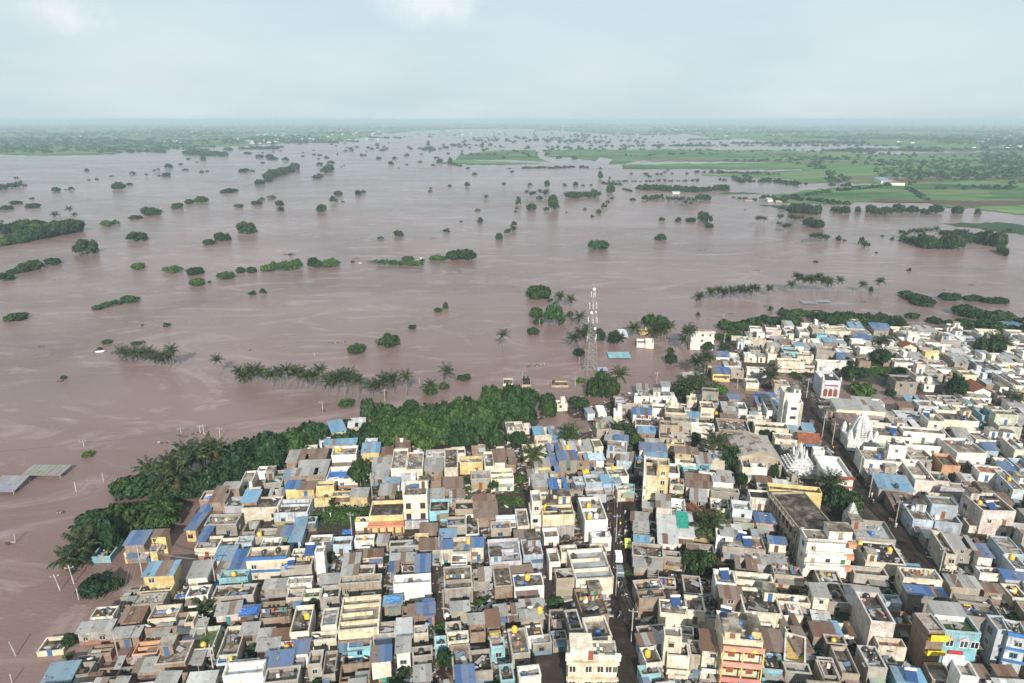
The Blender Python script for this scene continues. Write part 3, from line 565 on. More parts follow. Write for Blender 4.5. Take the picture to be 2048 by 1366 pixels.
# --- round the phone tower
trees(C2, [(312, 235, 190, 110), (290, 395, 110, 100), (435, 450, 200, 180, 's'), (310, 440, 90, 50, 's'), (560, 385, 60, 60), (267, 522, 105, 62), (720, 560, 130, 130), (800, 575, 90, 110), (635, 690, 100, 60), (650, 910, 90, 45, 's'), (910, 595, 85, 110), (1370, 670, 62, 48), (1372, 757, 85, 95)])
trees(C2, [(1200, 470, 170, 120, 'a'), (1290, 480, 180, 140, 'a'), (1670, 660, 85, 80, 't'), (1800, 640, 80, 45, 't'), (520, 1060, 90, 45, 'b'), (625, 1150, 170, 110, 't'), (380, 1170, 130, 170, 'a'), (405, 1185, 110, 90, 'a'),
    (740, 1030, 130, 170), (820, 1030, 150, 215), (900, 1030, 120, 170), (1740, 1005, 175, 80, 's'), (1460, 1040, 130, 90, 't')], BANKG)
for x, y, h in [(640, 445, 110), (585, 640, 135), (640, 622, 165), (700, 600, 160), (930, 605, 105), (960, 608, 95), (1075, 525, 100), (1270, 555, 130), (1300, 560, 140), (1330, 560, 150), (1360, 555, 140), (1250, 550, 110), (25, 642, 160)]: put_palm(C2, x, y, h, near=(h > 100))
BP = 'coconut palms on the flooded edge of the town'
for x, y, h in [(835, 1030, 165), (955, 1018, 232), (1490, 665, 215), (1525, 645, 200), (1470, 660, 140), (1595, 595, 120), (1510, 600, 150), (1560, 850, 150), (1590, 855, 165), (1640, 845, 170), (1665, 850, 175), (1590, 1005, 165), (1500, 1045, 140), (1540, 1040, 150)]: put_palm(C2, x, y, h, BP, near=True, where='on the bank')
# --- palm rows in the near water
PR = 'coconut palms of the long flooded row'
for x, y, h in [(430, 218, 62), (470, 238, 72), (505, 245, 75), (550, 250, 90), (590, 252, 92), (630, 264, 82), (665, 274, 78), (712, 277, 95), (740, 290, 145)]: put_palm(C4, x, y, h, 'coconut palms of the flooded clump in the left water', near=True)
put_palm(C4, 1003, 330, 125, 'coconut palms standing in the flood', near=True, spread=.85)
for x, y, h in [(1125, 362, 88), (1152, 366, 66), (1195, 362, 92), (1225, 367, 104), (1255, 372, 92), (1322, 402, 108), (1372, 398, 120), (1415, 414, 150), (1465, 392, 115), (1490, 397, 122), (1530, 407, 105), (1570, 407, 112), (1615, 417, 155), (1660, 432, 105), (1710, 442, 125), (1755, 452, 155)]: put_palm(C4, x, y, h, PR, near=True)
for x, y, h in [(245, 512, 155), (315, 518, 178), (350, 522, 182), (400, 548, 178), (495, 528, 118), (545, 524, 130), (585, 522, 155), (640, 512, 152), (730, 532, 185), (890, 505, 92)]: put_palm(C5, x, y, h, PR, near=True)
put_palm(C5, 1005, 442, 135, 'coconut palms standing in the flood', near=True)
trees(C4, [(510, 152, 60, 25, 's'), (550, 142, 34, 18, 's'), (740, 812, 45, 45), (230, 817, 80, 35, 's'), (340, 142, 60, 28, 's'), (695, 44, 45, 28), (415, 790, 34, 10, 'b')])
trees(C5, [(1120, 417, 95, 45), (890, 517, 110, 55, 's'), (985, 477, 60, 52), (320, 600, 130, 55, 's'), (388, 234, 125, 70), (610, 190, 140, 100), (530, 162, 60, 40, 'b'), (768, 62, 55, 30), (160, 630, 34, 24, 'b')])
# --- dense band on the near shore
trees(C5, [(470, 685, 135, 150, 'a'), (1310, 640, 210, 190, 'a'), (1450, 610, 190, 170, 'a'), (1570, 610, 160, 150, 'a'), (1690, 592, 110, 95, 'a'), (1700, 668, 110, 80, 'a'), (1400, 770, 280, 230, 'a'), (1540, 745, 190, 180, 'a'), (1250, 800, 280, 250, 'a'),
    (1100, 790, 290, 230, 'a'), (985, 725, 230, 180, 'a'), (850, 745, 260, 180, 'a'), (700, 770, 280, 200, 'a'), (580, 735, 210, 160, 'a'), (620, 865, 290, 200, 'a'), (500, 840, 190, 170, 'a'), (800, 885, 290, 220, 'a'), (950, 910, 280, 220, 'a'),
    (1110, 925, 250, 200, 'a'), (1210, 870, 210, 190, 'a'), (330, 762, 130, 78, 't'), (100, 855, 250, 170, 'a'), (20, 905, 200, 150, 'a'), (300, 855, 200, 105, 'a'), (420, 880, 190, 115, 'a'), (1330, 900, 150, 130, 'a'), (1190, 610, 110, 40, 'a')], BANKG)
trees(C4, [(1560, 770, 250, 140, 'a'), (1450, 830, 300, 190, 'a'), (1300, 870, 290, 230, 'a'), (1180, 840, 240, 130, 'a'), (1100, 930, 260, 160, 'a'), (1100, 1005, 230, 130, 't'), (950, 1060, 270, 150, 't'), (830, 1090, 230, 130, 't'), (700, 1070, 260, 150, 'a'),
    (540, 1075, 290, 160, 'a'), (440, 1065, 160, 130, 'a'), (640, 1260, 320, 200, 'a'), (450, 1290, 260, 190, 'a'), (290, 1260, 270, 120, 'a'), (380, 1370, 230, 200, 'a'), (1180, 930, 200, 110, 't'), (1330, 905, 180, 110, 'a'), (1250, 760, 120, 50, 'a'), (240, 1240, 120, 50, 'a')], BANKG)
trees(C5, [(900, 600, 60, 40, 'b'), (1215, 640, 90, 60, 'b'), (760, 640, 110, 90, 't'), (1080, 700, 130, 90, 't'), (640, 700, 120, 90, 't'), (1500, 760, 120, 100, 't'), (420, 830, 110, 80, 's'), (860, 900, 120, 90, 's'), (1150, 600, 60, 40, 's')], BANKG)
for x, y, h in [(780, 1060, 210), (600, 935, 100), (735, 1000, 190), (860, 975, 220), (935, 910, 185), (905, 880, 150), (1000, 910, 195), (825, 900, 165), (700, 960, 130), (200, 1372, 95), (230, 1330, 60), (690, 1060, 150)]: put_palm(C4, x, y, h, BP, near=True, spread=random.uniform(1.15, 1.4), where='on the bank')
for x, y, h in [(450, 640, 135), (545, 595, 155), (500, 615, 100), (1320, 945, 75)]: put_palm(CT, x, y, h, BP, near=True, where='on the bank')
trees(CT, [(650, 835, 240, 150, 't'), (740, 790, 120, 90, 't'), (560, 800, 120, 70, 't'), (460, 1150, 95, 95, 't'), (440, 1215, 62, 36, 's'), (730, 535, 150, 150, 'a'), (1080, 1340, 110, 60, 's')], BANKG)
# --- in the town
trees(CH2, [(975, 578, 80, 72, 't'), (1160, 445, 150, 190, 't'), (1120, 395, 110, 110, 't'), (1400, 408, 130, 60, 's'), (1300, 415, 90, 50, 's'), (1395, 505, 95, 62, 's'), (940, 965, 75, 60, 't'), (830, 1345, 75, 95, 't'), (1610, 305, 90, 50, 's'), (1060, 700, 90, 50, 's')], TOWNG)
trees(CH4, [(740, 175, 175, 145, 't'), (555, 525, 90, 105, 't'), (770, 472, 115, 85, 't'), (735, 515, 90, 50, 's'), (1300, 322, 115, 50, 's'), (1685, 160, 115, 100, 't'), (1560, 60, 150, 70, 't'), (90, 865, 115, 80, 'b'), (350, 510, 80, 50, 's'), (380, 215, 80, 40, 's'), (30, 420, 60, 60, 's'), (750, 590, 70, 50, 's'), (665, 640, 60, 40, 's')], TOWNG)
trees(CH5, [(500, 548, 150, 85, 's'), (655, 512, 90, 60, 's'), (745, 508, 95, 60, 's'), (832, 502, 60, 50, 's'), (1190, 545, 150, 95, 's'), (1350, 535, 115, 50, 's'), (1050, 795, 110, 80, 's'), (195, 1160, 155, 190, 't'), (765, 892, 75, 60, 's'), (780, 980, 60, 50, 's')], TOWNG)
trees(CH6, [(620, 645, 220, 155, 't'), (490, 600, 100, 150, 't'), (570, 445, 62, 50, 's'), (1250, 455, 85, 75, 's'), (1555, 210, 180, 200, 't'), (720, 275, 160, 60, 't'), (700, 640, 90, 60, 't')], TOWNG)
trees(CH8, [(95, 585, 140, 95, 't'), (165, 665, 130, 85, 't'), (330, 635, 130, 50, 't'), (665, 670, 120, 112, 't'), (985, 885, 150, 195, 't'), (760, 885, 90, 65, 't'), (1065, 1055, 125, 160, 't'), (1355, 985, 65, 145, 't'), (1285, 612, 155, 100, 't'), (870, 215, 185, 85, 's'), (560, 240, 90, 60, 't'), (1880, 1190, 90, 110, 't'), (1525, 75, 90, 50, 't')], TOWNG)
trees(CA, [(510, 438, 140, 100, 't'), (345, 545, 155, 110, 't'), (400, 632, 170, 90, 's'), (585, 632, 72, 50, 't'), (680, 485, 130, 50, 's'), (1005, 665, 125, 140, 't'), (975, 640, 42, 140, 't'), (1180, 365, 110, 100, 't'), (1250, 375, 130, 110, 't'), (1040, 272, 85, 62, 't'), (370, 285, 62, 60, 't'), (255, 1420, 225, 175, 't'),
    (1160, 655, 100, 50, 's'), (1240, 640, 90, 40, 's'), (270, 440, 50, 60, 't'), (310, 462, 60, 80, 't'), (600, 545, 60, 75, 't'), (640, 190, 70, 50, 't'), (1330, 660, 60, 30, 's'), (870, 545, 30, 45, 't'), (905, 540, 30, 40, 't')], TOWNG)
TP = 'coconut palms among the houses'
for cr, x, y, h, sp in [(CH4, 870, 352, 195, 1.1), (CH4, 1165, 145, 150, 1.1), (CH4, 1150, 150, 120, 1.0), (CH6, 645, 362, 155, 1.4), (CH6, 700, 300, 90, 1.2), (CH8, 835, 855, 290, 1.25), (CH8, 1315, 155, 160, 1.4), (CH8, 1820, 1105, 180, 1.1), (CH8, 590, 245, 140, 1.3), (CH8, 640, 235, 150, 1.1), (CH8, 700, 225, 150, 1.1),
                        (CA, 530, 332, 95, 1.2), (CA, 645, 195, 60, 1.2), (CA, 1240, 330, 110, 1.1), (CA, 1290, 352, 110, 1.1), (CA, 1320, 345, 90, 1.1), (CA, 1215, 345, 80, 1.1), (CA, 1400, 702, 95, 1.1), (CA, 175, 1300, 130, 1.1), (CH8, 30, 560, 90, 1.0)]: put_palm(cr, x, y, h, TP, near=True, spread=sp, where='among the houses')

# --- what nobody could count: trees, hedges and villages of the far plain
def blobs(name, P, Rr, Hh, mats, seed, nq=26, mix_=.25):
    r = np.random.default_rng(seed); n = len(P); N = n * nq
    d = r.normal(size=(N, 3)); d[:, 2] = np.abs(d[:, 2]) * .9; d /= np.linalg.norm(d, axis=1, keepdims=True)
    Rn, Hn = np.repeat(Rr, nq), np.repeat(Hh, nq); c = np.repeat(P, nq, 0).astype(float)
    rad = r.uniform(.55, 1.0, N); c[:, 0] += d[:, 0] * Rn * rad; c[:, 1] += d[:, 1] * Rn * rad; c[:, 2] += d[:, 2] * Hn * rad
    nn = d + r.normal(size=(N, 3)) * .4; nn /= np.linalg.norm(nn, axis=1, keepdims=True)
    V, F = quads_from(c, nn, np.minimum(Rn, Hn * 1.3) * r.uniform(.28, .55, N), 1.0, r)
    mi = np.repeat((r.random(n) < mix_).astype(int), nq)
    return link(name, npmesh(name, V, F, mats, mi))
def img_scatter(n, regs, seed):
    """random points in photo regions (u0, v0, u1, v1, weight), on the ground plane"""
    r = np.random.default_rng(seed); w = np.array([q[4] for q in regs], float); w /= w.sum(); out = []
    for i in r.choice(len(regs), n, p=w):
        q = regs[i]; out.append(tuple(G(q[0] + (q[2] - q[0]) * r.random(), q[1] + (q[3] - q[1]) * r.random())))
    return np.array(out)
# far tree cover on both banks
P = img_scatter(7000, [(-300, 247, 760, 256, 1.6), (-300, 254, 700, 270, 2.0), (-300, 268, 620, 290, 1.6), (-200, 285, 330, 306, .55), (1150, 248, 2350, 256, 1.6), (1300, 254, 2350, 266, 1.8), (1500, 262, 2350, 280, 1.6), (1800, 275, 2300, 302, 1.0), (650, 246, 1300, 252, 1.4)], 11)
k2 = vnoise(P[:, 0], P[:, 1] * .6, 420, 9) > .40; P = P[k2]
rr = rng.uniform(5, 12, len(P)) * (1 + P[:, 1] / 9000); kind(blobs('far_trees', P, rr, rr * rng.uniform(.6, .95, len(P)), ['dark_foliage', 'light_foliage'], 12, 16), 'stuff')
# hedges: rows of trees between the far fields
HP = []
r_ = np.random.default_rng(21)
for i in range(150):
    u = r_.uniform(-200, 2200); v = 243 + 5 + 55 * r_.random() ** 1.6
    if 620 < u < 1350 and v > 262: continue
    if u < 620 and v > 300: continue
    L = r_.uniform(40, 190); sl = r_.uniform(-.02, .03)
    for t in np.arange(0, L, r_.uniform(2.0, 4.5)):
        if r_.random() < .8: HP.append(tuple(G(u + t, v + t * sl + r_.normal(0, .25))))
P = np.array(HP); rr = rng.uniform(4, 9, len(P)) * (1 + P[:, 1] / 9000); kind(blobs('hedge_trees', P, rr, rr * .8, ['dark_foliage', 'light_foliage'], 13, 14, .15), 'stuff')
# tree tops drowned in the far water
P = img_scatter(330, [(560, 255, 1500, 275, 2.2), (640, 265, 1350, 300, 3.0), (700, 295, 1200, 320, .5), (1200, 280, 1750, 292, 1.2), (350, 290, 760, 312, .25)], 14)
extra = [tuple(G(u + random.gauss(0, 3), v + random.gauss(0, .5))) for (u0, v0, u1, v1, n) in [(930, 275, 1180, 283, 70), (1090, 280, 1200, 286, 40), (1140, 268, 1200, 276, 20), (900, 292, 990, 290, 20), (1200, 291, 1420, 293, 40), (1350, 290, 1800, 293, 60), (740, 275, 800, 277, 22), (840, 297, 880, 300, 14)]
         for i in range(n) for u, v in [(u0 + (u1 - u0) * random.random(), v0 + (v1 - v0) * random.random())]]
P = np.vstack([P, np.array(extra)]); rr = rng.uniform(3.5, 8, len(P)) * (1 + P[:, 1] / 12000); n0 = len(P); P = np.vstack([P, [q[0] for q in TINY]]); rr = np.concatenate([rr, [q[1] for q in TINY]]); kind(blobs('drowned_treetops', P, rr, rr * rng.uniform(.6, 1.1, len(P)), ['dark_foliage', 'scrub_foliage'], 15, 22, .3), 'stuff')
# trees in the right-hand fields
regs = [(1640, 312, 2050, 330, 1.0), (1750, 320, 2050, 355, 3.2), (1790, 335, 2060, 362, 2.4), (1960, 300, 2060, 330, 2.0), (1560, 314, 1700, 322, .5), (1620, 318, 1650, 340, .3), (1500, 300, 1900, 330, .7), (1990, 330, 2400, 370, 2.0), (2060, 290, 2500, 330, 1.5), (1350, 300, 1640, 304, .4), (1860, 372, 2040, 380, .25), (1650, 345, 1700, 365, .3)]
P = img_scatter(1000, regs, 16); rr = rng.uniform(2.5, 6.5, len(P)); kind(blobs('field_trees', P, rr, rr * rng.uniform(.8, 1.25, len(P)), ['dark_foliage', 'light_foliage'], 17, 36, .2), 'stuff')
rows_ = []
for (u0, v0, u1, v1, n, s) in [(1570, 398, 1660, 385, 26, .6), (1660, 384, 1830, 367, 20, .7), (1810, 374, 1850, 400, 22, .8), (1240, 312, 1480, 306, 30, .5), (1440, 322, 1700, 320, 40, .5), (1390, 345, 1560, 350, 30, .6), (1560, 396, 1700, 410, 30, .8), (1660, 300, 2040, 330, 60, .8), (1480, 352, 1600, 372, 22, .7), (900, 309, 1080, 311, 16, .4), (1085, 293, 1200, 300, 12, .4), (1430, 360, 1700, 372, 30, .5), (1150, 300, 1420, 300, 14, .3), (1000, 293, 1060, 312, 10, .3)]:
    for i in range(n): t = random.random(); rows_.append(tuple(G(u0 + (u1 - u0) * t + random.gauss(0, 2), v0 + (v1 - v0) * t + random.gauss(0, s))))
P = np.array(rows_); rr = rng.uniform(2.0, 4.6, len(P)) * (1 + P[:, 1] / 6000); kind(blobs('hedgerow_trees', P, rr, rr * 1.1, ['dark_foliage', 'light_foliage'], 18, 36, .2), 'stuff')
# distant villages: pale specks of houses
mb = MB(); r_ = random.Random(5)
vill = [(990, 262, 1330, 258, 0, 0)]
spots = [(r_.uniform(-100, 2150), 247 + 26 * r_.random() ** 1.3) for i in range(170)] + [(r_.uniform(330, 360), r_.uniform(282, 286)) for i in range(6)] + [(r_.gauss(520, 22), r_.gauss(284, 2)) for i in range(46)] + [(r_.gauss(600, 60), r_.gauss(277, 4)) for i in range(40)] + \
        [(r_.uniform(650, 780), r_.uniform(260, 272)) for i in range(30)] + [(r_.uniform(1150, 1500), r_.uniform(255, 261)) for i in range(45)] + [(r_.uniform(1990, 2060), r_.uniform(293, 299)) for i in range(22)] + [(r_.uniform(1780, 2050), r_.uniform(265, 300)) for i in range(12)] + [(58, 274), (15, 293), (25, 259), (163, 263), (162, 273), (345, 283)]
for (u, v) in spots:
    if 300 < u < 1150 and v > 290: continue
    p = G(u, v); s_ = 1 + p.y / 9000; w, d, h = r_.uniform(5, 14) * s_, r_.uniform(5, 10), r_.uniform(3, 6.5)
    mb.box(p.x - w / 2, p.y, -.5, p.x + w / 2, p.y + d, h)
kind(build(mb, 'distant_village_houses', 'white_roof'), 'stuff')
# ------------------------------------------------------------------ houses
WC = {'cream': (.72, .66, .54), 'beige': (.44, .38, .305), 'yellow': (.66, .53, .25), 'paleyellow': (.71, .63, .44), 'white': (.78, .76, .71), 'cyan': (.24, .52, .60), 'blue': (.44, .54, .64), 'paleblue': (.54, .60, .66),
      'lav': (.46, .455, .50), 'grey': (.36, .335, .30), 'brick': (.27, .20, .15), 'brown': (.22, .17, .13), 'pink': (.66, .58, .55), 'orange': (.62, .36, .22), 'green': (.56, .60, .50), 'salmon': (.66, .30, .23), 'olive': (.40, .36, .22)}
WN = {'cream': 'cream', 'beige': 'beige', 'yellow': 'yellow', 'paleyellow': 'pale yellow', 'white': 'white', 'cyan': 'turquoise', 'blue': 'light-blue', 'paleblue': 'pale-blue', 'lav': 'lavender', 'grey': 'cement', 'brick': 'brick', 'brown': 'brown', 'pink': 'pale pink', 'orange': 'orange', 'green': 'pale green', 'salmon': 'salmon', 'olive': 'olive'}
RF = {'F': ('concrete_roof', 'concrete roof'), 'D': ('mouldy_roof', 'dark stained roof'), 'W': ('white_roof', 'whitewashed roof'), 'M': ('mossy_roof', 'mossy green roof'), 'Q': ('grey_roof', 'smooth grey roof'),
      'Y': ('ochre_roof', 'ochre painted roof'), 'C': ('red_roof', 'red painted roof'),
      'B': ((.04, .125, .31), 'blue sheet roof'), 'LB': ((.15, .32, .47), 'light-blue sheet roof'), 'T': ((.36, .35, .335), 'grey tin roof'), 'R': ((.17, .085, .05), 'rusty tin roof'), 'GT': ((.02, .30, .20), 'green sheet roof'), 'WT': ((.62, .62, .60), 'pale tin roof'),
      'O': (None, 'rubble and no roof'), 'K': ('clay_tile', 'red tiled roof'), 'AT': ((.40, .36, .30), 'wide tin gable roof')}
def shared(name, fn, cache={}):
    if name not in cache: cache[name] = fn()
    return cache[name]
def m_win():
    m = MB()
    for b in ((-.5, 0, -.5, .5, .07, -.42), (-.5, 0, .42, .5, .07, .5), (-.5, 0, -.42, -.42, .07, .42), (.42, 0, -.42, .5, .07, .42), (-.035, 0, -.42, .035, .05, .42)): m.box(b[0], -b[4], b[2], b[3], 0, b[5])
    return m.mesh('window', 'woodwork')
def m_pane(): return MB().box(-.42, -.035, -.42, .42, .0, .42).mesh('pane', 'window_glass')
def m_shade(): return MB().box(-.62, -.45, .0, .62, .02, .09).mesh('sunshade', 'weathered_plaster')
def m_door(): return MB().box(-.45, -.06, 0, .45, .03, 2.0).mesh('door', 'woodwork')
def m_sheet(): return MB().box(-.5, -.5, -.03, .5, .5, .03).mesh('roof_sheet', 'sheet_metal')
def m_tank():
    m = MB(); m.rings([(0, 0, 0, .55), (0, 0, .12, .58), (0, 0, .14, .55), (0, 0, .45, .55), (0, 0, .48, .58), (0, 0, .52, .55), (0, 0, .85, .55), (0, 0, .88, .58), (0, 0, .92, .54), (0, 0, 1.12, .40), (0, 0, 1.2, .22)], 12); return m.mesh('barrel', 'tank_plastic')
def m_lid(): return MB().rings([(0, 0, 1.18, .23), (0, 0, 1.26, .24), (0, 0, 1.30, .15)], 10).mesh('lid', 'tank_plastic')
def m_dish():
    m = MB(); n = 12; b = 0
    m.rings([(0, 0, .0, .03), (0, 0, .03, .18), (0, 0, .10, .34), (0, 0, .20, .46), (0, 0, .22, .46), (0, 0, .11, .33), (0, 0, .045, .15)], n, False); return m.mesh('dish', 'white_enamel')
DCOL = [(.12, .06, .035), (.18, .10, .06), (.05, .12, .25), (.06, .22, .24), (.06, .16, .10), (.30, .27, .22), (.25, .07, .04)]
TCOL = {'black': (.018, .018, .02), 'yellow': (.70, .42, .03), 'blue': (.03, .13, .38), 'white': (.70, .70, .68), 'orange': (.66, .27, .03)}
OCC = np.zeros((1300, 800), bool); OX, OY = -190.0, 60.0          # footprints taken, half-metre cells (x, y)
def cells(cx, cy, w, d, az, grow=0.0):
    c, s = math.cos(az), math.sin(az); hw, hd = w / 2 + grow, d / 2 + grow
    rad = math.hypot(hw, hd); i0, i1 = int((cx - rad - OX) * 2), int((cx + rad - OX) * 2) + 1; j0, j1 = int((cy - rad - OY) * 2), int((cy + rad - OY) * 2) + 1
    i0, j0 = max(0, i0), max(0, j0); i1, j1 = min(OCC.shape[0], i1), min(OCC.shape[1], j1)
    if i1 <= i0 or j1 <= j0: return None
    I, J = np.meshgrid(np.arange(i0, i1), np.arange(j0, j1), indexing='ij'); X = I / 2 + OX - cx; Y = J / 2 + OY - cy
    a = X * c - Y * s; b = X * s + Y * c                         # local axes: x' = (cos,-sin), y' = (sin,cos)
    return I, J, (abs(a) <= hw) & (abs(b) <= hd)
def taken(cx, cy, w, d, az, grow=0.0):
    q = cells(cx, cy, w, d, az, grow)
    return 1.0 if q is None or not q[2].any() else OCC[q[0][q[2]], q[1][q[2]]].mean()
def take(cx, cy, w, d, az, grow=0.0):
    q = cells(cx, cy, w, d, az, grow)
    if q is not None: OCC[q[0][q[2]], q[1][q[2]]] = True
STAT = {'house': 0}; TANKS = []; HINFO = []
def stuff_bits(name, n, x0, y0, x1, y1, z, mat, parent, seed, big=.35):
    r = np.random.default_rng(seed); m = MB()
    for i in range(n):
        x, y = r.uniform(x0, x1), r.uniform(y0, y1); s = r.uniform(.3, 1) * big; M = Matrix.Translation((x, y, z + s * .25)) @ Matrix.Rotation(r.uniform(0, 3.14), 4, 'Z') @ Matrix.Rotation(r.normal(0, .25), 4, 'X')
        l = s * r.uniform(.6, 3.5); m.box(-l / 2, -s / 2, -s * .25, l / 2, s / 2, s * .25, M)
    o = build(m, name, mat, parent); o['kind'] = 'stuff'; return o
def windows(root_, face, w, d, h, n, ppm, wall, rnd, door=True, shade=True):
    """windows and doors on one face: 's' the face towards the camera, 'e' right side, 'w' left side"""
    L = w if face == 's' else d; ns = max(1, round(h / 3.2)); sh = (h - .7) / ns if h > 3.4 else h / ns
    rot = {'s': 0, 'e': R(90), 'w': R(-90)}[face]
    def pos(t): return {'s': (t, -d / 2, 0), 'e': (w / 2, t, 0), 'w': (-w / 2, -t, 0)}[face]
    for s in range(ns):
        k_ = max(1, int(L / 2.9)); slots = [(-L / 2 + L * (i + .5) / k_) for i in range(k_)]
        for i, t in enumerate(slots):
            if rnd.random() > (.66 if face == 's' else .4): continue
            t += rnd.uniform(-.3, .3); x, y, _ = pos(t); dc = rnd.choice(DCOL)
            isdoor = door and face == 's' and rnd.random() < .32
            if isdoor:
                link('door', shared('door', m_door), root_, loc=(x, y, s * sh + .08), rot=(0, 0, rot), color=dc)
            else:
                ww, wh = rnd.choice([(1.0, 1.1), (1.3, 1.2), (.8, 1.0)]); zz = s * sh + 1.55
                if zz + wh / 2 > h - .35: continue
                o = link('window', shared('win', m_win), root_, loc=(x, y, zz), rot=(0, 0, rot), scale=(ww, 1, wh), color=rnd.choice([(.5, .48, .42), (.10, .06, .04), (.6, .6, .58), (.12, .25, .38)]))
                link('pane', shared('pane', m_pane), o)
            if shade and ppm > 4.2 and rnd.random() < .6: link('sunshade', shared('shade', m_shade), root_, loc=(x, y, s * sh + 2.22), rot=(0, 0, rot), color=wall)
def sheets(root_, w, d, h, col, rnd, tilt=5, over=.3, rows=None, name='roof_sheet', y0=0.0, x0=0.0, jag=1.0):
    rows = rows or max(1, round(d / 3.6)); n = max(2, round((w + 2 * over) / 1.25)); sw = (w + 2 * over) / n; sl = (d + 2 * over) / rows; tt = R(tilt)
    for j in range(rows):
        for i in range(n):
            if rnd.random() < .03 * jag: continue
            yy = y0 - (d / 2 + over) + sl * (j + .5); fk = rnd.uniform(.72, 1.15); c_ = [min(1, x * fk) for x in col]
            if rnd.random() < .10 * jag: c_ = (.16, .085, .05)
            link(name, shared('sheet', m_sheet), root_, loc=(x0 - w / 2 - over + sw * (i + .5), yy, h + (yy - y0 + d / 2) * math.tan(tt) + .05 + rnd.uniform(0, .05)), rot=(tt + rnd.uniform(-.012, .012) * jag, 0, rnd.uniform(-.02, .02) * jag),
                 scale=(sw * 1.05, sl * 1.06, 1), color=c_)
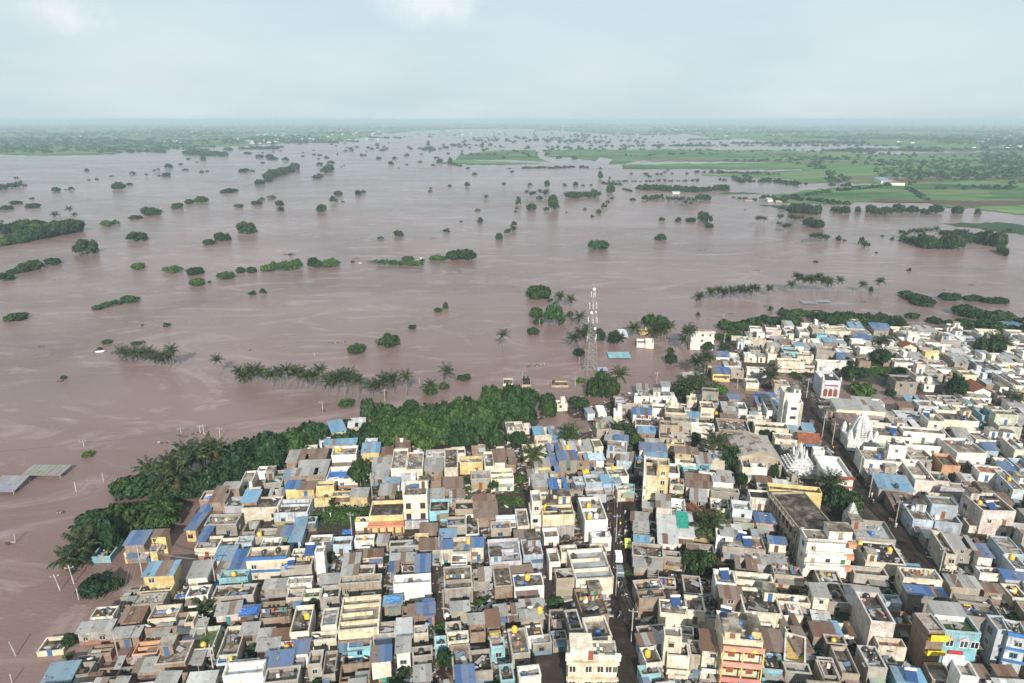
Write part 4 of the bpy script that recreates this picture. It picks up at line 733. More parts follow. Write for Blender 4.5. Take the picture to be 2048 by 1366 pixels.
def house(cx, cy, w, d, az, h, roof, wall, seed=0, clut=1.0, band=None, cross=0, room=None, label=None, cat='house', name=None, win=1.0, bal=None, par=None, base=-1.4, group='houses of the flooded town', tanks=None, wallmat=None):
    rnd = random.Random(seed); g = max(0.0, ground(cx, cy)); P = Vector((cx, cy, g)); dep = depth(P); ppm = FPX / dep
    nm = name or {'K': 'tiled_house', 'AT': 'gabled_hall', 'O': 'roofless_house'}.get(roof) or ('sheet_roofed_house' if isinstance(RF[roof][0], tuple) else 'flat_roofed_house')
    o = root(nm, P, -az); wc = WC[wall]; sh_ = rnd.uniform(.72, 1.04) if wall != 'white' else rnd.uniform(.88, 1.05); wc = tuple(min(.78, c * sh_) for c in wc)
    wm = wallmat or ('brickwork' if wall in ('brick', 'brown') else 'weathered_plaster' if wall in ('grey', 'beige') or rnd.random() < .35 else 'painted_plaster')
    t = .22; flat = not isinstance(RF[roof][0], tuple) and roof not in ('K', 'AT')
    ph = par if par is not None else (rnd.choice([.35, .7, .9, 1.0]) if flat else .0)
    top = h if flat or roof in ('K', 'AT') else h - .05
    # outer walls run up into the parapet
    m = MB(); x, y = w / 2, d / 2; z0 = base
    P0 = [(-x, -y), (x, -y), (x, y), (-x, y)]; Q0 = [(-x + t, -y + t), (x - t, -y + t), (x - t, y - t), (-x + t, y - t)]
    zt = [top] * 4
    if not flat and roof not in ('K', 'AT'): zt = [top, top, top + d * math.tan(R(5)), top + d * math.tan(R(5))]
    for i in range(4):
        j = (i + 1) % 4; a, b = P0[i], P0[j]; c_, e_ = Q0[i], Q0[j]
        m.quad((*a, z0), (*b, z0), (*b, zt[j]), (*a, zt[i])); m.quad((*e_, 0), (*c_, 0), (*c_, zt[i]), (*e_, zt[j])); m.quad((*a, zt[i]), (*b, zt[j]), (*e_, zt[j]), (*c_, zt[i]))
    build(m, 'wall', wm, o, color=wc)
    rz = h - ph
    if roof == 'O':
        m = MB(); m.box(-x + t, -y + t, -.2, x - t, y - t, .25); build(m, 'floor', 'mud', o)
        for i in range(rnd.randint(1, 2)):
            m = MB(); q = rnd.uniform(-.3, .3)
            if rnd.random() < .5: m.box(-x + t, q * d - .1, 0, x - t, q * d + .1, h * rnd.uniform(.5, .95))
            else: m.box(q * w - .1, -y + t, 0, q * w + .1, y - t, h * rnd.uniform(.5, .95))
            build(m, 'inner_wall', wm, o, color=wc)
        stuff_bits('rubble', int(w * d * 1.2 * clut), -x + .5, -y + .5, x - .5, y - .5, .25, rnd.choice(['stone_bits', 'timber', 'stone_bits']), o, seed, .45)
        if rnd.random() < .6: sheets(o, w * .45, d * .4, h * .8, rnd.choice([RF['T'][0], RF['R'][0], RF['WT'][0]]), rnd, 4, .1, 1, x0=rnd.choice([-.25, .25]) * w, y0=rnd.uniform(-.2, .25) * d)
    elif flat:
        m = MB(); 
        if ph < .15: m.box(-x - .35, -y - .35, rz - .14, x + .35, y + .35, rz + .02)
        else: m.box(-x + t, -y + t, rz - .15, x - t, y - t, rz)
        build(m, 'roof', RF[roof][0], o)
        if ph >= .15 and rnd.random() < .72 and dep < 330:      # coping a little proud of the parapet
            m = MB(); e = .06; m.box(-x - e, -y - e, h, x + e, -y + t + e, h + .07); m.box(-x - e, y - t - e, h, x + e, y + e, h + .07); m.box(-x - e, -y + t + e, h, -x + t + e, y - t - e, h + .07); m.box(x - t - e, -y + t + e, h, x + e, y - t - e, h + .07)
            build(m, 'coping', 'weathered_plaster', o, color=tuple(min(.75, c * .55 + .30) for c in wc))
        for i in range(cross):
            m = MB(); yy = -y + d * (i + 1) / (cross + 1); m.box(-x + t, yy, rz + .003, x - t - rnd.choice([0, 1.2]), yy + .2, rz + .85); build(m, 'parapet', wm, o, color=wc)
        if clut > 0 and rnd.random() < .75 and dep < 360:
            stuff_bits('clutter', int(min(60, w * d * .45) * clut), -x + .6, -y + .6, x - .6, y - .6, rz, rnd.choice(['stone_bits', 'timber', 'tin_bits', 'cloth_bits']), o, seed + 5, .42)
        if rnd.random() < .7 * clut and dep < 300:
            for i in range(rnd.randint(1, 4)):
                c_ = rnd.choice([(.42, .41, .39), (.16, .085, .05), (.25, .24, .23), (.5, .5, .5), (.10, .2, .35)]); link('loose_sheet', shared('sheet', m_sheet), o, loc=(rnd.uniform(-x * .6, x * .6), rnd.uniform(-y * .6, y * .6), rz + rnd.uniform(.08, .5)), rot=(rnd.uniform(-.12, .12), rnd.uniform(-.12, .12), rnd.uniform(0, 3.1)), scale=(rnd.uniform(.7, 1.1), rnd.uniform(1.4, 2.6), .6), color=c_)
        if rnd.random() < .5 * clut and dep < 300 and d > 6 and w > 5 and room is None: # low dividing parapet
            m = MB(); q = rnd.uniform(-.25, .3) * d; m.box(-x + t, q, rz + .003, x - t, q + .18, rz + rnd.choice([.3, .7, .9])); build(m, 'parapet', wm, o, color=wc)
    elif roof in ('K', 'AT'):
        col = RF[roof][0] if roof == 'AT' else None; rise = min(w, d) * (.26 if roof == 'K' else .17)
        al = w < d                                               # ridge runs along the longer side
        L, S = (d, w) if al else (w, d); sl = math.hypot(S / 2, rise) + .45; a = math.atan2(rise, S / 2)
        m = MB()
        if al: m.tri((-x, -y, h), (x, -y, h), (0, -y, h + rise)); m.tri((x, y, h), (-x, y, h), (0, y, h + rise))
        else: m.tri((-x, y, h), (-x, -y, h), (-x, 0, h + rise)); m.tri((x, -y, h), (x, y, h), (x, 0, h + rise))
        build(m, 'gable', wm, o, color=wc)
        n = max(3, round(L / (1.2 if roof == 'AT' else 1.0))); rows = 1 if roof == 'AT' and S < 6 else max(2, round(sl / 1.6))
        for side in (-1, 1):
            for j in range(rows):
                for i in range(n):
                    tt = (j + .5) / rows * sl; off, zz = S / 2 + .45 * math.cos(a) - tt * math.cos(a), h - .45 * math.sin(a) + tt * math.sin(a) + .06 + rnd.uniform(0, .04)
                    lp = -L / 2 - .2 + (L + .4) * (i + .5) / n; fk = rnd.uniform(.75, 1.12); c_ = tuple(q * fk for q in col) if col else (.3, .1, .06)
                    if col and rnd.random() < .18: c_ = (.15, .08, .05)
                    loc = (side * off, lp, zz) if al else (lp, side * off, zz)
                    rt = (0, side * a, 0) if al else (-side * a, 0, 0)
                    sc_ = (sl / rows * 1.05, (L + .4) / n * 1.02, 1) if al else ((L + .4) / n * 1.02, sl / rows * 1.05, 1)
                    link('roof_sheet' if col else 'tile_strip', shared('sheet', m_sheet) if col else shared('tile', lambda: MB().box(-.5, -.5, -.05, .5, .5, .05).mesh('tile_strip', 'clay_tile')), o, loc=loc, rot=rt, scale=sc_, color=c_)
    else:
        sheets(o, w, d, h, RF[roof][0], rnd)
        if rnd.random() < .6 and dep < 300: stuff_bits('weights', int(w * d * .12) + 2, -x, -y, x, y * .9, h + .3, rnd.choice(['stone_bits', 'timber']), o, seed + 9, .25)
    if ppm > 3.2 and roof != 'AT' and not label:
        if rnd.random() < .42:          # sheet awning over the front
            aw = w * rnd.uniform(.35, .95); ad = rnd.uniform(.9, 2.2); ax = rnd.uniform(-1, 1) * (w - aw) / 2; az_ = min(h - .5, rnd.uniform(2.1, 2.7)); n_ = max(1, round(aw / 1.3)); cc = rnd.choice([(.30, .29, .27), (.14, .08, .05), (.38, .37, .35), (.07, .15, .28), (.22, .2, .18)])
            for i in range(n_): link('awning_sheet', shared('sheet', m_sheet), o, loc=(ax - aw / 2 + aw * (i + .5) / n_, -y - ad / 2, az_ + rnd.uniform(-.03, .03)), rot=(R(12), 0, rnd.uniform(-.03, .03)), scale=(aw / n_ * 1.04, ad, .8), color=tuple(q * rnd.choice([.8, 1, 1.15]) for q in cc))
        if rnd.random() < .25:          # painted or damp-stained foot of the front wall
            m = MB(); m.box(-x + .02, -y - .03, -.5, x - .02, -y - .003, rnd.uniform(.8, 1.3)); build(m, 'dado', 'weathered_plaster', o, color=rnd.choice([(.30, .16, .12), (.16, .26, .34), (.28, .26, .23), (.36, .28, .12)]))
    if ppm > 4.5 and flat and roof != 'O' and ph > .15 and rnd.random() < .09 and not label:      # washing on a line
        q = root('washing_line', (0, 0, 0)); q.parent = o; yy = rnd.uniform(-.3, .3) * d
        m = MB(); m.tube((-x + .3, yy, rz), (-x + .3, yy, rz + 1.7), .03); m.tube((x - .3, yy, rz), (x - .3, yy, rz + 1.7), .03); m.tube((-x + .3, yy, rz + 1.65), (x - .3, yy, rz + 1.65), .015, 3); build(m, 'line', 'wire', q)
        for i in range(int(w / .9)):
            if rnd.random() < .7: cx2 = -x + .7 + i * .85; hh = rnd.uniform(.6, 1.2); link('cloth', MB().box(cx2 - .3, yy - .02, rz + 1.64 - hh, cx2 + .3, yy + .02, rz + 1.64).mesh('cloth', 'painted_plaster'), q, color=rnd.choice([(.6, .58, .55), (.5, .48, .45), (.36, .08, .06), (.08, .17, .34), (.5, .36, .1), (.28, .12, .2), (.1, .22, .2)]))
    if band:
        ns = max(1, round(h / 3.2)); bc = WC.get(band, band) if isinstance(band, str) else band
        for s in range(1, ns + 1):
            z = h * s / ns - .35 if s == ns else (h - .7) * s / ns; m = MB(); m.box(-x - .28, -y - .30, z, x + .28, -y - .003, z + (.75 if s == ns else .5)); build(m, 'band', 'painted_plaster', o, color=bc)
    if bal and ppm > 3:
        ns = max(1, round(h / 3.2))
        for s in range(1, ns):
            z = (h - .7) * s / ns; m = MB(); m.box(-x, -y - 1.1, z - .12, x, -y - .005, z); m.box(-x, -y - 1.1, z, x, -y - 1.0, z + .8); build(m, 'balcony', 'painted_plaster', o, color=WC.get(bal, wc))
    if room is None and flat and roof != 'O' and w > 4 and d > 7 and dep < 320 and h < 4.6 and rnd.random() < .38:
        uh, ud = rnd.uniform(2.4, 3.0), d * rnd.uniform(.35, .6); uw = w * rnd.choice([1, 1, .6]); ux = 0 if uw == w else rnd.choice([-1, 1]) * (w - uw) / 2; a0, a1, b0, b1 = ux - uw / 2 + .02, ux + uw / 2 - .02, y - ud, y - .02
        m = MB(); zz = h + uh; pts = [(a0, b0), (a1, b0), (a1, b1), (a0, b1)]; inn = [(a0 + t, b0 + t), (a1 - t, b0 + t), (a1 - t, b1 - t), (a0 + t, b1 - t)]
        for i in range(4):
            j = (i + 1) % 4; m.quad((*pts[i], rz), (*pts[j], rz), (*pts[j], zz), (*pts[i], zz)); m.quad((*pts[i], zz), (*pts[j], zz), (*inn[j], zz), (*inn[i], zz)); m.quad((*inn[j], zz - .7), (*inn[i], zz - .7), (*inn[i], zz), (*inn[j], zz))
        q = build(m, 'upper_storey', wm, o, color=wc); m = MB(); m.box(a0 + t, b0 + t, zz - .6, a1 - t, b1 - t, zz - .5); build(m, 'upper_roof', RF[rnd.choice('FDF')][0], q)
        link('door', shared('door', m_door), q, loc=((a0 + a1) / 2, b0, rz), color=rnd.choice(DCOL)); room = ()
    if room is None and flat and roof != 'O' and w > 4.5 and d > 5.5 and rnd.random() < .34: room = (rnd.choice([-1, 1]), rnd.choice([-1, 1, 1]), rnd.uniform(2.0, 3.0), rnd.uniform(2.2, 3.6))
    if room:
        sx_, sy_, rw, rd = room; rw = min(rw, w * .8); rd = min(rd, d * .8); ax = sx_ * (x - rw / 2 - .24); ay = sy_ * (y - rd / 2 - .24); m = MB(); m.box(ax - rw / 2, ay - rd / 2, rz - .02, ax + rw / 2, ay + rd / 2, rz + 2.3)
        q = build(m, 'stair_room', wm, o, color=wc); m = MB(); m.box(ax - rw / 2 - .2, ay - rd / 2 - .25, rz + 2.303, ax + rw / 2 + .2, ay + rd / 2 + .2, rz + 2.42); build(m, 'slab', 'concrete_roof', q)
        link('door', shared('door', m_door), q, loc=(ax, ay - rd / 2, rz + .02), color=rnd.choice(DCOL))
    if win and ppm > 2.6:
        windows(o, 's', w, d, h - (ph if flat else 0) + .5, 1, ppm, wc, rnd)
        if ppm > 4 and h > 4 and az < -.02 or cx < 10: windows(o, 'e', w, d, h, 1, ppm, wc, rnd, False, False) if rnd.random() < .6 else None
        if ppm > 4 and h > 4 and cx > 25 and rnd.random() < .6: windows(o, 'w', w, d, h, 1, ppm, wc, rnd, False, False)
    if flat and roof != 'O' and ph > .2:
        for i in range(tanks if tanks is not None else (1 if rnd.random() < .22 * clut else 0)):
            lx, ly = rnd.uniform(-x + .9, x - .9), rnd.uniform(-y + .9, y - .9); TANKS.append((o, lx, ly, rz, rnd))
    STAT['house'] += 1
    ns = max(1, round(h / 2.9)); st_ = ['single-storey', 'two-storey', 'three-storey', 'four-storey'][min(3, ns - 1)]
    lab = label or f'{st_} {WN[wall]} house with {RF[roof][1]}'
    HINFO.append((o, w, d, az, h, roof, rz, ppm))
    tag(o, lab, cat, group if cat == 'house' else None, at=P, fixed=bool(label)); take(cx, cy, w, d, az, .35); return o
def zone_az(u, v):
    P = G(u, v, 4); xs = 30 + (P.y - 150) * .03
    if P.x < xs: return R(-6 + 2.0 * math.sin(P.y * .05) + (P.x - xs) * .0)
    return R(9 + 2.0 * math.sin(P.y * .04 + 1))
def house_px(cr, xl, xr, yf, yb, h, roof, wall, **k):
    """roof edge towards the camera from xl to xr at height yf, back edge at yb (photo pixels of a crop), h = roof height in metres"""
    ul, vf = cvt(cr, xl, yf); ur, _ = cvt(cr, xr, yf); _, vb = cvt(cr, xl, yb); xb = k.pop('xb', None)
    z = h + .5; um = (ul + ur) / 2; A = G(um, vf, z); w = (G(ur, vf, z) - G(ul, vf, z)).length
    az = k.pop('az', None)
    if xb is not None:
        ub, _ = cvt(cr, xb, yb); a, b = G(ul, vf, z), G(ub, vb, z); az = math.atan2(b.x - a.x, b.y - a.y); az = max(R(-35), min(R(45), az))
    if az is None: az = zone_az(um, vf)
    dd = (G(um, vb, z).y - A.y) / math.cos(az); dd = max(2.4, min(dd, 60)); w = max(1.8, w * math.cos(az) if xb is None or abs(az) < R(20) else w * .95)
    cx, cy = A.x + math.sin(az) * dd / 2, A.y + math.cos(az) * dd / 2
    def hit(s_, w_):      # how much of the footprint would stand in a street
        q = cells(cx + s_ * math.cos(az), cy - s_ * math.sin(az), w_, dd, az); return 0 if q is None or not q[2].any() else STREETM[q[0][q[2]], q[1][q[2]]].mean()
    if hit(0, w) > .02 and h < 9.3 and k.get('name') is None:
        for s_, f_ in ((.8, 1), (-.8, 1), (1.6, 1), (-1.6, 1), (1.2, .8), (-1.2, .8), (2.4, .85), (-2.4, .85), (2, .6), (-2, .6), (3.2, .7), (-3.2, .7), (4, .6), (-4, .6)):
            if hit(s_, w * f_) <= .02: w *= f_; cx += s_ * math.cos(az); cy -= s_ * math.sin(az); break
    return house(cx, cy, w, dd, az, h, roof, wall, seed=int(ul * 13 + vf * 7), **k)
# ------------------------------------------------------------------ houses one can pick out, read off the photograph
H1 = [(795,1000,520,445,3.6,'F','yellow'),(795,915,465,392,6.8,'B','brick'),(925,1055,415,385,6.4,'R','yellow'),(583,700,548,440,1.6,'D','cyan'),(920,1105,668,592,7,'LB','yellow'),(885,1090,775,738,3.6,'F','yellow'),
 (1188,1250,372,235,4.5,'B','yellow',{'xb':1310}),(1265,1310,445,365,3.2,'B','grey',{'xb':1325}),(1345,1440,205,120,6.8,'R','brick'),(1430,1530,122,90,7.2,'T','brick'),(1440,1550,230,165,5.6,'F','lav'),(1550,1642,195,135,6.6,'LB','brick'),
 (1310,1510,340,272,5,'F','grey'),(1245,1390,490,412,4,'F','cream'),(1392,1505,480,425,4,'F','cream'),(1507,1610,458,412,4,'F','blue'),(1480,1570,635,530,4.5,'B','cyan'),(1405,1585,695,642,3.4,'F','cyan'),(1205,1325,690,602,2.5,'T','white'),
 (1360,1620,818,742,4,'F','grey'),(850,1040,862,792,3,'F','grey'),(945,1120,940,850,5,'F','cream'),(930,1190,995,905,4.6,'D','brick'),(1185,1228,965,895,6,'F','cream'),(575,715,930,862,5,'F','white'),(498,700,1020,966,3.2,'T','grey'),
 (705,880,1058,1022,2.5,'T','brick'),(235,395,1150,1055,1.1,'D','paleyellow'),(270,440,1345,1238,3.5,'LB','grey'),(845,1000,1165,1082,3,'O','orange'),(990,1180,1228,1085,6,'F','brick'),(860,1075,1270,1200,4.4,'T','brick'),(1200,1360,1145,1000,4,'M','green'),
 (1392,1520,1190,1000,4,'F','cream'),(1430,1640,1312,1222,5.5,'W','white'),(1160,1290,1240,1192,2.5,'T','grey'),(985,1070,1045,985,3,'T','grey'),(460,560,1300,1215,2.6,'O','grey'),(770,900,960,880,2.6,'R','brick'),(1130,1300,1030,960,3,'T','brick')]
H1 += [(560,700,1165,1105,2,'O','brick'),(470,620,1232,1180,1.8,'O','grey'),(600,740,1322,1252,2.2,'O','brick'),(742,850,1252,1202,2.4,'T','brick'),(500,610,1366,1315,2,'R','brick'),(622,760,1372,1332,2,'O','grey'),(700,800,905,855,2.2,'O','brick'),(770,870,800,760,1.6,'O','grey')]
H2 = [(300,560,560,482,5.2,'F','cream'),(530,770,600,502,4.5,'D','paleblue'),(615,700,428,380,6.5,'B','yellow'),(702,815,430,385,6.5,'R','yellow'),(832,960,410,375,6.2,'D','yellow'),(812,940,495,455,3.5,'F','yellow'),(945,1078,480,442,4,'D','yellow'),
 (1082,1200,485,432,4,'T','yellow'),(600,720,345,302,4,'LB','brick'),(660,900,330,240,5,'T','brick'),(410,530,300,265,3.5,'D','white'),(700,900,212,152,3,'R','brick'),(622,690,235,165,4,'T','brick'),(945,1120,185,120,6.5,'F','white',{'tanks':1}),(895,1120,105,78,3.5,'LB','grey'),(905,1130,362,268,3,'W','white'),
 (1165,1285,165,110,5.5,'LB','yellow'),(1370,1480,280,140,6.5,'F','cream'),(1482,1600,290,165,6,'F','cream'),(1225,1350,350,225,3.5,'T','grey'),(1115,1270,670,630,4.5,'F','cream'),(1110,1250,800,770,3.5,'F','white'),
 (580,800,985,925,6,'F','grey'),(760,820,905,848,7,'B','white'),(825,890,885,840,8,'F','white',{'clut':0}),(660,760,905,866,5,'F','cream'),(785,940,815,762,5,'F','white'),(945,1085,830,772,4,'D','blue'),(550,640,760,702,3.6,'B','beige'),(730,830,672,632,3.5,'M','cyan'),
 (640,720,800,650,2.6,'LB','blue'),(1360,1580,842,812,3.5,'D','grey'),(1020,1130,1045,912,5,'T','lav'),(1115,1250,1042,975,5,'F','pink'),(1000,1300,1105,1048,4.8,'Q','beige'),(1390,1660,1110,1042,6,'W','white',{'win':0,'clut':0.2}),(1550,1650,1020,918,5.2,'B','brick'),
 (1365,1422,1020,966,3.5,'B','cyan'),(1450,1545,1028,1000,3.5,'F','orange'),(1370,1548,945,905,3.6,'T','brick'),(1580,1720,865,800,3.5,'R','beige'),(1545,1640,790,762,2.6,'Y','yellow'),(625,800,1108,1086,4.6,'F','white'),(460,620,1140,1098,3,'T','grey'),
 (740,860,1212,1148,3.5,'M','green'),(862,1000,1212,1122,4,'D','grey'),(620,735,1215,1150,3.2,'F','beige'),(1140,1215,890,850,4,'F','white'),(1135,1310,920,880,4,'R','cream'),(395,560,760,700,2.6,'O','grey'),(300,390,720,640,2.6,'O','grey'),(1250,1380,180,140,2.4,'R','brick'),(1290,1400,470,410,2.4,'T','brick')]
H3 = [(735,890,682,460,5.5,'F','cream',{'tanks':1}),(990,1118,625,482,5,'F','cream'),(905,1115,745,700,3.5,'F','cream'),(1615,1730,725,588,4,'WT','grey'),(1510,1650,455,396,4,'LB','brick'),(1655,1785,540,470,4.5,'R','brick'),(1788,1920,520,455,4.6,'B','brick'),
 (530,745,952,852,5,'B','white'),(768,880,850,760,5,'B','white'),(190,510,1030,922,6.5,'W','white',{'clut':.2}),(520,800,1090,965,4.6,'D','grey'),(1405,1560,915,812,5.6,'B','cream'),(1210,1400,812,760,3.5,'D','cyan'),(1750,1870,690,642,4.5,'F','cream'),(1610,1720,842,742,5,'T','cream'),
 (1760,1890,1075,970,3.5,'T','brick'),(1740,1905,880,800,4,'D','grey'),(1925,2020,790,750,4,'D','cyan'),(475,590,740,665,3,'T','brick'),(592,728,740,668,3,'R','brick'),(490,730,565,512,3,'D','brick'),(470,635,822,752,3,'T','grey'),(330,470,540,492,2.4,'B','grey'),(640,760,832,782,4,'D','white'),
 (135,288,935,872,3.5,'F','paleblue'),(1000,1105,1030,832,4,'D','grey'),(880,995,950,832,4,'F','grey'),(1140,1390,1085,935,2.4,'O','brick'),(1130,1410,752,690,3,'O','brick'),(490,740,485,435,2.6,'O','brick'),(1420,1600,700,600,3.2,'D','grey'),(335,465,700,620,2.6,'T','brick')]
H4 = [(155,265,312,155,7,'F','cream'),(280,465,268,218,5,'F','yellow'),(480,558,302,182,5,'D','cream'),(560,645,265,178,5.2,'R','cream'),(650,730,282,182,3.5,'R','brick'),(530,715,402,315,5,'F','cream',{'cross':1}),(370,528,402,335,4.2,'F','grey'),(885,1005,300,247,4.5,'T','yellow'),
 (1075,1225,245,187,6,'B','grey'),(1000,1112,190,127,5,'B','grey'),(1010,1080,340,222,2.5,'B','paleblue'),(1010,1145,480,412,5,'B','cream'),(1150,1270,500,402,3.5,'F','grey'),(1200,1290,432,382,4,'W','blue'),(1292,1428,432,366,5,'F','blue'),(1432,1575,430,377,5,'LB','blue'),
 (1300,1460,522,462,3.5,'F','lav'),(1480,1640,382,302,5.5,'F','cream'),(1545,1650,492,462,4.5,'F','cream'),(1652,1765,500,442,4.5,'D','cyan'),(860,940,580,492,8.5,'F','cream'),(850,935,690,592,7,'F','white'),(35,190,660,562,4,'D','cyan'),(240,390,640,562,4,'D','beige'),
 (400,580,705,545,3,'R','brick'),(175,325,772,702,4,'D','grey'),(328,435,845,682,3.5,'D','white'),(570,738,732,692,4.5,'W','paleblue'),(742,840,782,642,5,'F','cream'),(530,690,802,742,4,'D','beige'),(120,215,962,905,5.5,'B','cream'),(375,470,945,885,5.5,'B','cream'),(218,372,990,870,4.4,'F','cream'),
 (520,780,1068,882,5,'Q','lav',{'cross':1}),(790,950,1012,882,5,'F','blue'),(560,705,1262,1092,4.5,'D','brick'),(717,960,1265,1162,4.5,'F','white',{'tanks':1}),(155,385,1282,1102,5,'F','grey'),(1210,1520,1200,962,6,'Q','cream',{'cross':2}),(1055,1205,1200,1120,6.4,'D','beige',{'win':0}),
 (1340,1500,872,852,5,'W','white',{'win':0}),(1095,1230,990,932,5,'F','cream'),(1000,1090,1072,962,6,'F','white'),(1250,1380,1262,1202,4.5,'D','white'),(30,150,560,490,2.6,'T','brick'),(0,140,330,250,2.4,'T','brick'),(1210,1380,250,190,3,'O','brick'),(1460,1620,180,90,6.4,'F','paleblue'),(1540,1665,250,200,5,'T','blue'),(1290,1440,250,210,2.6,'LB','white'),
 (660,800,10,-60,6,'F','cream'),(880,1020,40,-10,6.5,'LB','cream'),(1380,1500,0,-60,4,'F','beige'),(870,1000,460,380,3,'T','brick'),(0,130,440,370,2.2,'O','brick'),(150,300,470,400,2.6,'R','brick')]
H5 = [(875,1070,540,477,3.5,'T','grey'),(750,870,582,512,3,'T','grey'),(875,1080,640,582,3.4,'T','beige'),(1430,1680,600,352,4,'D','brick'),(1320,1438,732,552,5,'D','grey'),(1525,1745,802,612,7,'F','cream'),(205,400,842,752,4.5,'M','cream'),(190,330,752,662,3,'M','beige'),(410,550,762,702,4,'D','brick'),
 (570,680,700,572,4.5,'R','grey'),(590,690,822,742,5,'Y','brick'),(600,730,892,822,4.5,'F','cyan'),(430,620,1110,912,4.5,'D','grey'),(290,450,1211,1082,5,'B','cream'),(690,820,1200,1052,4,'F','cyan'),(855,1060,1165,1062,6,'F','white'),(790,960,952,722,4.5,'F','grey'),(930,1080,792,692,4,'F','white'),
 (980,1160,862,802,3.5,'F','grey'),(1165,1300,822,742,4,'F','grey'),(240,400,562,502,4,'T','beige'),(640,740,602,522,3.5,'T','grey'),(1150,1290,642,545,3.5,'D','grey'),(400,550,680,640,3,'T','brick'),(250,425,1060,870,4.2,'F','brick'),(0,80,600,480,3.2,'B','brick')]
H6 = [(92,205,222,172,3,'T','brick'),(110,210,290,237,3,'T','brick'),(130,215,345,302,3,'W','brick'),(138,280,378,342,3,'LB','cream'),(122,345,478,387,4.5,'D','beige'),(110,280,548,502,4,'T','grey'),(350,465,482,440,4.5,'D','grey'),(100,300,715,645,4.5,'F','beige'),
 (310,430,692,627,4,'D','brick'),(492,620,742,612,4,'D','brown'),(115,310,772,722,6.5,'F','brick',{'wallmat':'brickwork'}),(112,330,1030,972,4,'F','grey'),(115,320,1098,1037,4.5,'T','paleblue'),(120,260,1238,1122,4.5,'D','white'),(125,270,1320,1292,3.5,'F','cyan'),(320,503,882,782,6.5,'F','cream'),
 (505,640,862,752,7.5,'F','cream'),(350,475,1046,976,8.5,'Q','cream'),(372,528,1182,1082,7,'F','cream',{'bal':'cream'}),(532,620,1182,1072,7,'F','beige'),(622,755,1138,1017,7.6,'R','cream',{'bal':'cream'}),(295,390,130,52,7,'T','pink'),(392,505,190,67,5,'W','white'),(310,440,385,212,4,'WT','white'),(444,555,338,187,4.2,'WT','white'),
 (515,590,190,112,4,'K','beige'),(592,710,196,142,4,'K','white'),(835,970,147,82,7,'Q','paleblue'),(1000,1140,240,182,4.5,'B','orange'),(840,985,238,218,4,'F','grey'),(765,1063,415,322,5.5,'F','grey'),(720,835,330,282,6.5,'T','white'),(1095,1210,388,352,6.5,'B','cream'),(510,705,452,382,3.5,'O','grey'),
 (715,858,667,572,7,'F','white'),(862,1120,652,592,6.5,'F','cream'),(1010,1210,530,477,3.5,'T','lav'),(1130,1330,612,547,4.5,'D','beige'),(750,900,772,702,6,'R','brick'),(920,1180,880,702,6.2,'D','cream'),(1410,1515,762,682,7,'T','cream'),(1150,1380,802,747,4.5,'F','cream'),(1030,1140,1022,947,4,'Y','white'),
 (1042,1200,1142,1012,4,'R','grey'),(1195,1345,1232,1032,4.5,'Y','white',{'xb':1205}),(1290,1400,1150,912,4,'R','white',{'az':R(-2)}),(1410,1560,1042,962,4,'R','brick'),(1210,1390,1302,1242,5,'F','grey'),(1052,1205,1282,1162,4,'D','cyan'),(1480,1592,1330,1192,4.5,'D','grey'),(1240,1330,900,820,4,'W','cream'),(230,310,620,540,2.6,'O','brick')]
H7 = [(260,530,350,217,5,'Q','grey'),(330,600,525,372,5,'D','cream',{'tanks':1}),(0,160,670,572,3.5,'F','grey'),(250,480,612,552,4.5,'D','grey'),(615,750,216,107,6,'F','blue'),(822,1000,242,122,6,'F','blue'),(430,590,130,42,4.5,'R','grey'),(770,872,450,282,7,'F','cream',{'xb':670,'bal':'cream'}),(940,1098,420,337,6,'T','grey'),
 (1125,1220,480,402,5.5,'B','white'),(1155,1385,155,25,8,'D','pink',{'xb':1010}),(1065,1260,270,212,4,'C','cream'),(1310,1444,460,332,6,'F','blue'),(1385,1480,570,467,5.5,'F','paleblue'),(600,860,640,562,7,'F','cream'),(630,885,750,707,6.6,'B','grey'),(365,530,945,732,8,'D','pink',{'xb':252,'win':0}),(420,610,1115,1062,6.5,'C','cream'),
 (535,655,960,862,5,'D','brick'),(820,1020,890,815,9.6,'T','white'),(1110,1360,925,762,8,'D','grey',{'xb':1010}),(930,1130,690,622,5,'T','beige'),(1350,1480,1010,902,8.5,'F','paleblue'),(345,475,1270,1112,6,'W','grey',{'tanks':2,'xb':262}),(160,280,1310,1112,5.5,'D','beige'),(50,190,1100,1032,4.5,'D','brick'),
 (1000,1120,1330,1212,8.5,'F','white',{'win':0,'xb':935}),(550,740,1366,1282,4.5,'LB','cyan'),(1140,1300,600,575,4,'F','white'),(1320,1480,640,585,4.4,'B','paleblue'),(1170,1290,730,680,4,'R','brick'),(30,150,1366,1210,5,'O','beige'),(480,545,1240,1140,3.6,'F','grey'),(1240,1320,200,110,5,'F','cream')]
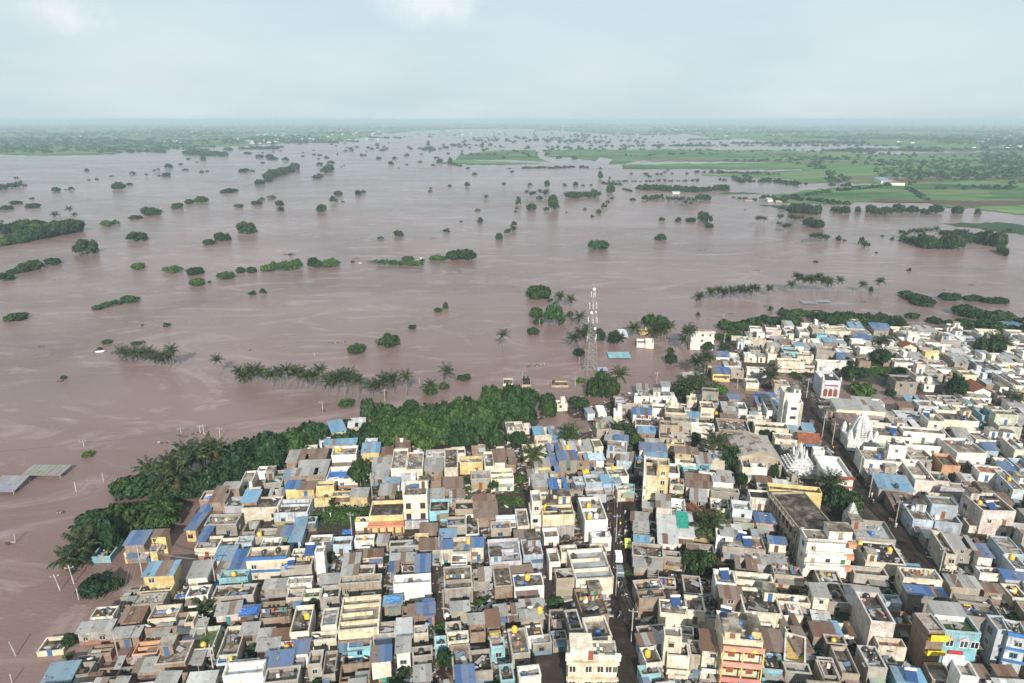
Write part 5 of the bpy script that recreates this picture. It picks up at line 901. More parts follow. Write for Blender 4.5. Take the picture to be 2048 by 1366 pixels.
H8 = [(190,280,160,120,4,'T','white'),(200,390,215,152,4,'F','white'),(400,470,128,97,5.5,'T','paleblue'),(300,465,238,216,3.5,'W','white'),(1125,1232,100,62,4.5,'F','cream'),(840,985,22,-10,4.5,'B','yellow'),(0,95,300,267,5,'F','lav'),(0,75,262,240,4,'F','blue'),(155,310,385,340,6,'B','white'),(175,420,482,402,4,'F','white'),
 (735,850,330,272,6,'F','cream',{'bal':'white'}),(925,1055,352,292,5,'T','grey'),(1032,1130,342,282,4.5,'F','white'),(975,1060,237,207,5,'B','grey'),(1210,1370,217,187,4.5,'B','paleblue'),(1215,1285,292,242,5,'B','brick'),(1300,1385,352,242,5.5,'F','white'),(890,1150,522,422,4,'D','brown'),(480,655,557,462,5.5,'Q','grey'),
 (605,850,492,452,5.5,'W','white'),(380,540,592,502,5,'F','beige'),(1200,1480,502,452,4.5,'F','cream'),(1370,1575,602,547,4,'F','cream'),(1500,1700,522,467,3,'LB','grey'),(1572,1750,622,547,4,'K','beige'),(210,435,692,642,4.5,'B','white'),(250,440,747,702,3.6,'LB','white'),(515,705,717,672,6,'R','yellow'),
 (515,710,802,782,3.5,'F','white'),(440,598,642,602,5,'F','yellow'),(5,105,642,577,5.5,'B','brick'),(10,150,782,722,3.5,'T','cyan'),(610,820,1012,912,4,'R','white'),(840,1010,962,932,5.6,'T','white'),(822,1060,1052,1022,3,'F','grey'),(1090,1170,842,752,6.5,'D','cream'),(1175,1300,840,815,6,'F','white'),(1150,1420,815,752,5.6,'D','grey'),
 (1322,1760,1042,987,6.5,'D','yellow'),(1700,1790,692,667,5,'W','white'),(1430,1560,692,642,4,'D','grey'),(1700,1890,392,312,4,'D','grey'),(1790,1921,502,432,4.5,'R','beige'),(200,340,545,500,3.6,'LB','brick'),(600,720,405,370,3.4,'LB','beige'),(880,990,930,880,4,'T','white'),(470,590,985,930,3.8,'F','cream'),
 (1220,1480,262,215,3.6,'F','beige'),(870,1040,600,540,3,'F','beige'),(700,820,800,730,3.4,'T','cyan'),(620,700,262,225,3,'O','cream'),(1130,1290,430,390,3.6,'W','cream'),(720,860,912,880,3.2,'W','white')]
HA = [(245,550,722,667,5.5,'T','cream',{'win':1}),(820,930,347,332,6,'F','yellow',{'win':0}),(395,490,322,307,6.5,'F','white'),(120,262,407,382,5,'F','white'),(268,345,390,367,5.5,'B','white'),(490,580,176,160,6,'B','grey'),(1170,1300,212,192,5,'F','cream'),(1340,1457,172,145,5,'B','white'),(630,765,527,482,7,'D','grey'),
 (650,740,700,672,3.4,'R','brick'),(840,935,792,742,7,'F','cream'),(945,1158,790,722,6.5,'D','cream',{'bal':'cream','tanks':5}),(475,730,892,802,7,'F','white',{'tanks':2}),(390,700,1052,962,7,'F','white',{'tanks':2}),(585,695,952,922,8.8,'F','white'),(700,960,952,882,4.5,'F','white'),(1025,1215,1002,902,6.5,'F','white',{'xb':900}),
 (480,690,1235,1152,5,'LB','grey'),(755,880,1182,1042,7,'F','pink'),(882,975,1182,1120,6,'F','pink'),(930,1040,1082,1002,6,'F','orange'),(1175,1340,1132,1082,6.5,'C','white'),(1212,1290,982,942,5,'B','blue'),(530,680,1332,1262,4,'R','brick'),(260,390,802,752,4.5,'R','white'),(1062,1150,492,462,5.5,'F','paleyellow'),
 (1135,1240,602,542,4,'K','white'),(1210,1310,462,392,5,'F','blue'),(1390,1457,562,472,5.5,'F','white'),(760,850,502,450,6,'F','pink'),(1010,1095,412,362,6,'T','grey'),(180,345,1162,1022,7,'W','white',{'xb':95,'band':(.30,.07,.045)}),(150,300,792,735,3.6,'D','grey'),(1190,1300,760,715,6,'D','cyan'),(1300,1440,830,770,5.6,'F','green'),
 (1060,1240,640,600,3.6,'F','white'),(620,745,412,385,4.2,'F','white'),(550,625,395,350,4,'D','brick'),(0,95,420,380,4.5,'F','cream'),(780,900,690,650,6.6,'F','paleblue'),(790,930,480,455,4.6,'F','grey'),(1400,1457,980,900,6,'F','cream'),(1390,1457,1240,1110,7,'F','paleblue'),(630,750,1110,1050,4.6,'F','white'),
 (1330,1400,1120,1070,4.6,'B','white'),(1020,1180,1140,1040,3.6,'D','grey'),(430,620,1150,1090,3.6,'F','grey'),(870,1080,1230,1190,3.4,'F','lav'),(0,60,215,180,5,'F','white'),(85,155,195,168,5.4,'F','beige'),(165,325,205,170,5,'F','cream'),(330,460,225,190,4,'F','cream'),(985,1060,170,148,5,'F','white'),(1075,1180,240,200,4.6,'F','paleblue')]
# the photo's left fields between rows and the shore
H3C = [(775,820,745,715,5.5,'F','white'),(808,948,740,722,5.5,'F','cream'),(670,765,720,708,4,'F','cream'),(822,915,650,628,5.5,'F','white'),(955,1075,662,640,5,'F','pink'),(1052,1265,905,880,6.5,'F','cream',{'bal':'cream'}),(1190,1260,790,768,5.5,'LB','cream'),(1380,1570,915,890,5.5,'F','white'),(1715,1840,810,798,6,'F','white'),
       (1450,1560,650,632,5,'F','paleyellow'),(1250,1330,620,600,5,'F','white'),(1340,1400,635,618,5,'F','beige'),(525,655,990,958,4.5,'B','paleyellow'),(665,770,995,968,4,'F','beige'),(800,960,965,950,5.5,'F','white'),(545,650,880,845,3.4,'B','white'),(1115,1180,690,655,5,'F','paleblue'),(1370,1450,700,680,5,'F','cyan'),(1840,1950,660,615,6,'B','grey'),
       (1080,1170,780,745,4.4,'R','white'),(980,1070,800,770,4,'T','brick'),(1690,1810,740,700,5,'B','paleblue'),(1560,1680,880,850,5,'B','white'),(1100,1230,840,800,4,'F','cyan'),(1060,1120,720,700,3.6,'Y','yellow')]
def run_rows():
    for cr, rows in ((CT, H1), (CH2, H2), ((400, 1100, 4.096), H3), (CH4, H4), (CH5, H5), (CH6, H6), ((1640, 980, 3.539), H7), (CH8, H8), (CA, HA), (C3, H3C)):
        for r in rows:
            k_ = dict(r[7]) if len(r) > 7 else {}
            h_ = r[4] * .76 if 3.4 < r[4] < 7.6 else r[4]
            house_px(cr, *r[:4], h_, *r[5:7], **k_)
# ------------------------------------------------------------------ streets and open ground kept free
STREETS = [([(1246, 1420), (1245, 1366), (1243, 1200), (1242, 1080), (1244, 1020)], 6.0), ([(1150, 1022), (1244, 1020), (1300, 1012)], 5.0), ([(2075, 1400), (2020, 1310), (1951, 1222), (1845, 1140), (1810, 1093), (1781, 1050), (1725, 997), (1700, 945), (1674, 895), (1643, 867), (1618, 834), (1606, 800)], 6.2),
           ([(1235, 1022), (1262, 1060), (1262, 1130)], 3.0), ([(640, 1090), (690, 1085), (760, 1068), (862, 1062)], 4.0), ([(238, 1366), (225, 1300), (330, 1130), (372, 1125)], 4.0), ([(1085, 1366), (1092, 1290), (1096, 1210), (1090, 1130)], 2.0), ([(885, 1366), (880, 1240), (860, 1140)], 1.8),
           ([(1618, 834), (1700, 800), (1790, 812), (1900, 850), (2060, 900)], 3.0), ([(1545, 1250), (1600, 1160), (1620, 1150)], 1.8)]
def take_line(pts, w):
    for (a, b) in zip(pts, pts[1:]):
        A, B = G(*a), G(*b); L = (B - A).length; az = math.atan2(B.x - A.x, B.y - A.y); c = (A + B) / 2; take(c.x, c.y, w, L + w * .5, az)
_occ = OCC; OCC = np.zeros_like(_occ)
for pts, w in STREETS[:3]: take_line(pts, w - 1.2)
STREETM = OCC; OCC = _occ
for pts, w in STREETS: take_line(pts, w)
def take_px(u, v, rx, ry):
    c = G(u, v); take(c.x, c.y, rx * 2, ry * 2, 0)
for q in [(690, 1045, 9, 7), (805, 1052, 9, 3.5), (860, 960, 5, 4), (1010, 1015, 7, 6), (1680, 1020, 7, 12), (1100, 1345, 5, 9), (395, 1075, 6, 6), (1745, 765, 14, 14), (600, 1120, 4, 5), (1400, 1120, 5, 6), (1470, 795, 14, 8), (1530, 745, 9, 8), (1410, 700, 8, 10)]: take_px(*q)
for (o, lab, at, fx) in THINGS:
    if at is not None and o.name.split('.')[0] in ('acacia_tree', 'broadleaf_tree', 'garden_tree', 'green_shrub'):
        if -190 < at.x < 460 and at.y < 450: take(at.x, at.y, o.scale.x * 1.35, o.scale.x * 1.35, 0)
# road surfaces of mud stay mud; a kerbless street strip
def strip(name, pts, w, z, matn):
    m = MB(); L, Rr = [], []
    W = [G(*p) for p in pts]
    for i, p in enumerate(W):
        d = (W[min(i + 1, len(W) - 1)] - W[max(i - 1, 0)]).normalized(); n = Vector((d.y, -d.x, 0)); L.append(p - n * w / 2); Rr.append(p + n * w / 2)
    for i in range(len(W) - 1): m.quad((L[i].x, L[i].y, z), (Rr[i].x, Rr[i].y, z), (Rr[i + 1].x, Rr[i + 1].y, z), (L[i + 1].x, L[i + 1].y, z))
    return kind(build(m, name, matn), 'structure')
k = NB('shaded_street_dirt'); k.out(k.ramp(k.noise(k.P(), .5, 7, .68), (.32, (.016, .012, .010)), (.5, (.034, .026, .021)), (.72, (.06, .048, .040))), .92, .08)  # street mud, its colour darkened further to stand in for the houses' shadow
strip('street', STREETS[0][0], 4.6, .93, 'shaded_street_dirt'); strip('street', STREETS[1][0], 4.4, .935, 'shaded_street_dirt'); strip('street', STREETS[2][0], 4.0, .94, 'shaded_street_dirt')

# ------------------------------------------------------------------ phone tower
k = NB('antenna_grey'); k.out((.46, .46, .45), .6, .3)
def tower():
    B = G(1181, 747); o = root('lattice_tower', B, R(12)); H, b0, b1 = 41.0, 2.35, .45
    bw = lambda z: b0 + (b1 - b0) * min(1, z / 33.0)
    cor = ((-1, -1), (1, -1), (1, 1), (-1, 1))
    for sx, sy in cor:
        m = MB(); m.tube((sx * b0, sy * b0, -2), (sx * b1, sy * b1, 33), .12, 5, .08); build(m, 'leg', 'galvanised_steel', o)
    z = 0.0; n = 0
    while z < 32:
        s = max(1.3, bw(z) * 1.15); z2 = min(33, z + s); a, b = bw(z), bw(z2)
        for i in range(4):
            p, q = cor[i], cor[(i + 1) % 4]; m = MB()
            m.tube((p[0] * a, p[1] * a, z), (q[0] * b, q[1] * b, z2), .045, 4); m.tube((q[0] * a, q[1] * a, z), (p[0] * b, p[1] * b, z2), .045, 4); m.tube((p[0] * b, p[1] * b, z2), (q[0] * b, q[1] * b, z2), .06, 4)
            build(m, 'brace', 'galvanised_steel', o)
        z = z2
    m = MB(); m.tube((0, 0, 33), (0, 0, H), .13, 6, .05)
    for zz in range(33, 41): m.tube((-.35, 0, zz), (.35, 0, zz), .03, 3)
    build(m, 'mast', 'galvanised_steel', o)
    for zz, r_ in ((22.5, 1.9), (29.5, 1.5), (15.5, 2.2)):
        m = MB()
        for i in range(4): p, q = cor[i], cor[(i + 1) % 4]; m.tube((p[0] * r_, p[1] * r_, zz), (q[0] * r_, q[1] * r_, zz), .06, 4)
        build(m, 'platform_rail', 'galvanised_steel', o)
    for zz, r_, n in ((23, 2.0, 6), (29, 1.6, 6), (15.5, 2.3, 4), (33.5, .9, 3)):
        for i in range(n):
            a = 6.283 * i / n + .3; x, y = r_ * math.cos(a), r_ * math.sin(a); m = MB(); m.box(x - .13, y - .10, zz - 1.0, x + .13, y + .10, zz + 1.2); q = build(m, 'panel_antenna', 'antenna_grey', o)
            m = MB(); m.tube((x * .3, y * .3, zz), (x, y, zz), .05, 4); build(m, 'bracket', 'galvanised_steel', q)
    for zz, a in ((26.5, -2.2), (20, -1.2), (26.5, -.6), (36, -1.6)):
        q = link('dish_antenna', shared('dish', m_dish), o, loc=(bw(zz) * 1.3 * math.cos(a), bw(zz) * 1.3 * math.sin(a), zz), rot=(R(90), 0, a + R(90)), scale=(1.3,) * 3)
    tag(o, 'tall steel lattice phone tower with white antennas standing in the flood', 'phone tower', at=B, fixed=True)
tower()
# ------------------------------------------------------------------ temples
def shikhara(o, cx, cy, z0, r, h, n=11, name='spire'):
    m = MB(); st = []
    for i in range(n):
        t = i / (n - 1); rr = r * (1 - t) ** .62 * .98 + r * .10; z = z0 + h * t * .86
        st.append((cx, cy, z, rr * 1.414)); st.append((cx, cy, z + h * .86 / n * .55, rr * 1.36)); st.append((cx, cy, z + h * .86 / n * .6, rr * 1.25))
    m.rings(st, 4, True, R(45)); q = build(m, name, 'temple_white', o)
    m = MB()
    for s in range(4):
        a = s * math.pi / 2; dx_, dy_ = math.cos(a), math.sin(a)
        for i in range(n - 1):
            t = i / (n - 1); rr = r * (1 - t) ** .62 * .98 + r * .12; z = z0 + h * t * .86; w = r * .30 * (1 - t * .6)
            M = Matrix.Translation((cx + dx_ * rr, cy + dy_ * rr, z)) @ Matrix.Rotation(a, 4, 'Z'); m.box(-.12 * r, -w, 0, .10 * r, w, h * .86 / n * .8, M)
    build(m, 'rib', 'temple_white', q)
    m = MB(); m.rings([(cx, cy, z0 + h * .84, r * .18), (cx, cy, z0 + h * .87, r * .30), (cx, cy, z0 + h * .90, r * .30), (cx, cy, z0 + h * .92, r * .12), (cx, cy, z0 + h * .95, r * .13), (cx, cy, z0 + h, r * .02)], 10); build(m, 'finial', 'temple_white', q)
    return q
def temple_a():
    P = G(1607, 962); P = P + Vector((0, 4.5, 0)); o = root('temple', (P.x, P.y, .7), -R(5)); o.scale = (.88, .88, .70); take(P.x, P.y, 10, 11, R(5))
    m = MB(); m.box(-5, -5, -1.5, 5, 5, 2.6); m.box(-5.3, -5.3, 2.6, 5.3, 5.3, 2.9); build(m, 'base', 'temple_white', o)
    for i, (hw, z) in enumerate(((4.4, 2.9), (3.7, 3.9), (2.9, 4.8), (2.2, 5.7))):
        m = MB(); m.box(-hw, -hw, z, hw, hw, z + .9); m.box(-hw - .2, -hw - .2, z + .9, hw + .2, hw + .2, z + 1.1); build(m, 'tier', 'temple_white', o)
        k_ = max(3, 7 - i); 
        for s in range(4):
            a = s * math.pi / 2
            for j in range(k_):
                t = -hw + 2 * hw * j / (k_ - 1) if k_ > 1 else 0; x, y = (t * math.cos(a) + hw * math.sin(a)), (t * math.sin(a) - hw * math.cos(a))
                m = MB(); m.rings([(x, y, z + 1.1, .30), (x, y, z + 1.3, .38), (x, y, z + 1.5, .22), (x, y, z + 1.6, .06)], 6, True, R(20 * j)); build(m, 'turret', 'temple_white', o)
    shikhara(o, 0, .5, 6.4, 1.0, 7.2)
    for x, y in ((-1.7, -1.0), (1.7, -1.0), (-1.7, 1.8), (1.7, 1.8), (0, -2.0)): shikhara(o, x, y, 6.0, .5, 5.2, 7, 'small_spire')
    tag(o, 'white tiered temple with a cluster of spires above the dark long roof', 'temple', at=P, fixed=True)
temple_a()
def temple_b():
    P = G(1722, 905) + Vector((0, 3, 0)); o = root('temple', (P.x, P.y, .7), -R(9)); take(P.x, P.y, 11, 10, R(9))
    m = MB(); m.box(-4.2, -3.8, -1.5, 4.2, 3.8, 3.8); m.box(-4.5, -4.1, 3.8, 4.5, 4.1, 4.1); build(m, 'base', 'temple_white', o)
    shikhara(o, .4, 0, 4.1, 2.9, 7.8, 12)
    for x, y in ((-3.6, -3.0), (4.0, -3.0), (-3.6, 3.0), (4.0, 3.0), (-1.6, -3.3), (2.2, -3.3)): shikhara(o, x, y, 4.1, .8, 3.2, 6, 'small_spire')
    tag(o, 'tall conical grey-white temple spire beside the diagonal street', 'temple', at=P, fixed=True)
temple_b()
def temple_c():
    P = G(1706, 1062) + Vector((0, 2, 0)); o = root('temple', (P.x, P.y, .7), -R(6)); o.scale = (.8, .8, .68); take(P.x, P.y, 4.5, 5, 0)
    m = MB(); m.box(-1.9, -1.9, -1.2, 1.9, 1.9, 3.2); build(m, 'base', 'painted_plaster', o, color=WC['paleblue'])
    for i in range(6):
        s = 1.8 - i * .26; m = MB(); m.box(-s, -s, 3.2 + i * .85, s, s, 3.2 + i * .85 + .6); m.box(-s - .15, -s - .15, 3.8 + i * .85, s + .15, s + .15, 4.05 + i * .85); build(m, 'tier', 'temple_white', o)
    m = MB(); m.rings([(0, 0, 8.3, .6), (0, 0, 8.8, .5), (0, 0, 9.3, .1), (0, 0, 9.8, .03)], 8); build(m, 'finial', 'temple_white', o)
    tag(o, 'narrow white and pale blue stepped shrine right of the big courtyard tree', 'temple', at=P, fixed=True)
temple_c()
def shrine_dome():
    P = G(1346, 838) + Vector((0, 12, 0)); u, v = 1346, 812
    Q = G(u, v, 5.2); o = root('shrine_tower', (Q.x, Q.y, 4.9), -R(8))
    m = MB(); m.box(-1.5, -1.5, -2.5, 1.5, 1.5, .6); m.box(-1.7, -1.7, .6, 1.7, 1.7, .8); build(m, 'base', 'painted_plaster', o, color=WC['cream'])
    m = MB(); m.rings([(0, 0, .8, 1.35), (0, 0, 1.6, 1.45), (0, 0, 2.5, 1.3), (0, 0, 3.3, .95), (0, 0, 3.9, .45), (0, 0, 4.0, .5), (0, 0, 4.2, .3), (0, 0, 4.8, .04)], 12); build(m, 'dome', 'painted_plaster', o, color=WC['cream'])
    for s in (-1, 0, 1): 
        m = MB(); m.box(s * .8 - .22, -1.56, 1.0, s * .8 + .22, -1.3, 2.2); build(m, 'niche', 'painted_plaster', o, color=(.75, .66, .50))
    tag(o, 'cream domed shrine tower rising over the dark temple hall roof', 'shrine', at=Q, fixed=True)
    house_px(CH8, 432, 605, 378, 312, 5.0, 'D', 'beige', label='temple hall with dark roof and cream cornice under the domed tower', cat='temple hall', name='temple_hall', band=(.55, .45, .30), clut=0)
shrine_dome()
def arch_mesh():
    m = MB(); n = 8; pts = [(-.75, 0)] + [(.75 * -math.cos(math.pi * i / n), 1.9 + .75 * math.sin(math.pi * i / n)) for i in range(n + 1)] + [(.75, 0)]
    b = len(m.v)
    for (x, z) in pts: m.v.append((x, -.03, z))
    for (x, z) in pts: m.v.append((x, .05, z))
    k_ = len(pts); m.f.append(tuple(b + i for i in range(k_))); m.mi.append(0)
    for i in range(k_ - 1): m.f.append((b + i, b + i + k_, b + i + 1 + k_, b + i + 1)); m.mi.append(0)
    return m.mesh('archway', 'woodwork')
def arched_hall():
    o = house_px(CA, 152, 268, 517, 455, 7.2, 'D', 'paleblue', win=0, clut=0, par=1.0, label='pale blue hall with three red arches and white domes behind', cat='prayer hall', name='prayer_hall')
    w, d = HINFO[-1][1], HINFO[-1][2]
    for i in (-1, 0, 1): link('archway', shared('arch', arch_mesh), o, loc=(i * w * .27, -d / 2 - .03, .9), scale=(w * .27 / 1.9, 1, 1.15), color=(.22, .06, .03))
    m = MB(); m.box(-w * .36, -d / 2 - .12, 5.0, w * .36, -d / 2 - .01, 5.6); build(m, 'name_board', 'painted_plaster', o, color=(.30, .10, .14))
    m = MB(); 
    for s in (-1, 1): m.rings([(s * w * .47, -d / 2 + .1, 7.2, .4), (s * w * .47, -d / 2 + .1, 8.2, .38), (s * w * .47, -d / 2 + .1, 8.8, .05)], 8)
    build(m, 'corner_finial', 'temple_white', o)
    for (u, v, r_) in ((1640, 752, 1.6), (1652, 744, 2.2), (1664, 752, 1.4)):
        P = G(u, v, 6); q = root('white_dome', (P.x, P.y, 4.6)); link('drum', MB().rings([(0, 0, -3, 1.0), (0, 0, .6, 1.0)], 12).mesh('drum', 'temple_white'), q, scale=(r_,) * 3)
        link('dome', MB().rings([(0, 0, .6, 1.0), (0, 0, .9, 1.04), (0, 0, 1.3, .85), (0, 0, 1.6, .45), (0, 0, 1.7, .1), (0, 0, 2.2, .02)], 12).mesh('dome', 'temple_white'), q, scale=(r_,) * 3)
        tag(q, 'white dome behind the arched pale blue hall', 'dome', 'white domes behind the arched hall', at=P)
arched_hall()
# ------------------------------------------------------------------ buildings with looks of their own
def H(cr, *a, **k): return house_px(cr, *a, **k)
o = H(CH2, 1460, 1632, 478, 372, 9.6, 'F', 'cream', par=1.0, label='cream three-storey hotel block with brown framed windows and white arch panel', cat='building', name='hotel_building', win=0, room=(1, 1, 2.0, 2.0), clut=.3)
w, d = HINFO[-1][1], HINFO[-1][2]
for i, z in enumerate((3.6, 6.6)):
    for x in (-.30, .30):
        q = link('window', shared('win', m_win), o, loc=(x * w, -d / 2, z), scale=(1.3, 1, 1.7), color=(.12, .06, .03)); link('pane', shared('pane', m_pane), q)
m = MB(); m.box(-.55, -d / 2 - .1, 2.6, -.40, -d / 2 - .002, 8.2); m.box(.40, -d / 2 - .1, 2.6, .55, -d / 2 - .002, 8.2); m.box(-.40, -d / 2 - .1, 8.05, .40, -d / 2 - .002, 8.2); build(m, 'arch_panel', 'painted_plaster', o, color=(.75, .66, .48))
m = MB(); m.box(-w / 2, -d / 2 - .35, 2.5, w / 2, -d / 2 - .003, 2.75); build(m, 'canopy', 'painted_plaster', o, color=(.06, .16, .36))
for i in range(3): link('shutter', MB().box(-.5, -.06, 0, .5, .02, 2.2).mesh('shutter', 'sheet_metal'), o, loc=((i - 1) * w * .31, -d / 2, 0), scale=(w * .27, 1, 1), color=(.42, .40, .40))
o = H(CH2, 1216, 1462, 622, 512, 5.2, 'D', 'yellow', par=.9, label='yellow walled community hall with dark roof and pillared red veranda', cat='hall', name='community_hall', win=0, clut=.4)
w, d = HINFO[-1][1], HINFO[-1][2]
m = MB(); m.box(-w / 2 - .2, -d / 2 - 2.6, 3.5, w / 2 + .2, -d / 2 - .004, 3.75); m.box(-w / 2 - .2, -d / 2 - 2.65, 3.75, w / 2 + .2, -d / 2 - 2.5, 4.1); build(m, 'canopy', 'painted_plaster', o, color=(.60, .26, .16))
for i in range(5): link('pillar', MB().rings([(0, 0, -.6, .16), (0, 0, 3.5, .13)], 8).mesh('pillar', 'painted_plaster'), o, loc=(-w / 2 + .4 + (w - .8) * i / 4, -d / 2 - 2.3, 0), color=(.45, .14, .10))
# blue banded cream house
o = H(CH2, 330, 612, 915, 832, 6.4, 'F', 'cream', par=.9, label='cream two-storey house with wide blue bands and two black roof tanks', cat='house', band=(.04, .15, .38), name='banded_house', tanks=2, clut=.3)
# terrace house with four cream parapet bars
o = H(C3 if 0 else (400, 1100, 4.096), 1132, 1462, 662, 388, 4.8, 'F', 'paleyellow', par=.9, cross=3, label='long pale yellow terrace house with parapet bars across its roof', cat='house', name='terrace_house', room=(0, 0, 0, 0) if 0 else None, win=0, clut=.5)
# yellow house with stair tower and grey back wall
o = H(CH4, 945, 1205, 690, 532, 6.6, 'F', 'paleyellow', par=.9, cross=1, win=0, label='broad pale yellow block with divided roof and bare cement lower wall', cat='building', name='apartment_block', tanks=2)
w, d = HINFO[-1][1], HINFO[-1][2]; m = MB(); m.box(-w / 2 + .05, -d / 2 - .06, -.5, w / 2 - .05, -d / 2 - .004, 3.6); build(m, 'cement_wall', 'weathered_plaster', o, color=(.30, .285, .27))
o = H(CH4, 1285, 1470, 735, 550, 6, 'F', 'white', par=.9, cross=1, win=0, label='white walled block with divided roof left of the street junction', cat='building', name='apartment_block', tanks=2)
# yellow tall pair
o = H(CH8, 262, 362, 912, 800, 9.4, 'F', 'paleyellow', par=.9, label='pale yellow three-storey house with balconies left of the stair tower house', cat='house', name='balcony_house', bal='paleyellow', clut=.3)
w, d = HINFO[-1][1], HINFO[-1][2]; m = MB(); m.box(-w / 2 - .5, -d / 2, -1, -w / 2 - .01, d / 2 + 4, 9.4); build(m, 'side_wall', 'painted_plaster', o, color=WC['white'])
o = H(CH8, 365, 465, 822, 762, 11.4, 'F', 'yellow', par=.6, label='tall yellow stair tower house with pointed arch window frame', cat='house', name='tower_house', win=0, clut=0)
w, d = HINFO[-1][1], HINFO[-1][2]
for z in (9.0, 6.2, 3.4):
    q = link('window', shared('win', m_win), o, loc=(0, -d / 2, z), scale=(1.2, 1, 1.5), color=(.75, .7, .55)); link('pane', shared('pane', m_pane), q)
m = MB(); m.box(-1.0, -d / 2 - .12, 1.5, -.8, -d / 2 - .002, 7.8); m.box(.8, -d / 2 - .12, 1.5, 1.0, -d / 2 - .002, 7.8); build(m, 'frame_bar', 'painted_plaster', o, color=(.75, .68, .5))
m = MB(); m.v += [(-1.15, -d / 2 - .15, 7.8), (1.15, -d / 2 - .15, 7.8), (0, -d / 2 - .15, 8.8), (-1.15, -d / 2, 7.8), (1.15, -d / 2, 7.8), (0, -d / 2, 8.8)]; m.f += [(0, 1, 2), (0, 2, 5, 3), (1, 4, 5, 2), (0, 3, 4, 1)]; m.mi += [0] * 4; build(m, 'pediment', 'painted_plaster', o, color=(.75, .68, .5))
# white slab tower
o = H(CH8, 1482, 1605, 285, 225, 11.2, 'D', 'white', par=.9, win=0, clut=.1, label='tall narrow white four-storey block at the flooded street end', cat='building', name='slab_block')
w, d = HINFO[-1][1], HINFO[-1][2]
for z in (9.0, 5.8, 2.6):
    m = MB(); m.box(-w * .28, -d / 2 - .05, z - .5, w * .12, -d / 2 + .02, z + .5); build(m, 'window', 'window_glass', o)
m = MB(); m.box(w * .30, -d / 2 - .06, -1, w / 2 + .06, -d / 2 - .004, 10.9); build(m, 'side_panel', 'painted_plaster', o, color=(.40, .39, .30))
o = H(CH8, 1452, 1588, 205, 150, 13.4, 'F', 'white', par=.9, win=0, clut=.1, label='top rear part of the white four-storey block', cat='building', name='slab_block')
# barn
o = H(CH8, 1060, 1395, 752, 582, 5.6, 'AT', 'beige', win=0, az=R(4), label='big barn-like hall with wide grey and rusty gable roof', cat='hall', name='gabled_hall')
# long colonnaded school wing
A_, B_ = G(1541, 990, 8.0), G(1626, 1100, 8.0); az_ = math.atan2(A_.x - B_.x, A_.y - B_.y); L_ = (A_ - B_).length; W_ = 8.8
cx_, cy_ = (A_.x + B_.x) / 2 + math.cos(az_) * W_ / 2, (A_.y + B_.y) / 2 - math.sin(az_) * W_ / 2
o = house(cx_, cy_, W_, L_, az_, 8.0, 'D', 'beige', seed=5, par=.5, win=0, clut=.2, label='long two-storey beige school wing with dark roof and arched side windows', cat='school', name='school_wing', room=None)
for s in range(2):
    for i in range(10):
        y = -L_ / 2 + L_ * (i + .5) / 10; link('archway', shared('arch', arch_mesh), o, loc=(-W_ / 2 - .02, y, .9 + s * 3.7), rot=(0, 0, R(-90)), scale=(1.0, 1, .85), color=(.05, .04, .035))
        link('sunshade', shared('shade', m_shade), o, loc=(-W_ / 2 - .02, y, 3.3 + s * 3.7), rot=(0, 0, R(-90)), scale=(1.5, 1.2, 1.5), color=(.30, .25, .19))
for y in [(-.5 + (i + .5) / 12) * L_ for i in range(12)]: link('pilaster', shared('pil', lambda: MB().box(-.12, -.2, -1, .12, .2, 7.4).mesh('pilaster', 'weathered_plaster')), o, loc=(-W_ / 2 - .12, y + L_ / 24 * .95, 0), color=(.42, .35, .26))
# balustraded white house
def baluster_row(o, x0, x1, y, z, n, col=(.75, .73, .68)):
    m = MB(); m.box(x0, y - .1, z + .62, x1, y + .06, z + .74); build(m, 'handrail', 'painted_plaster', o, color=col)
    m = MB()
    for i in range(n): x = x0 + (x1 - x0) * (i + .5) / n; m.box(x - .07, y - .06, z, x + .07, y + .04, z + .62)
    q = build(m, 'balusters', 'painted_plaster', o, color=col); q['kind'] = 'stuff'
o = H((1640, 980, 3.539), -85, 235, 372, 290, 9.6, 'F', 'white', par=.1, clut=.3, az=R(5), bal='white', label='white three-storey house with balustraded balconies and salmon corner bands', cat='house', name='balustraded_house', tanks=2, win=1, room=(1, 1, 5, 3.4))
w, d = HINFO[-1][1], HINFO[-1][2]
for z in (9.6 - .1, 3.0, 6.0): baluster_row(o, -w / 2, w / 2 - 1.6, -d / 2 - (.25 if z > 9 else 1.05), z + (.8 if z < 9 else 0), 26)
for z in (9.0, 6.0, 3.0):
    m = MB(); m.box(w / 2 - 1.5, -d / 2 - 1.2, z - .25, w / 2 + .1, -d / 2 - .01, z + .75); build(m, 'corner_band', 'painted_plaster', o, color=(.60, .30, .20))
# the big white house at the foot of the picture
o = H(CH5, 1305, 1752, 990, 838, 8.6, 'F', 'cream', par=.2, clut=.6, az=R(1), label='cream balustraded house at the near end of the dark street', cat='house', name='balustraded_house', win=0, room=None, tanks=0)
w, d = HINFO[-1][1], HINFO[-1][2]
baluster_row(o, -w / 2, w / 2, -d / 2 - .15, 8.6, 34)
for x in (-.5, -.17, .17, .5): m = MB(); m.box(x * w - .5, -d / 2 - .3, 8.0, x * w + .5, -d / 2 + .1, 9.5); build(m, 'parapet_panel', 'painted_plaster', o, color=(.72, .66, .54))
m = MB(); m.box(-w / 2 - .3, -d / 2 - .6, 7.4, w / 2 + .3, -d / 2 - .01, 7.9); m.box(-w / 2 - .3, -d / 2 - .6, 3.9, w / 2 + .3, -d / 2 - .01, 4.3); build(m, 'cornice', 'painted_plaster', o, color=(.66, .57, .42))
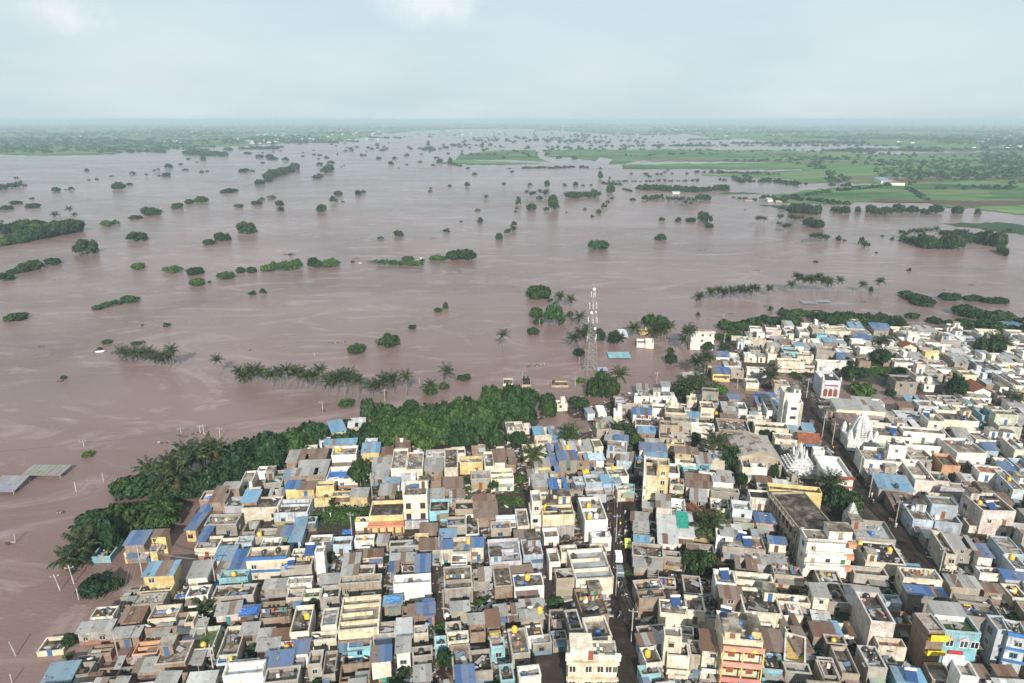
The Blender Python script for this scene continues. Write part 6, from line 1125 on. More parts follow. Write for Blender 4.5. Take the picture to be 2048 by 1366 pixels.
for z in (6.0, 2.6):
    for x in (-.41, -.08, .16, .33, .46):
        q = link('window', shared('win', m_win), o, loc=(x * w, -d / 2, z), scale=(1.25 if x < .4 else .8, 1, 1.5), color=(.70, .64, .52)); link('pane', shared('pane', m_pane), q)
for x in (-.26, .04): m = MB(); m.box(x * w - .1, -d / 2 - .25, .0, x * w + .1, -d / 2 - .005, 7.4); build(m, 'pilaster', 'painted_plaster', o, color=(.68, .6, .46))
for i in range(6):
    for j in range(3):
        if (i + j) % 2 == 0: m = MB(); m.box(-.15 * w + i * .55, -d / 2 + 1 + j * .9, 8.405, -.15 * w + i * .55 + .5, -d / 2 + 1.8 + j * .9, 8.43); build(m, 'floor_tile', 'white_enamel', o)
m = MB(); m.box(-w / 2 + .3, d / 2 - 4.4, 8.4, w * .0, d / 2 - .3, 10.6); build(m, 'roof_room', 'painted_plaster', o, color=(.70, .64, .53))
link('door', shared('door', m_door), o, loc=(-w * .05, d / 2 - 4.45, 8.42), color=(.30, .07, .05))
# salmon and yellow block
o = H(CH6, 768, 1045, 1072, 872, 11.6, 'F', 'paleyellow', par=.9, clut=.5, az=R(7), label='yellow and salmon banded three-storey block in the foreground with solar heaters', cat='building', name='banded_apartment_block', win=0, room=None, tanks=2)
w, d = HINFO[-1][1], HINFO[-1][2]
for z, c in ((11.0, (.60, .30, .23)), (7.6, (.60, .30, .23)), (4.2, (.52, .21, .18))):
    m = MB(); m.box(-w / 2 - .1, -d / 2 - 1.3, z - .9, w / 2 + .1, -d / 2 - 1.15, z + .15); m.box(-w / 2 - .1, -d / 2 - 1.15, z - .9, w / 2 + .1, -d / 2 - .01, z - .75); build(m, 'balcony', 'painted_plaster', o, color=c)
for z in (8.2, 4.7, 1.3):
    for i in range(6):
        x = -w / 2 + w * (i + .5) / 6
        if i % 3 == 1: link('door', shared('door', m_door), o, loc=(x, -d / 2, z - .3), scale=(1.3, 1, 1.05), color=(.22, .07, .04))
        else: q = link('window', shared('win', m_win), o, loc=(x, -d / 2, z + 1.0), scale=(1.1, 1, 1.2), color=(.35, .16, .06)); link('pane', shared('pane', m_pane), q)
for x in (-.5, 0, .5): m = MB(); m.box(x * w - .12, -d / 2 - 1.28, -1, x * w + .12, -d / 2 - 1.1, 10.9); build(m, 'column', 'painted_plaster', o, color=(.66, .5, .16))
for x in (-.26, .26): m = MB(); m.v += [(x * w - .7, -d / 2 - 1.36, 10.15), (x * w + .7, -d / 2 - 1.36, 10.15), (x * w, -d / 2 - 1.36, 11.0)]; m.f.append((0, 1, 2)); m.mi.append(0); build(m, 'emblem', 'painted_plaster', o, color=(.72, .55, .12))
for x in (-.17, .35): m = MB(); m.box(x * w - .8, -d / 2 + 1.0, 10.7, x * w + .8, d / 2 - 2.2, 12.9); build(m, 'stair_room', 'painted_plaster', o, color=(.55, .47, .24)); m = MB(); m.box(x * w - 1.0, -d / 2 + .8, 12.9, x * w + 1.0, d / 2 - 2.0, 13.05); build(m, 'slab', 'concrete_roof', o)
# shops at the right
o = H((1640, 980, 3.539), 770, 888, 1012, 882, 9.6, 'F', 'brown', xb=668, par=.4, clut=.3, label='narrow brick shop house with yellow balcony bands beside the turquoise shop', cat='shop', name='shop_house', win=0)
w, d = HINFO[-1][1], HINFO[-1][2]
for z, hh in ((8.5, 1.3), (5.3, 1.0)): m = MB(); m.box(-w / 2 - .1, -d / 2 - 1.1, z - .2, w / 2 + .1, -d / 2 - .95, z - .2 + hh); m.box(-w / 2 - .1, -d / 2 - .95, z - .3, w / 2 + .1, -d / 2 - .01, z - .18); build(m, 'balcony', 'painted_plaster', o, color=(.75, .56, .04))
for z in (6.3, 3.2, .2):
    for x in (-.25, .25): link('door', shared('door', m_door), o, loc=(x * w, -d / 2, z), scale=(1.4, 1, 1.0), color=(.22, .16, .12) if z > 1 else (.40, .34, .42))
m = MB(); m.box(-w / 2, -d / 2 - .7, 2.45, w / 2 + .3, -d / 2 - .55, 3.1); build(m, 'sign_board', 'painted_plaster', o, color=(.62, .40, .10))
o = H((1640, 980, 3.539), 892, 1132, 1012, 885, 9.0, 'M', 'cyan', par=.8, clut=.8, label='turquoise shop building with pink gabled windows and red sign', cat='shop', name='shop_building', win=0)
w, d = HINFO[-1][1], HINFO[-1][2]
for x in (-.3, .1, .4):
    q = link('window', shared('win', m_win), o, loc=(x * w, -d / 2, 6.3), scale=(1.5, 1, 1.6), color=(.70, .74, .74)); link('pane', shared('pane', m_pane), q)
    m = MB(); b = x * w; yy = -d / 2; m.v += [(b - 1.1, yy - .3, 7.2), (b + 1.1, yy - .3, 7.2), (b, yy - .3, 7.9), (b - 1.1, yy, 7.2), (b + 1.1, yy, 7.2), (b, yy, 7.9)]; m.f += [(0, 1, 2), (0, 2, 5, 3), (1, 4, 5, 2), (0, 3, 4, 1)]; m.mi += [0] * 4
    if x < .3: build(m, 'pediment', 'painted_plaster', o, color=(.60, .40, .42))
m = MB(); m.box(-w * .3, -d / 2 - .25, 4.1, w * .12, -d / 2 - .1, 4.8); build(m, 'sign_board', 'painted_plaster', o, color=(.50, .03, .04))
m = MB(); m.box(-w * .4, -d / 2 - .2, 1.0, w * .2, -d / 2 - .05, 3.9); build(m, 'shop_front', 'painted_plaster', o, color=(.62, .66, .72))
m = MB()
for i in range(22): m.box(-w / 2 + w * (i + .2) / 22, -d / 2 - .2, 8.3, -w / 2 + w * (i + .75) / 22, -d / 2 - .004, 8.7)
q = build(m, 'cornice_blocks', 'painted_plaster', o, color=(.45, .62, .68)); q['kind'] = 'stuff'
o = H((1640, 980, 3.539), 1345, 1470, 1035, 925, 8.8, 'F', 'paleblue', par=.6, xb=1290, label='blue and white corner house cut by the right edge of the photo', cat='house', name='corner_house', band=(.05, .18, .42), tanks=1)
# white school in the palms
o = H(C2, 1535, 1725, 492, 472, 8.4, 'D', 'white', par=.1, band=(.72, .70, .62), label='pale three-storey school with white bands behind the shore palms', cat='school', name='school_building', az=R(2))
# cream modern block left and pink etc. come with the rows below
run_rows()
# ------------------------------------------------------------------ things out in the flood
def flat_roof_on_water(u0, u1, v0, v1, z, colr, label, nm='submerged_roof', tilt=(3, 0), az=0.0, n=6):
    A, B, C_ = G(u0, v1, z), G(u1, v1, z), G(u0, v0, z); w = (B - A).length; d = max(1.5, C_.y - A.y); o = root(nm, ((A.x + B.x) / 2, A.y + d / 2, 0), -az)
    for j in range(2):
        for i in range(n):
            link('roof_sheet', shared('sheet', m_sheet), o, loc=(-w / 2 + w * (i + .5) / n, -d / 2 + d * (j + .5) / 2, z + (j - .5) * d / 2 * math.tan(R(tilt[0])) + random.uniform(0, .05)), rot=(R(tilt[0]), R(tilt[1]), 0), scale=(w / n * 1.04, d / 2 * 1.04, 1), color=tuple(c * random.uniform(.8, 1.15) for c in colr))
    m = MB()
    for x in (-w / 2 + .2, w / 2 - .2):
        for y in (-d / 2 + .2, d / 2 - .2): m.box(x - .08, y - .08, -2, x + .08, y + .08, z - .05)
    build(m, 'posts', 'timber', o); tag(o, label, 'submerged shed', at=Vector((A.x, A.y, 0)), fixed=True); return o
flat_roof_on_water(40, 120, 931, 950, 1.3, (.24, .22, .20), 'half-sunken shed with bent grey sheet roof near the left edge', tilt=(4, -3), n=8)
flat_roof_on_water(-30, 26, 955, 980, 1.5, (.22, .24, .25), 'half-sunken sheet roof cut off by the left edge', tilt=(10, 0), n=5)
flat_roof_on_water(1218, 1262, 705, 715, .7, (.22, .45, .52), 'turquoise sheet roof floating just above the flood near the tower', n=6, tilt=(4, 0))
flat_roof_on_water(1196, 1216, 735, 741, 1.0, (.34, .45, .52), 'small pale blue sheet roof at the tower foot', n=3)
flat_roof_on_water(1607, 1636, 602, 607, .5, (.22, .23, .24), 'long low grey roof barely above the flood, shorter half', n=4)
flat_roof_on_water(1634, 1663, 600, 604, .6, (.22, .26, .30), 'long low bluish roof barely above the flood, longer half', n=4)
def tank_deck(u0, u1, v0, v1, label, tanks, colr=(.46, .36, .26)):
    A, B, C_ = G(u0, v1, .8), G(u1, v1, .8), G(u0, v0, .8); w = (B - A).length; d = max(2.5, C_.y - A.y); o = root('flooded_house_top', ((A.x + B.x) / 2, A.y + d / 2, 0))
    m = MB(); x, y = w / 2, d / 2; m.box(-x, -y, -2, x, -y + .2, .9); m.box(-x, y - .2, -2, x, y, .9); m.box(-x, -y + .2, -2, -x + .2, y - .2, .9); m.box(x - .2, -y + .2, -2, x, y - .2, .9); build(m, 'wall', 'weathered_plaster', o, color=colr)
    m = MB(); m.box(-x + .2, -y + .2, .1, x - .2, y - .2, .35); build(m, 'roof', 'mouldy_roof', o); tag(o, label, 'flooded house', at=A, fixed=True)
    for i in range(tanks):
        P = o.location + Vector((-x + 1 + i * 1.5, y - 1.0, .35)); q = root('water_tank', P); link('barrel', shared('tank', m_tank), q, color=TCOL['black']); link('lid', shared('lid', m_lid), q, color=TCOL['black'])
        tag(q, 'black water tank on the ' + ('middle' if u0 < 1080 else 'right-hand') + ' sunken rooftop near the tower', 'water tank', 'water tanks on rooftops', at=P)
tank_deck(1006, 1026, 757, 768, 'small pale rooftop in the flood, leftmost of the three near the tower', 0, (.60, .56, .5)); tank_deck(1044, 1062, 754, 770, 'sunken rooftop with a pair of black tanks', 2); tank_deck(1103, 1137, 762, 771, 'sunken wide rooftop with one black tank at its left end', 1)
# temple islet near the tower
H(C2, 1118, 1222, 490, 470, 1.5, 'F', 'yellow', par=.5, win=0, clut=0, label='small yellow shrine with white finial on the islet', cat='shrine', name='islet_shrine', base=-1)
q = HINFO[-1]; m = MB(); m.rings([(0, 0, 1.1, 1.0), (0, 0, 1.6, .95), (0, 0, 2.1, .6), (0, 0, 2.5, .3), (0, 0, 3.4, .05)], 10); build(m, 'dome', 'painted_plaster', q[0], color=(.70, .52, .16))
H(C2, 1100, 1170, 578, 545, 2.2, 'F', 'white', clut=.3, label='small white house on the islet, left half', name='islet_house'); H(C2, 1170, 1237, 580, 542, 2.6, 'W', 'cream', clut=.3, label='pale cream house on the islet with stained front', name='islet_house')
flat_roof_on_water(1240, 1257, 662, 671, 1.6, (.60, .66, .72), 'pale blue tilted sheet roof among the islet trees', n=3, tilt=(14, 0))
H(C5, 215, 318, 750, 690, 3.6, 'LB', 'cream', label='cream house with light blue sheet roof half hidden in the bank trees', name='bank_house', az=R(-25)); H(C5, 330, 440, 720, 672, 2.6, 'WT', 'beige', label='pale sheet roof shed in the water beside the bank trees', name='bank_shed', az=R(-10))
H(C8, 1215, 1270, 412, 402, 5, 'LB', 'white', label='white farmhouse with bright blue roof far off in the green fields', name='farmhouse'); H(C8, 1272, 1350, 425, 408, 4.5, 'F', 'cream', label='long cream farmhouse far off beside the blue-roofed one', name='farmhouse')
H(C7, 1888, 1932, 480, 477, 1.8, 'WT', 'white', label='pale low shed among the trees on the flooded spit', name='farm_shed'); H(C8, 415, 465, 525, 522, 1.6, 'F', 'beige', label='low beige shed at the flooded field corner', name='farm_shed'); H(C8, 550, 580, 522, 516, 2.4, 'WT', 'white', label='small cream shed by the big green field', name='farm_shed'); H(C8, 598, 632, 530, 526, 1.6, 'F', 'beige', label='low shed right of the cream shed at the field edge', name='farm_shed')
# floating wreckage: each a raft of timber
def drift(u, v, s, label, mat='timber'):
    P = G(u, v); o = stuff_bits('debris_raft', 26, -s, -s * .35, s, s * .35, .02, mat, None, int(u), .5); o.location = P; o['kind'] = 'thing'; tag(o, label, 'debris', 'floating debris in the flood', at=P)
for u, v, s in [(402, 867, 4), (365, 872, 1.8), (673, 685, 4), (1072, 731, 3.4), (327, 885, 1.6), (122, 1024, .8), (18, 1087, .9), (120, 762, 1), (83, 693, 1.2), (1467, 627, 2), (1398, 633, 1.2), (1510, 541, 3), (1536, 613, 2), (1730, 604, 1.6), (1895, 580, 2), (1945, 570, 2.5), (1405, 500, 5), (1350, 430, 4), (1400, 430, 4), (870, 476, 3), (405, 903, 1), (715, 517, 3), (745, 522, 4), (1530, 612, 1.4), (1240, 790, 2), (1290, 792, 2), (1075, 1366 - 585, 1), (1170, 793, 1.5), (500, 700, .8), (1385, 645, 1.5), (1660, 630, 2), (1010, 798, 1)]: drift(u, v, s, 'dark raft of driftwood and debris floating in the flood')
o = root('white_boat', G(200, 704), R(20)); m = MB(); m.rings([(0, 0, -.1, 1.6), (0, 0, .45, 2.0), (0, 0, .5, 1.9), (0, 0, .2, 1.5)], 12, True, 0, .32); build(m, 'hull', 'white_enamel', o); m = MB(); m.box(-.2, -.5, .35, .2, .5, .45); build(m, 'bench', 'timber', o); tag(o, 'small white boat drifting in the flood left of the palm clump', 'boat', at=G(200, 704), fixed=True)
for u, v, r_ in ((720, 527, 1.6), (843, 518, 2.2), (836, 521, 1.4)):
    P = G(u, v); m = MB(); m.rings([(0, 0, -.5, 1.0), (.1, .05, .2, .95), (-.1, 0, .6, .6), (0, .1, .8, .2)], 8, True, 0, .8); q = build(m, 'boulder', 'pole_concrete'); q.location = P; q.scale = (r_, r_, r_ * .8); tag(q, 'pale boulder above water', 'boulder', 'boulders in the flood', at=P)
# ------------------------------------------------------------------ the remaining plots between the houses above
def inview(x, y, z=4, mu=70, mv=90):
    u, v, dp = proj((x, y, z)); return dp > 0 and -mu < u < 2048 + mu and v < 1366 + mv
wcs = ['cream'] * 6 + ['white'] * 12 + ['grey'] * 12 + ['beige'] * 8 + ['brick'] * 6 + ['paleblue'] * 3 + ['blue', 'cyan', 'paleyellow', 'paleyellow', 'pink', 'lav', 'brown']
rfs = ['F'] * 13 + ['D'] * 11 + ['T'] * 9 + ['R'] * 6 + ['B'] * 1 + ['LB'] * 2 + ['O'] * 10 + ['W'] * 3 + ['Q'] * 1 + ['M', 'K', 'WT', 'WT']
NB1 = len(HINFO); far_list = []
def try_lot(x, y, w, d, az, rnd, small=False):
    if not inview(x, y): return False
    if ground(x, y) < .25: return False
    for g_ in ((w, d), (w * .75, d * .75), (w * .55, d * .8), (w * .6, d * .5)):
        if taken(x, y, g_[0], g_[1], az) < .05:
            w, d = g_; break
    else: return False
    if w < 2.4 or d < 2.4: return False
    u, v, dp = proj((x, y, 4)); dens_far = v < 900
    roof = rnd.choice(rfs); wall = rnd.choice(wcs)
    if dens_far and rnd.random() < .6: wall = rnd.choice(['white', 'cream', 'white', 'white', 'paleblue']); roof = rnd.choice(['F', 'F', 'W', 'T', 'WT'])
    if small: roof = rnd.choice(['T', 'R', 'O', 'D', 'T', 'F', 'LB', 'WT']); h = rnd.uniform(2.1, 3.2)
    else: h = rnd.choice([2.3, 2.5, 2.6, 2.8, 3.0, 3.1, 3.2, 3.4, 3.6, 4.6]) * rnd.uniform(.95, 1.05)
    if roof in ('T', 'R', 'O', 'K', 'WT', 'LB', 'B'): h = min(h, rnd.uniform(2.4, 4.2))
    if w * FPX / dp < 23:
        far_list.append((x, y, w, d, az + rnd.gauss(0, R(2)), h, roof, wall, rnd.randint(0, 10 ** 6))); take(x, y, w, d, az, .35); return True
    house(x, y, w, d, az + rnd.gauss(0, R(2.6)), h, roof, wall, seed=rnd.randint(0, 10 ** 6), clut=1.0 if dp < 260 else .5, bal='cream' if rnd.random() < .12 else None); return True
rnd = random.Random(42)
for zone, azd in (('L', -6), ('R', 9)):
    az = R(azd); c, s = math.cos(az), math.sin(az)
    t = 70.0
    while t < 420:
        d0 = rnd.uniform(5.0, 9.5); p = -240.0
        while p < 460:
            w0 = rnd.choice([rnd.uniform(3.2, 5), rnd.uniform(4.2, 7), rnd.uniform(5, 10)]); a, b = p + w0 / 2, t + d0 / 2; x, y = a * c + b * s, -a * s + b * c
            xs = 30 + (y - 150) * .03
            if (zone == 'L') == (x < xs): 
                dd = d0 * rnd.uniform(.75, 1.0)
                if rnd.random() > .10: try_lot(x, y, w0 - .5, dd, az, rnd)
            p += w0 + (0.1 if rnd.random() < .8 else 1.8)
        t += d0 + (.5 if rnd.random() < .5 else 1.6)
# leftover gaps: lean-tos and sheds
for it in range(5200):
    u, v = rnd.uniform(60, 2100), 645 + 800 * rnd.random() ** .8
    P = G(u, v, 1.5); az = zone_az(u, v)
    if not inview(P.x, P.y) or ground(P.x, P.y) < .25: continue
    w, d = rnd.uniform(2.6, 5.0), rnd.uniform(2.6, 5.5)
    if taken(P.x, P.y, w, d, az) < .02: try_lot(P.x, P.y, w, d, az, rnd, True)
# the smallest houses at the back of the town, past what can be told apart singly
def far_houses():
    cols = ['white', 'cream', 'grey', 'beige', 'brick', 'paleblue']
    for c_ in cols:
        NEXT_WALL[0] = WC[c_]; wall_mat('plaster_' + c_, .7, .04)
    rm = ['concrete_roof', 'mouldy_roof', 'white_roof', 'grey_roof', 'red_roof']; mats = ['plaster_' + c_ for c_ in cols] + rm + ['tin_bits', 'window_glass']; m = MB()
    for (x, y, w, d, az, h, roof, wall, sd_) in far_list:
        r = random.Random(sd_); g = max(0, ground(x, y)); M = Matrix.Translation((x, y, g)) @ Matrix.Rotation(-az, 4, 'Z'); a, b = w / 2, d / 2; q = lambda *p: tuple(M @ Vector(p))
        ci = cols.index(wall) if wall in cols else r.randint(0, 1); m.cur = ci; ph = r.choice([.2, .5, .8]); fl = roof in 'FDWQMO' or roof == 'F'; t = .22; P0 = [(-a, -b), (a, -b), (a, b), (-a, b)]; Q0 = [(-a + t, -b + t), (a - t, -b + t), (a - t, b - t), (-a + t, b - t)]
        for i in range(4):
            j = (i + 1) % 4; m.quad(q(*P0[i], -1), q(*P0[j], -1), q(*P0[j], h), q(*P0[i], h)); m.quad(q(*P0[i], h), q(*P0[j], h), q(*Q0[j], h), q(*Q0[i], h)); m.quad(q(*Q0[j], h - 1), q(*Q0[i], h - 1), q(*Q0[i], h), q(*Q0[j], h))
        if fl: m.cur = len(cols) + {'F': 0, 'D': 1, 'W': 2, 'Q': 3, 'M': 1, 'O': 1}[roof]; m.box(-a + t, -b + t, h - ph - .1, a - t, b - t, h - ph, M)
        else:
            m.cur = len(cols) + 5 if roof != 'K' else len(cols) + 4; n = max(2, int(w / 1.3))
            for i in range(n): m.box(-a - .2 + (w + .4) * i / n, -b - .3, h + .02 + r.uniform(0, .08), -a - .2 + (w + .4) * (i + 1) / n - .04, b + .3, h + .10 + r.uniform(0, .08), M)
        if fl and r.random() < .35: m.cur = ci; m.box(-a * .1, b * .1, h - ph, a * .8, b - t - .01, h - ph + 2.2, M)
        m.cur = len(cols) + 6
        for i in range(int(w / 2.4)):
            if r.random() < .7: xx = -a + 1.2 + i * 2.4; m.box(xx - .4, -b - .04, 1.0 if r.random() < .6 else .1, xx + .4, -b + .02, 2.1, M)
        if r.random() < .3: m.cur = len(cols) + 5; m.box(a * .3, -b * .3, h, a * .3 + 1, -b * .3 + 1, h + 1.1, M)
    kind(build(m, 'crowded_back_houses', mats), 'stuff', 'crowded small houses at the far edge of the town')
far_houses()
print('houses', STAT['house'], 'listed', NB1, 'far', len(far_list))

# ------------------------------------------------------------------ roof things at the places the photo shows them
def roof_at(u, v):
    best = None
    for q in HINFO:
        o, w, d, az, h, roof, rz, ppm = q; z = rz + o.location.z; P = G(u, v, z); dx, dy = P.x - o.location.x, P.y - o.location.y
        c, s = math.cos(az), math.sin(az); a, b = dx * c - dy * s, dx * s + dy * c
        if abs(a) < w / 2 - .2 and abs(b) < d / 2 - .2 and (best is None or P.length < best[0].length): best = (P + Vector((0, 0, (b + d / 2) * math.tan(R(5)) + .14 if isinstance(RF[roof][0], tuple) and roof != 'AT' else 0)), az, roof)
    return best or (G(u, v, ground(*G(u, v)[:2])), zone_az(u, v), 'F')
def put_tank(P, col, s=1.0):
    q = root('water_tank', P); q.scale = (s, s, s); link('barrel', shared('tank', m_tank), q, color=TCOL[col]); link('lid', shared('lid', m_lid), q, color=TCOL[col]); tag(q, f'{col} plastic water tank on a roof', 'water tank', 'water tanks on rooftops', at=Vector(P)); return q
def put_dish(P):
    q = root('satellite_dish', P, random.uniform(-.8, .8)); link('dish', shared('dish', m_dish), q, loc=(0, 0, .7), rot=(R(-50), 0, 0), scale=(1.5,) * 3)
    link('mast', shared('mast', lambda: MB().rings([(0, 0, 0, .04), (0, 0, .7, .04)], 5).mesh('mast', 'galvanised_steel')), q); tag(q, 'white satellite dish on a short mast', 'satellite dish', 'satellite dishes on rooftops', at=Vector(P))
def put_solar(P, az):
    q = root('solar_water_heater', P, -az + random.uniform(-.3, .3))
    link('collector', shared('coll', lambda: MB().box(-.95, -1.0, -.04, .95, 1.0, .04).mesh('collector', 'solar_glass')), q, loc=(0, -.1, .75), rot=(R(32), 0, 0))
    link('header_tank', shared('htk', lambda: MB().rings([(0, 0, -1.0, .26), (0, 0, 1.0, .26)], 10).mesh('header_tank', 'white_enamel')), q, loc=(0, .85, 1.5), rot=(0, R(90), 0))
    link('stand', shared('std', lambda: MB().tube((-.8, .8, 0), (-.8, .8, 1.4), .04).tube((.8, .8, 0), (.8, .8, 1.4), .04).tube((-.8, -.9, 0), (-.8, -.9, .2), .04).tube((.8, -.9, 0), (.8, -.9, .2), .04).mesh('stand', 'galvanised_steel')), q)
    tag(q, 'blue solar water heater with white tank on a roof', 'solar heater', 'solar water heaters on rooftops', at=Vector(P))
def at_px(cr, lst, fn, *a):
    for x, y in lst:
        u, v = cvt(cr, x, y); P, az, rf = roof_at(u, v); fn(P, *a) if fn is not put_solar else put_solar(P, az)
at_px(CH2, [(1005, 150), (430, 765), (612, 755), (1140, 668), (625, 975), (400, 1075)], put_tank, 'yellow'); at_px(CH4, [(1145, 155), (1510, 320), (1315, 625), (1320, 718), (350, 908), (822, 1200)], put_tank, 'yellow')
at_px(CH5, [(1045, 575), (815, 740), (935, 262)], put_tank, 'yellow'); at_px((400, 1100, 4.096), [(878, 560), (715, 110)], put_tank, 'yellow'); at_px(CH8, [(1137, 245), (1330, 262), (865, 380), (310, 1085), (1485, 160)], put_tank, 'yellow')
at_px(CA, [(595, 748), (1110, 1250), (845, 892), (955, 712), (975, 712), (995, 712), (1015, 712), (1200, 868)], put_tank, 'yellow'); at_px((1640, 980, 3.539), [(1068, 12), (280, 395), (1128, 105), (1355, 490), (910, 1150)], put_tank, 'yellow')
at_px(CH4, [(355, 722), (990, 560), (1015, 560), (985, 650), (1005, 650), (1180, 462), (1195, 462), (1125, 880), (1145, 880), (1225, 945), (1275, 945), (1080, 890)], put_tank, 'black')
at_px(CH6, [(240, 520), (245, 640), (262, 640), (910, 590), (722, 875), (857, 875), (570, 1055), (497, 1105), (700, 820), (842, 822), (775, 405), (690, 800)], put_tank, 'black'); at_px(CH2, [(380, 850), (440, 845), (685, 875), (475, 1045), (735, 340)], put_tank, 'black')
at_px(CH3 if 0 else (400, 1100, 4.096), [(1160, 420), (1155, 500), (1150, 590), (1450, 760), (1890, 660), (1890, 720), (540, 200)], put_tank, 'black'); at_px(CA, [(370, 975), (398, 972), (605, 925), (625, 1225), (750, 1300), (870, 1130), (590, 815), (610, 810), (630, 812)], put_tank, 'black')
at_px((1640, 980, 3.539), [(1140, 75), (690, 300), (330, 770), (685, 70), (1180, 270), (320, 1150), (350, 1170)], put_tank, 'black'); at_px(CH4, [(1275, 560), (1300, 560), (1325, 560), (1008, 925), (1325, 700), (1375, 705), (1010, 400)], put_tank, 'white'); at_px(CH5, [(1460, 470), (660, 165), (200, 620)], put_tank, 'white')
at_px((400, 1100, 4.096), [(750, 460), (1030, 470), (180, 320), (710, 150)], put_tank, 'blue'); at_px(CH8, [(175, 770), (205, 770), (1500, 450), (1700, 640), (320, 520)], put_tank, 'blue'); at_px((1640, 980, 3.539), [(45, 290), (520, 1310), (620, 150)], put_tank, 'blue'); at_px(CH2, [(120, 1140), (155, 1140), (660, 1265), (905, 1270)], put_tank, 'blue')
at_px(CH6, [(895, 350), (935, 388), (775, 618), (430, 812), (780, 897), (925, 885), (1330, 1345), (750, 182)], put_solar); at_px((1640, 980, 3.539), [(385, 480), (1210, 130), (800, 910), (640, 1345), (1250, 300)], put_solar); at_px(CA, [(820, 760), (600, 860), (1100, 530)], put_solar); at_px(CH2, [(790, 880), (650, 985)], put_solar)
at_px(CH6, [(490, 862), (275, 680), (285, 695), (470, 668), (980, 512), (895, 80), (1210, 465), (1320, 300), (540, 1290), (825, 890)], put_dish); at_px(CH4, [(410, 350), (650, 640), (420, 20), (1110, 330)], put_dish); at_px(CH5, [(900, 555), (960, 570), (50, 440), (1300, 90)], put_dish)
at_px((400, 1100, 4.096), [(1325, 345), (700, 610), (950, 740), (500, 490), (1240, 910), (1360, 920), (1890, 395)], put_dish); at_px(CH2, [(990, 925), (1425, 1010), (530, 520), (1280, 100)], put_dish); at_px(CT, [(1350, 935), (950, 1025), (1180, 1270), (1265, 370), (580, 1240)], put_dish); at_px(CH8, [(600, 662), (1090, 1115), (830, 1160), (120, 220)], put_dish)
for (o, lx, ly, rz, r_) in TANKS:
    az = -o.rotation_euler.z; P = o.location + Vector((lx * math.cos(az) + ly * math.sin(az), -lx * math.sin(az) + ly * math.cos(az), rz)); put_tank(P, r_.choice(['black', 'black', 'black', 'black', 'white', 'blue', 'yellow']), r_.uniform(.8, 1.05))
for q in HINFO[NB1:]:
    if q[7] > 4.2 and q[5] in 'FDWQM' and rnd.random() < .12: put_dish(q[0].location + Vector((rnd.uniform(-1, 1), rnd.uniform(-1, 1), q[6])))
# tarpaulins laid on roofs and yards
def tarp(cr, x0, x1, y0, y1, col, label, dz=.25):
    u, v = cvt(cr, (x0 + x1) / 2, (y0 + y1) / 2); P, az, rf = roof_at(u, v); A, B = G(cvt(cr, x0, y1)[0], v, P.z), G(cvt(cr, x1, y1)[0], v, P.z); w = (B - A).length; d = G(u, cvt(cr, x0, y0)[1], P.z).y - G(u, cvt(cr, x0, y1)[1], P.z).y
    n = 7; r_ = random.Random(int(x0)); V = [((i / n - .5) * w + r_.uniform(-.1, .1), (j / n - .5) * d + r_.uniform(-.1, .1), dz + r_.uniform(-.12, .14)) for j in range(n + 1) for i in range(n + 1)]
    V += [(x, y, z - .03) for x, y, z in V]; N = (n + 1) ** 2; F = [(j * (n + 1) + i, j * (n + 1) + i + 1, (j + 1) * (n + 1) + i + 1, (j + 1) * (n + 1) + i) for j in range(n) for i in range(n)]; F += [tuple(N + k_ for k_ in reversed(f)) for f in F]
    m = bpy.data.meshes.new('tarpaulin'); m.from_pydata(V, [], F); m.materials.append(MATS['tarpaulin']); m.update()
    q = link('tarpaulin', m, None, loc=P, rot=(R(5) if isinstance(RF[rf][0], tuple) else 0, 0, -az), color=col); tag(q, label, 'tarpaulin', 'tarpaulins spread on roofs', at=P)
BL, GR, YL = (.03, .14, .42), (.01, .30, .20), (.70, .50, .04)
for cr, x0, x1, y0, y1, c_, lb in [(CH2, 905, 1130, 305, 342, BL, 'blue'), (CH2, 300, 412, 1290, 1330, BL, 'blue'), (CH6, 435, 515, 178, 285, GR, 'green'), (CH4, 1310, 1440, 200, 250, (.5, .6, .68), 'pale blue'), ((400, 1100, 4.096), 1525, 1640, 395, 440, (.08, .25, .5), 'blue'), (CH4, 1500, 1560, 370, 395, (.6, .58, .3), 'pale yellow'),
    (CH2, 380, 420, 1040, 1075, YL, 'yellow'), ((400, 1100, 4.096), 1470, 1590, 1030, 1085, GR, 'green'), (CH5, 590, 690, 738, 810, YL, 'bright yellow'), (CH5, 815, 835, 265, 300, BL, 'blue'), (CH5, 870, 930, 305, 325, BL, 'blue'), (CH4, 125, 245, 1020, 1045, GR, 'green'), (CT, 1000, 1150, 905, 935, (.2, .3, .42), 'grey-blue'), (CT, 1130, 1230, 805, 820, BL, 'blue'), (CT, 1540, 1642, 895, 935, BL, 'blue'),
    (CH2, 1025, 1095, 722, 755, BL, 'blue'), (CH2, 1505, 1580, 392, 418, (.06, .14, .32), 'dark blue'), (CH4, 720, 745, 1195, 1225, BL, 'blue'), (CH8, 240, 330, 310, 330, (.2, .45, .6), 'light blue'), (CA, 850, 950, 860, 880, (.6, .6, .58), 'white'), (CH4, 480, 545, 1240, 1290, (.5, .52, .6), 'pale'), (CH4, 1265, 1320, 335, 365, YL, 'yellow')]: tarp(cr, x0, x1, y0, y1, c_, f'crumpled {lb} tarpaulin spread over a roof')

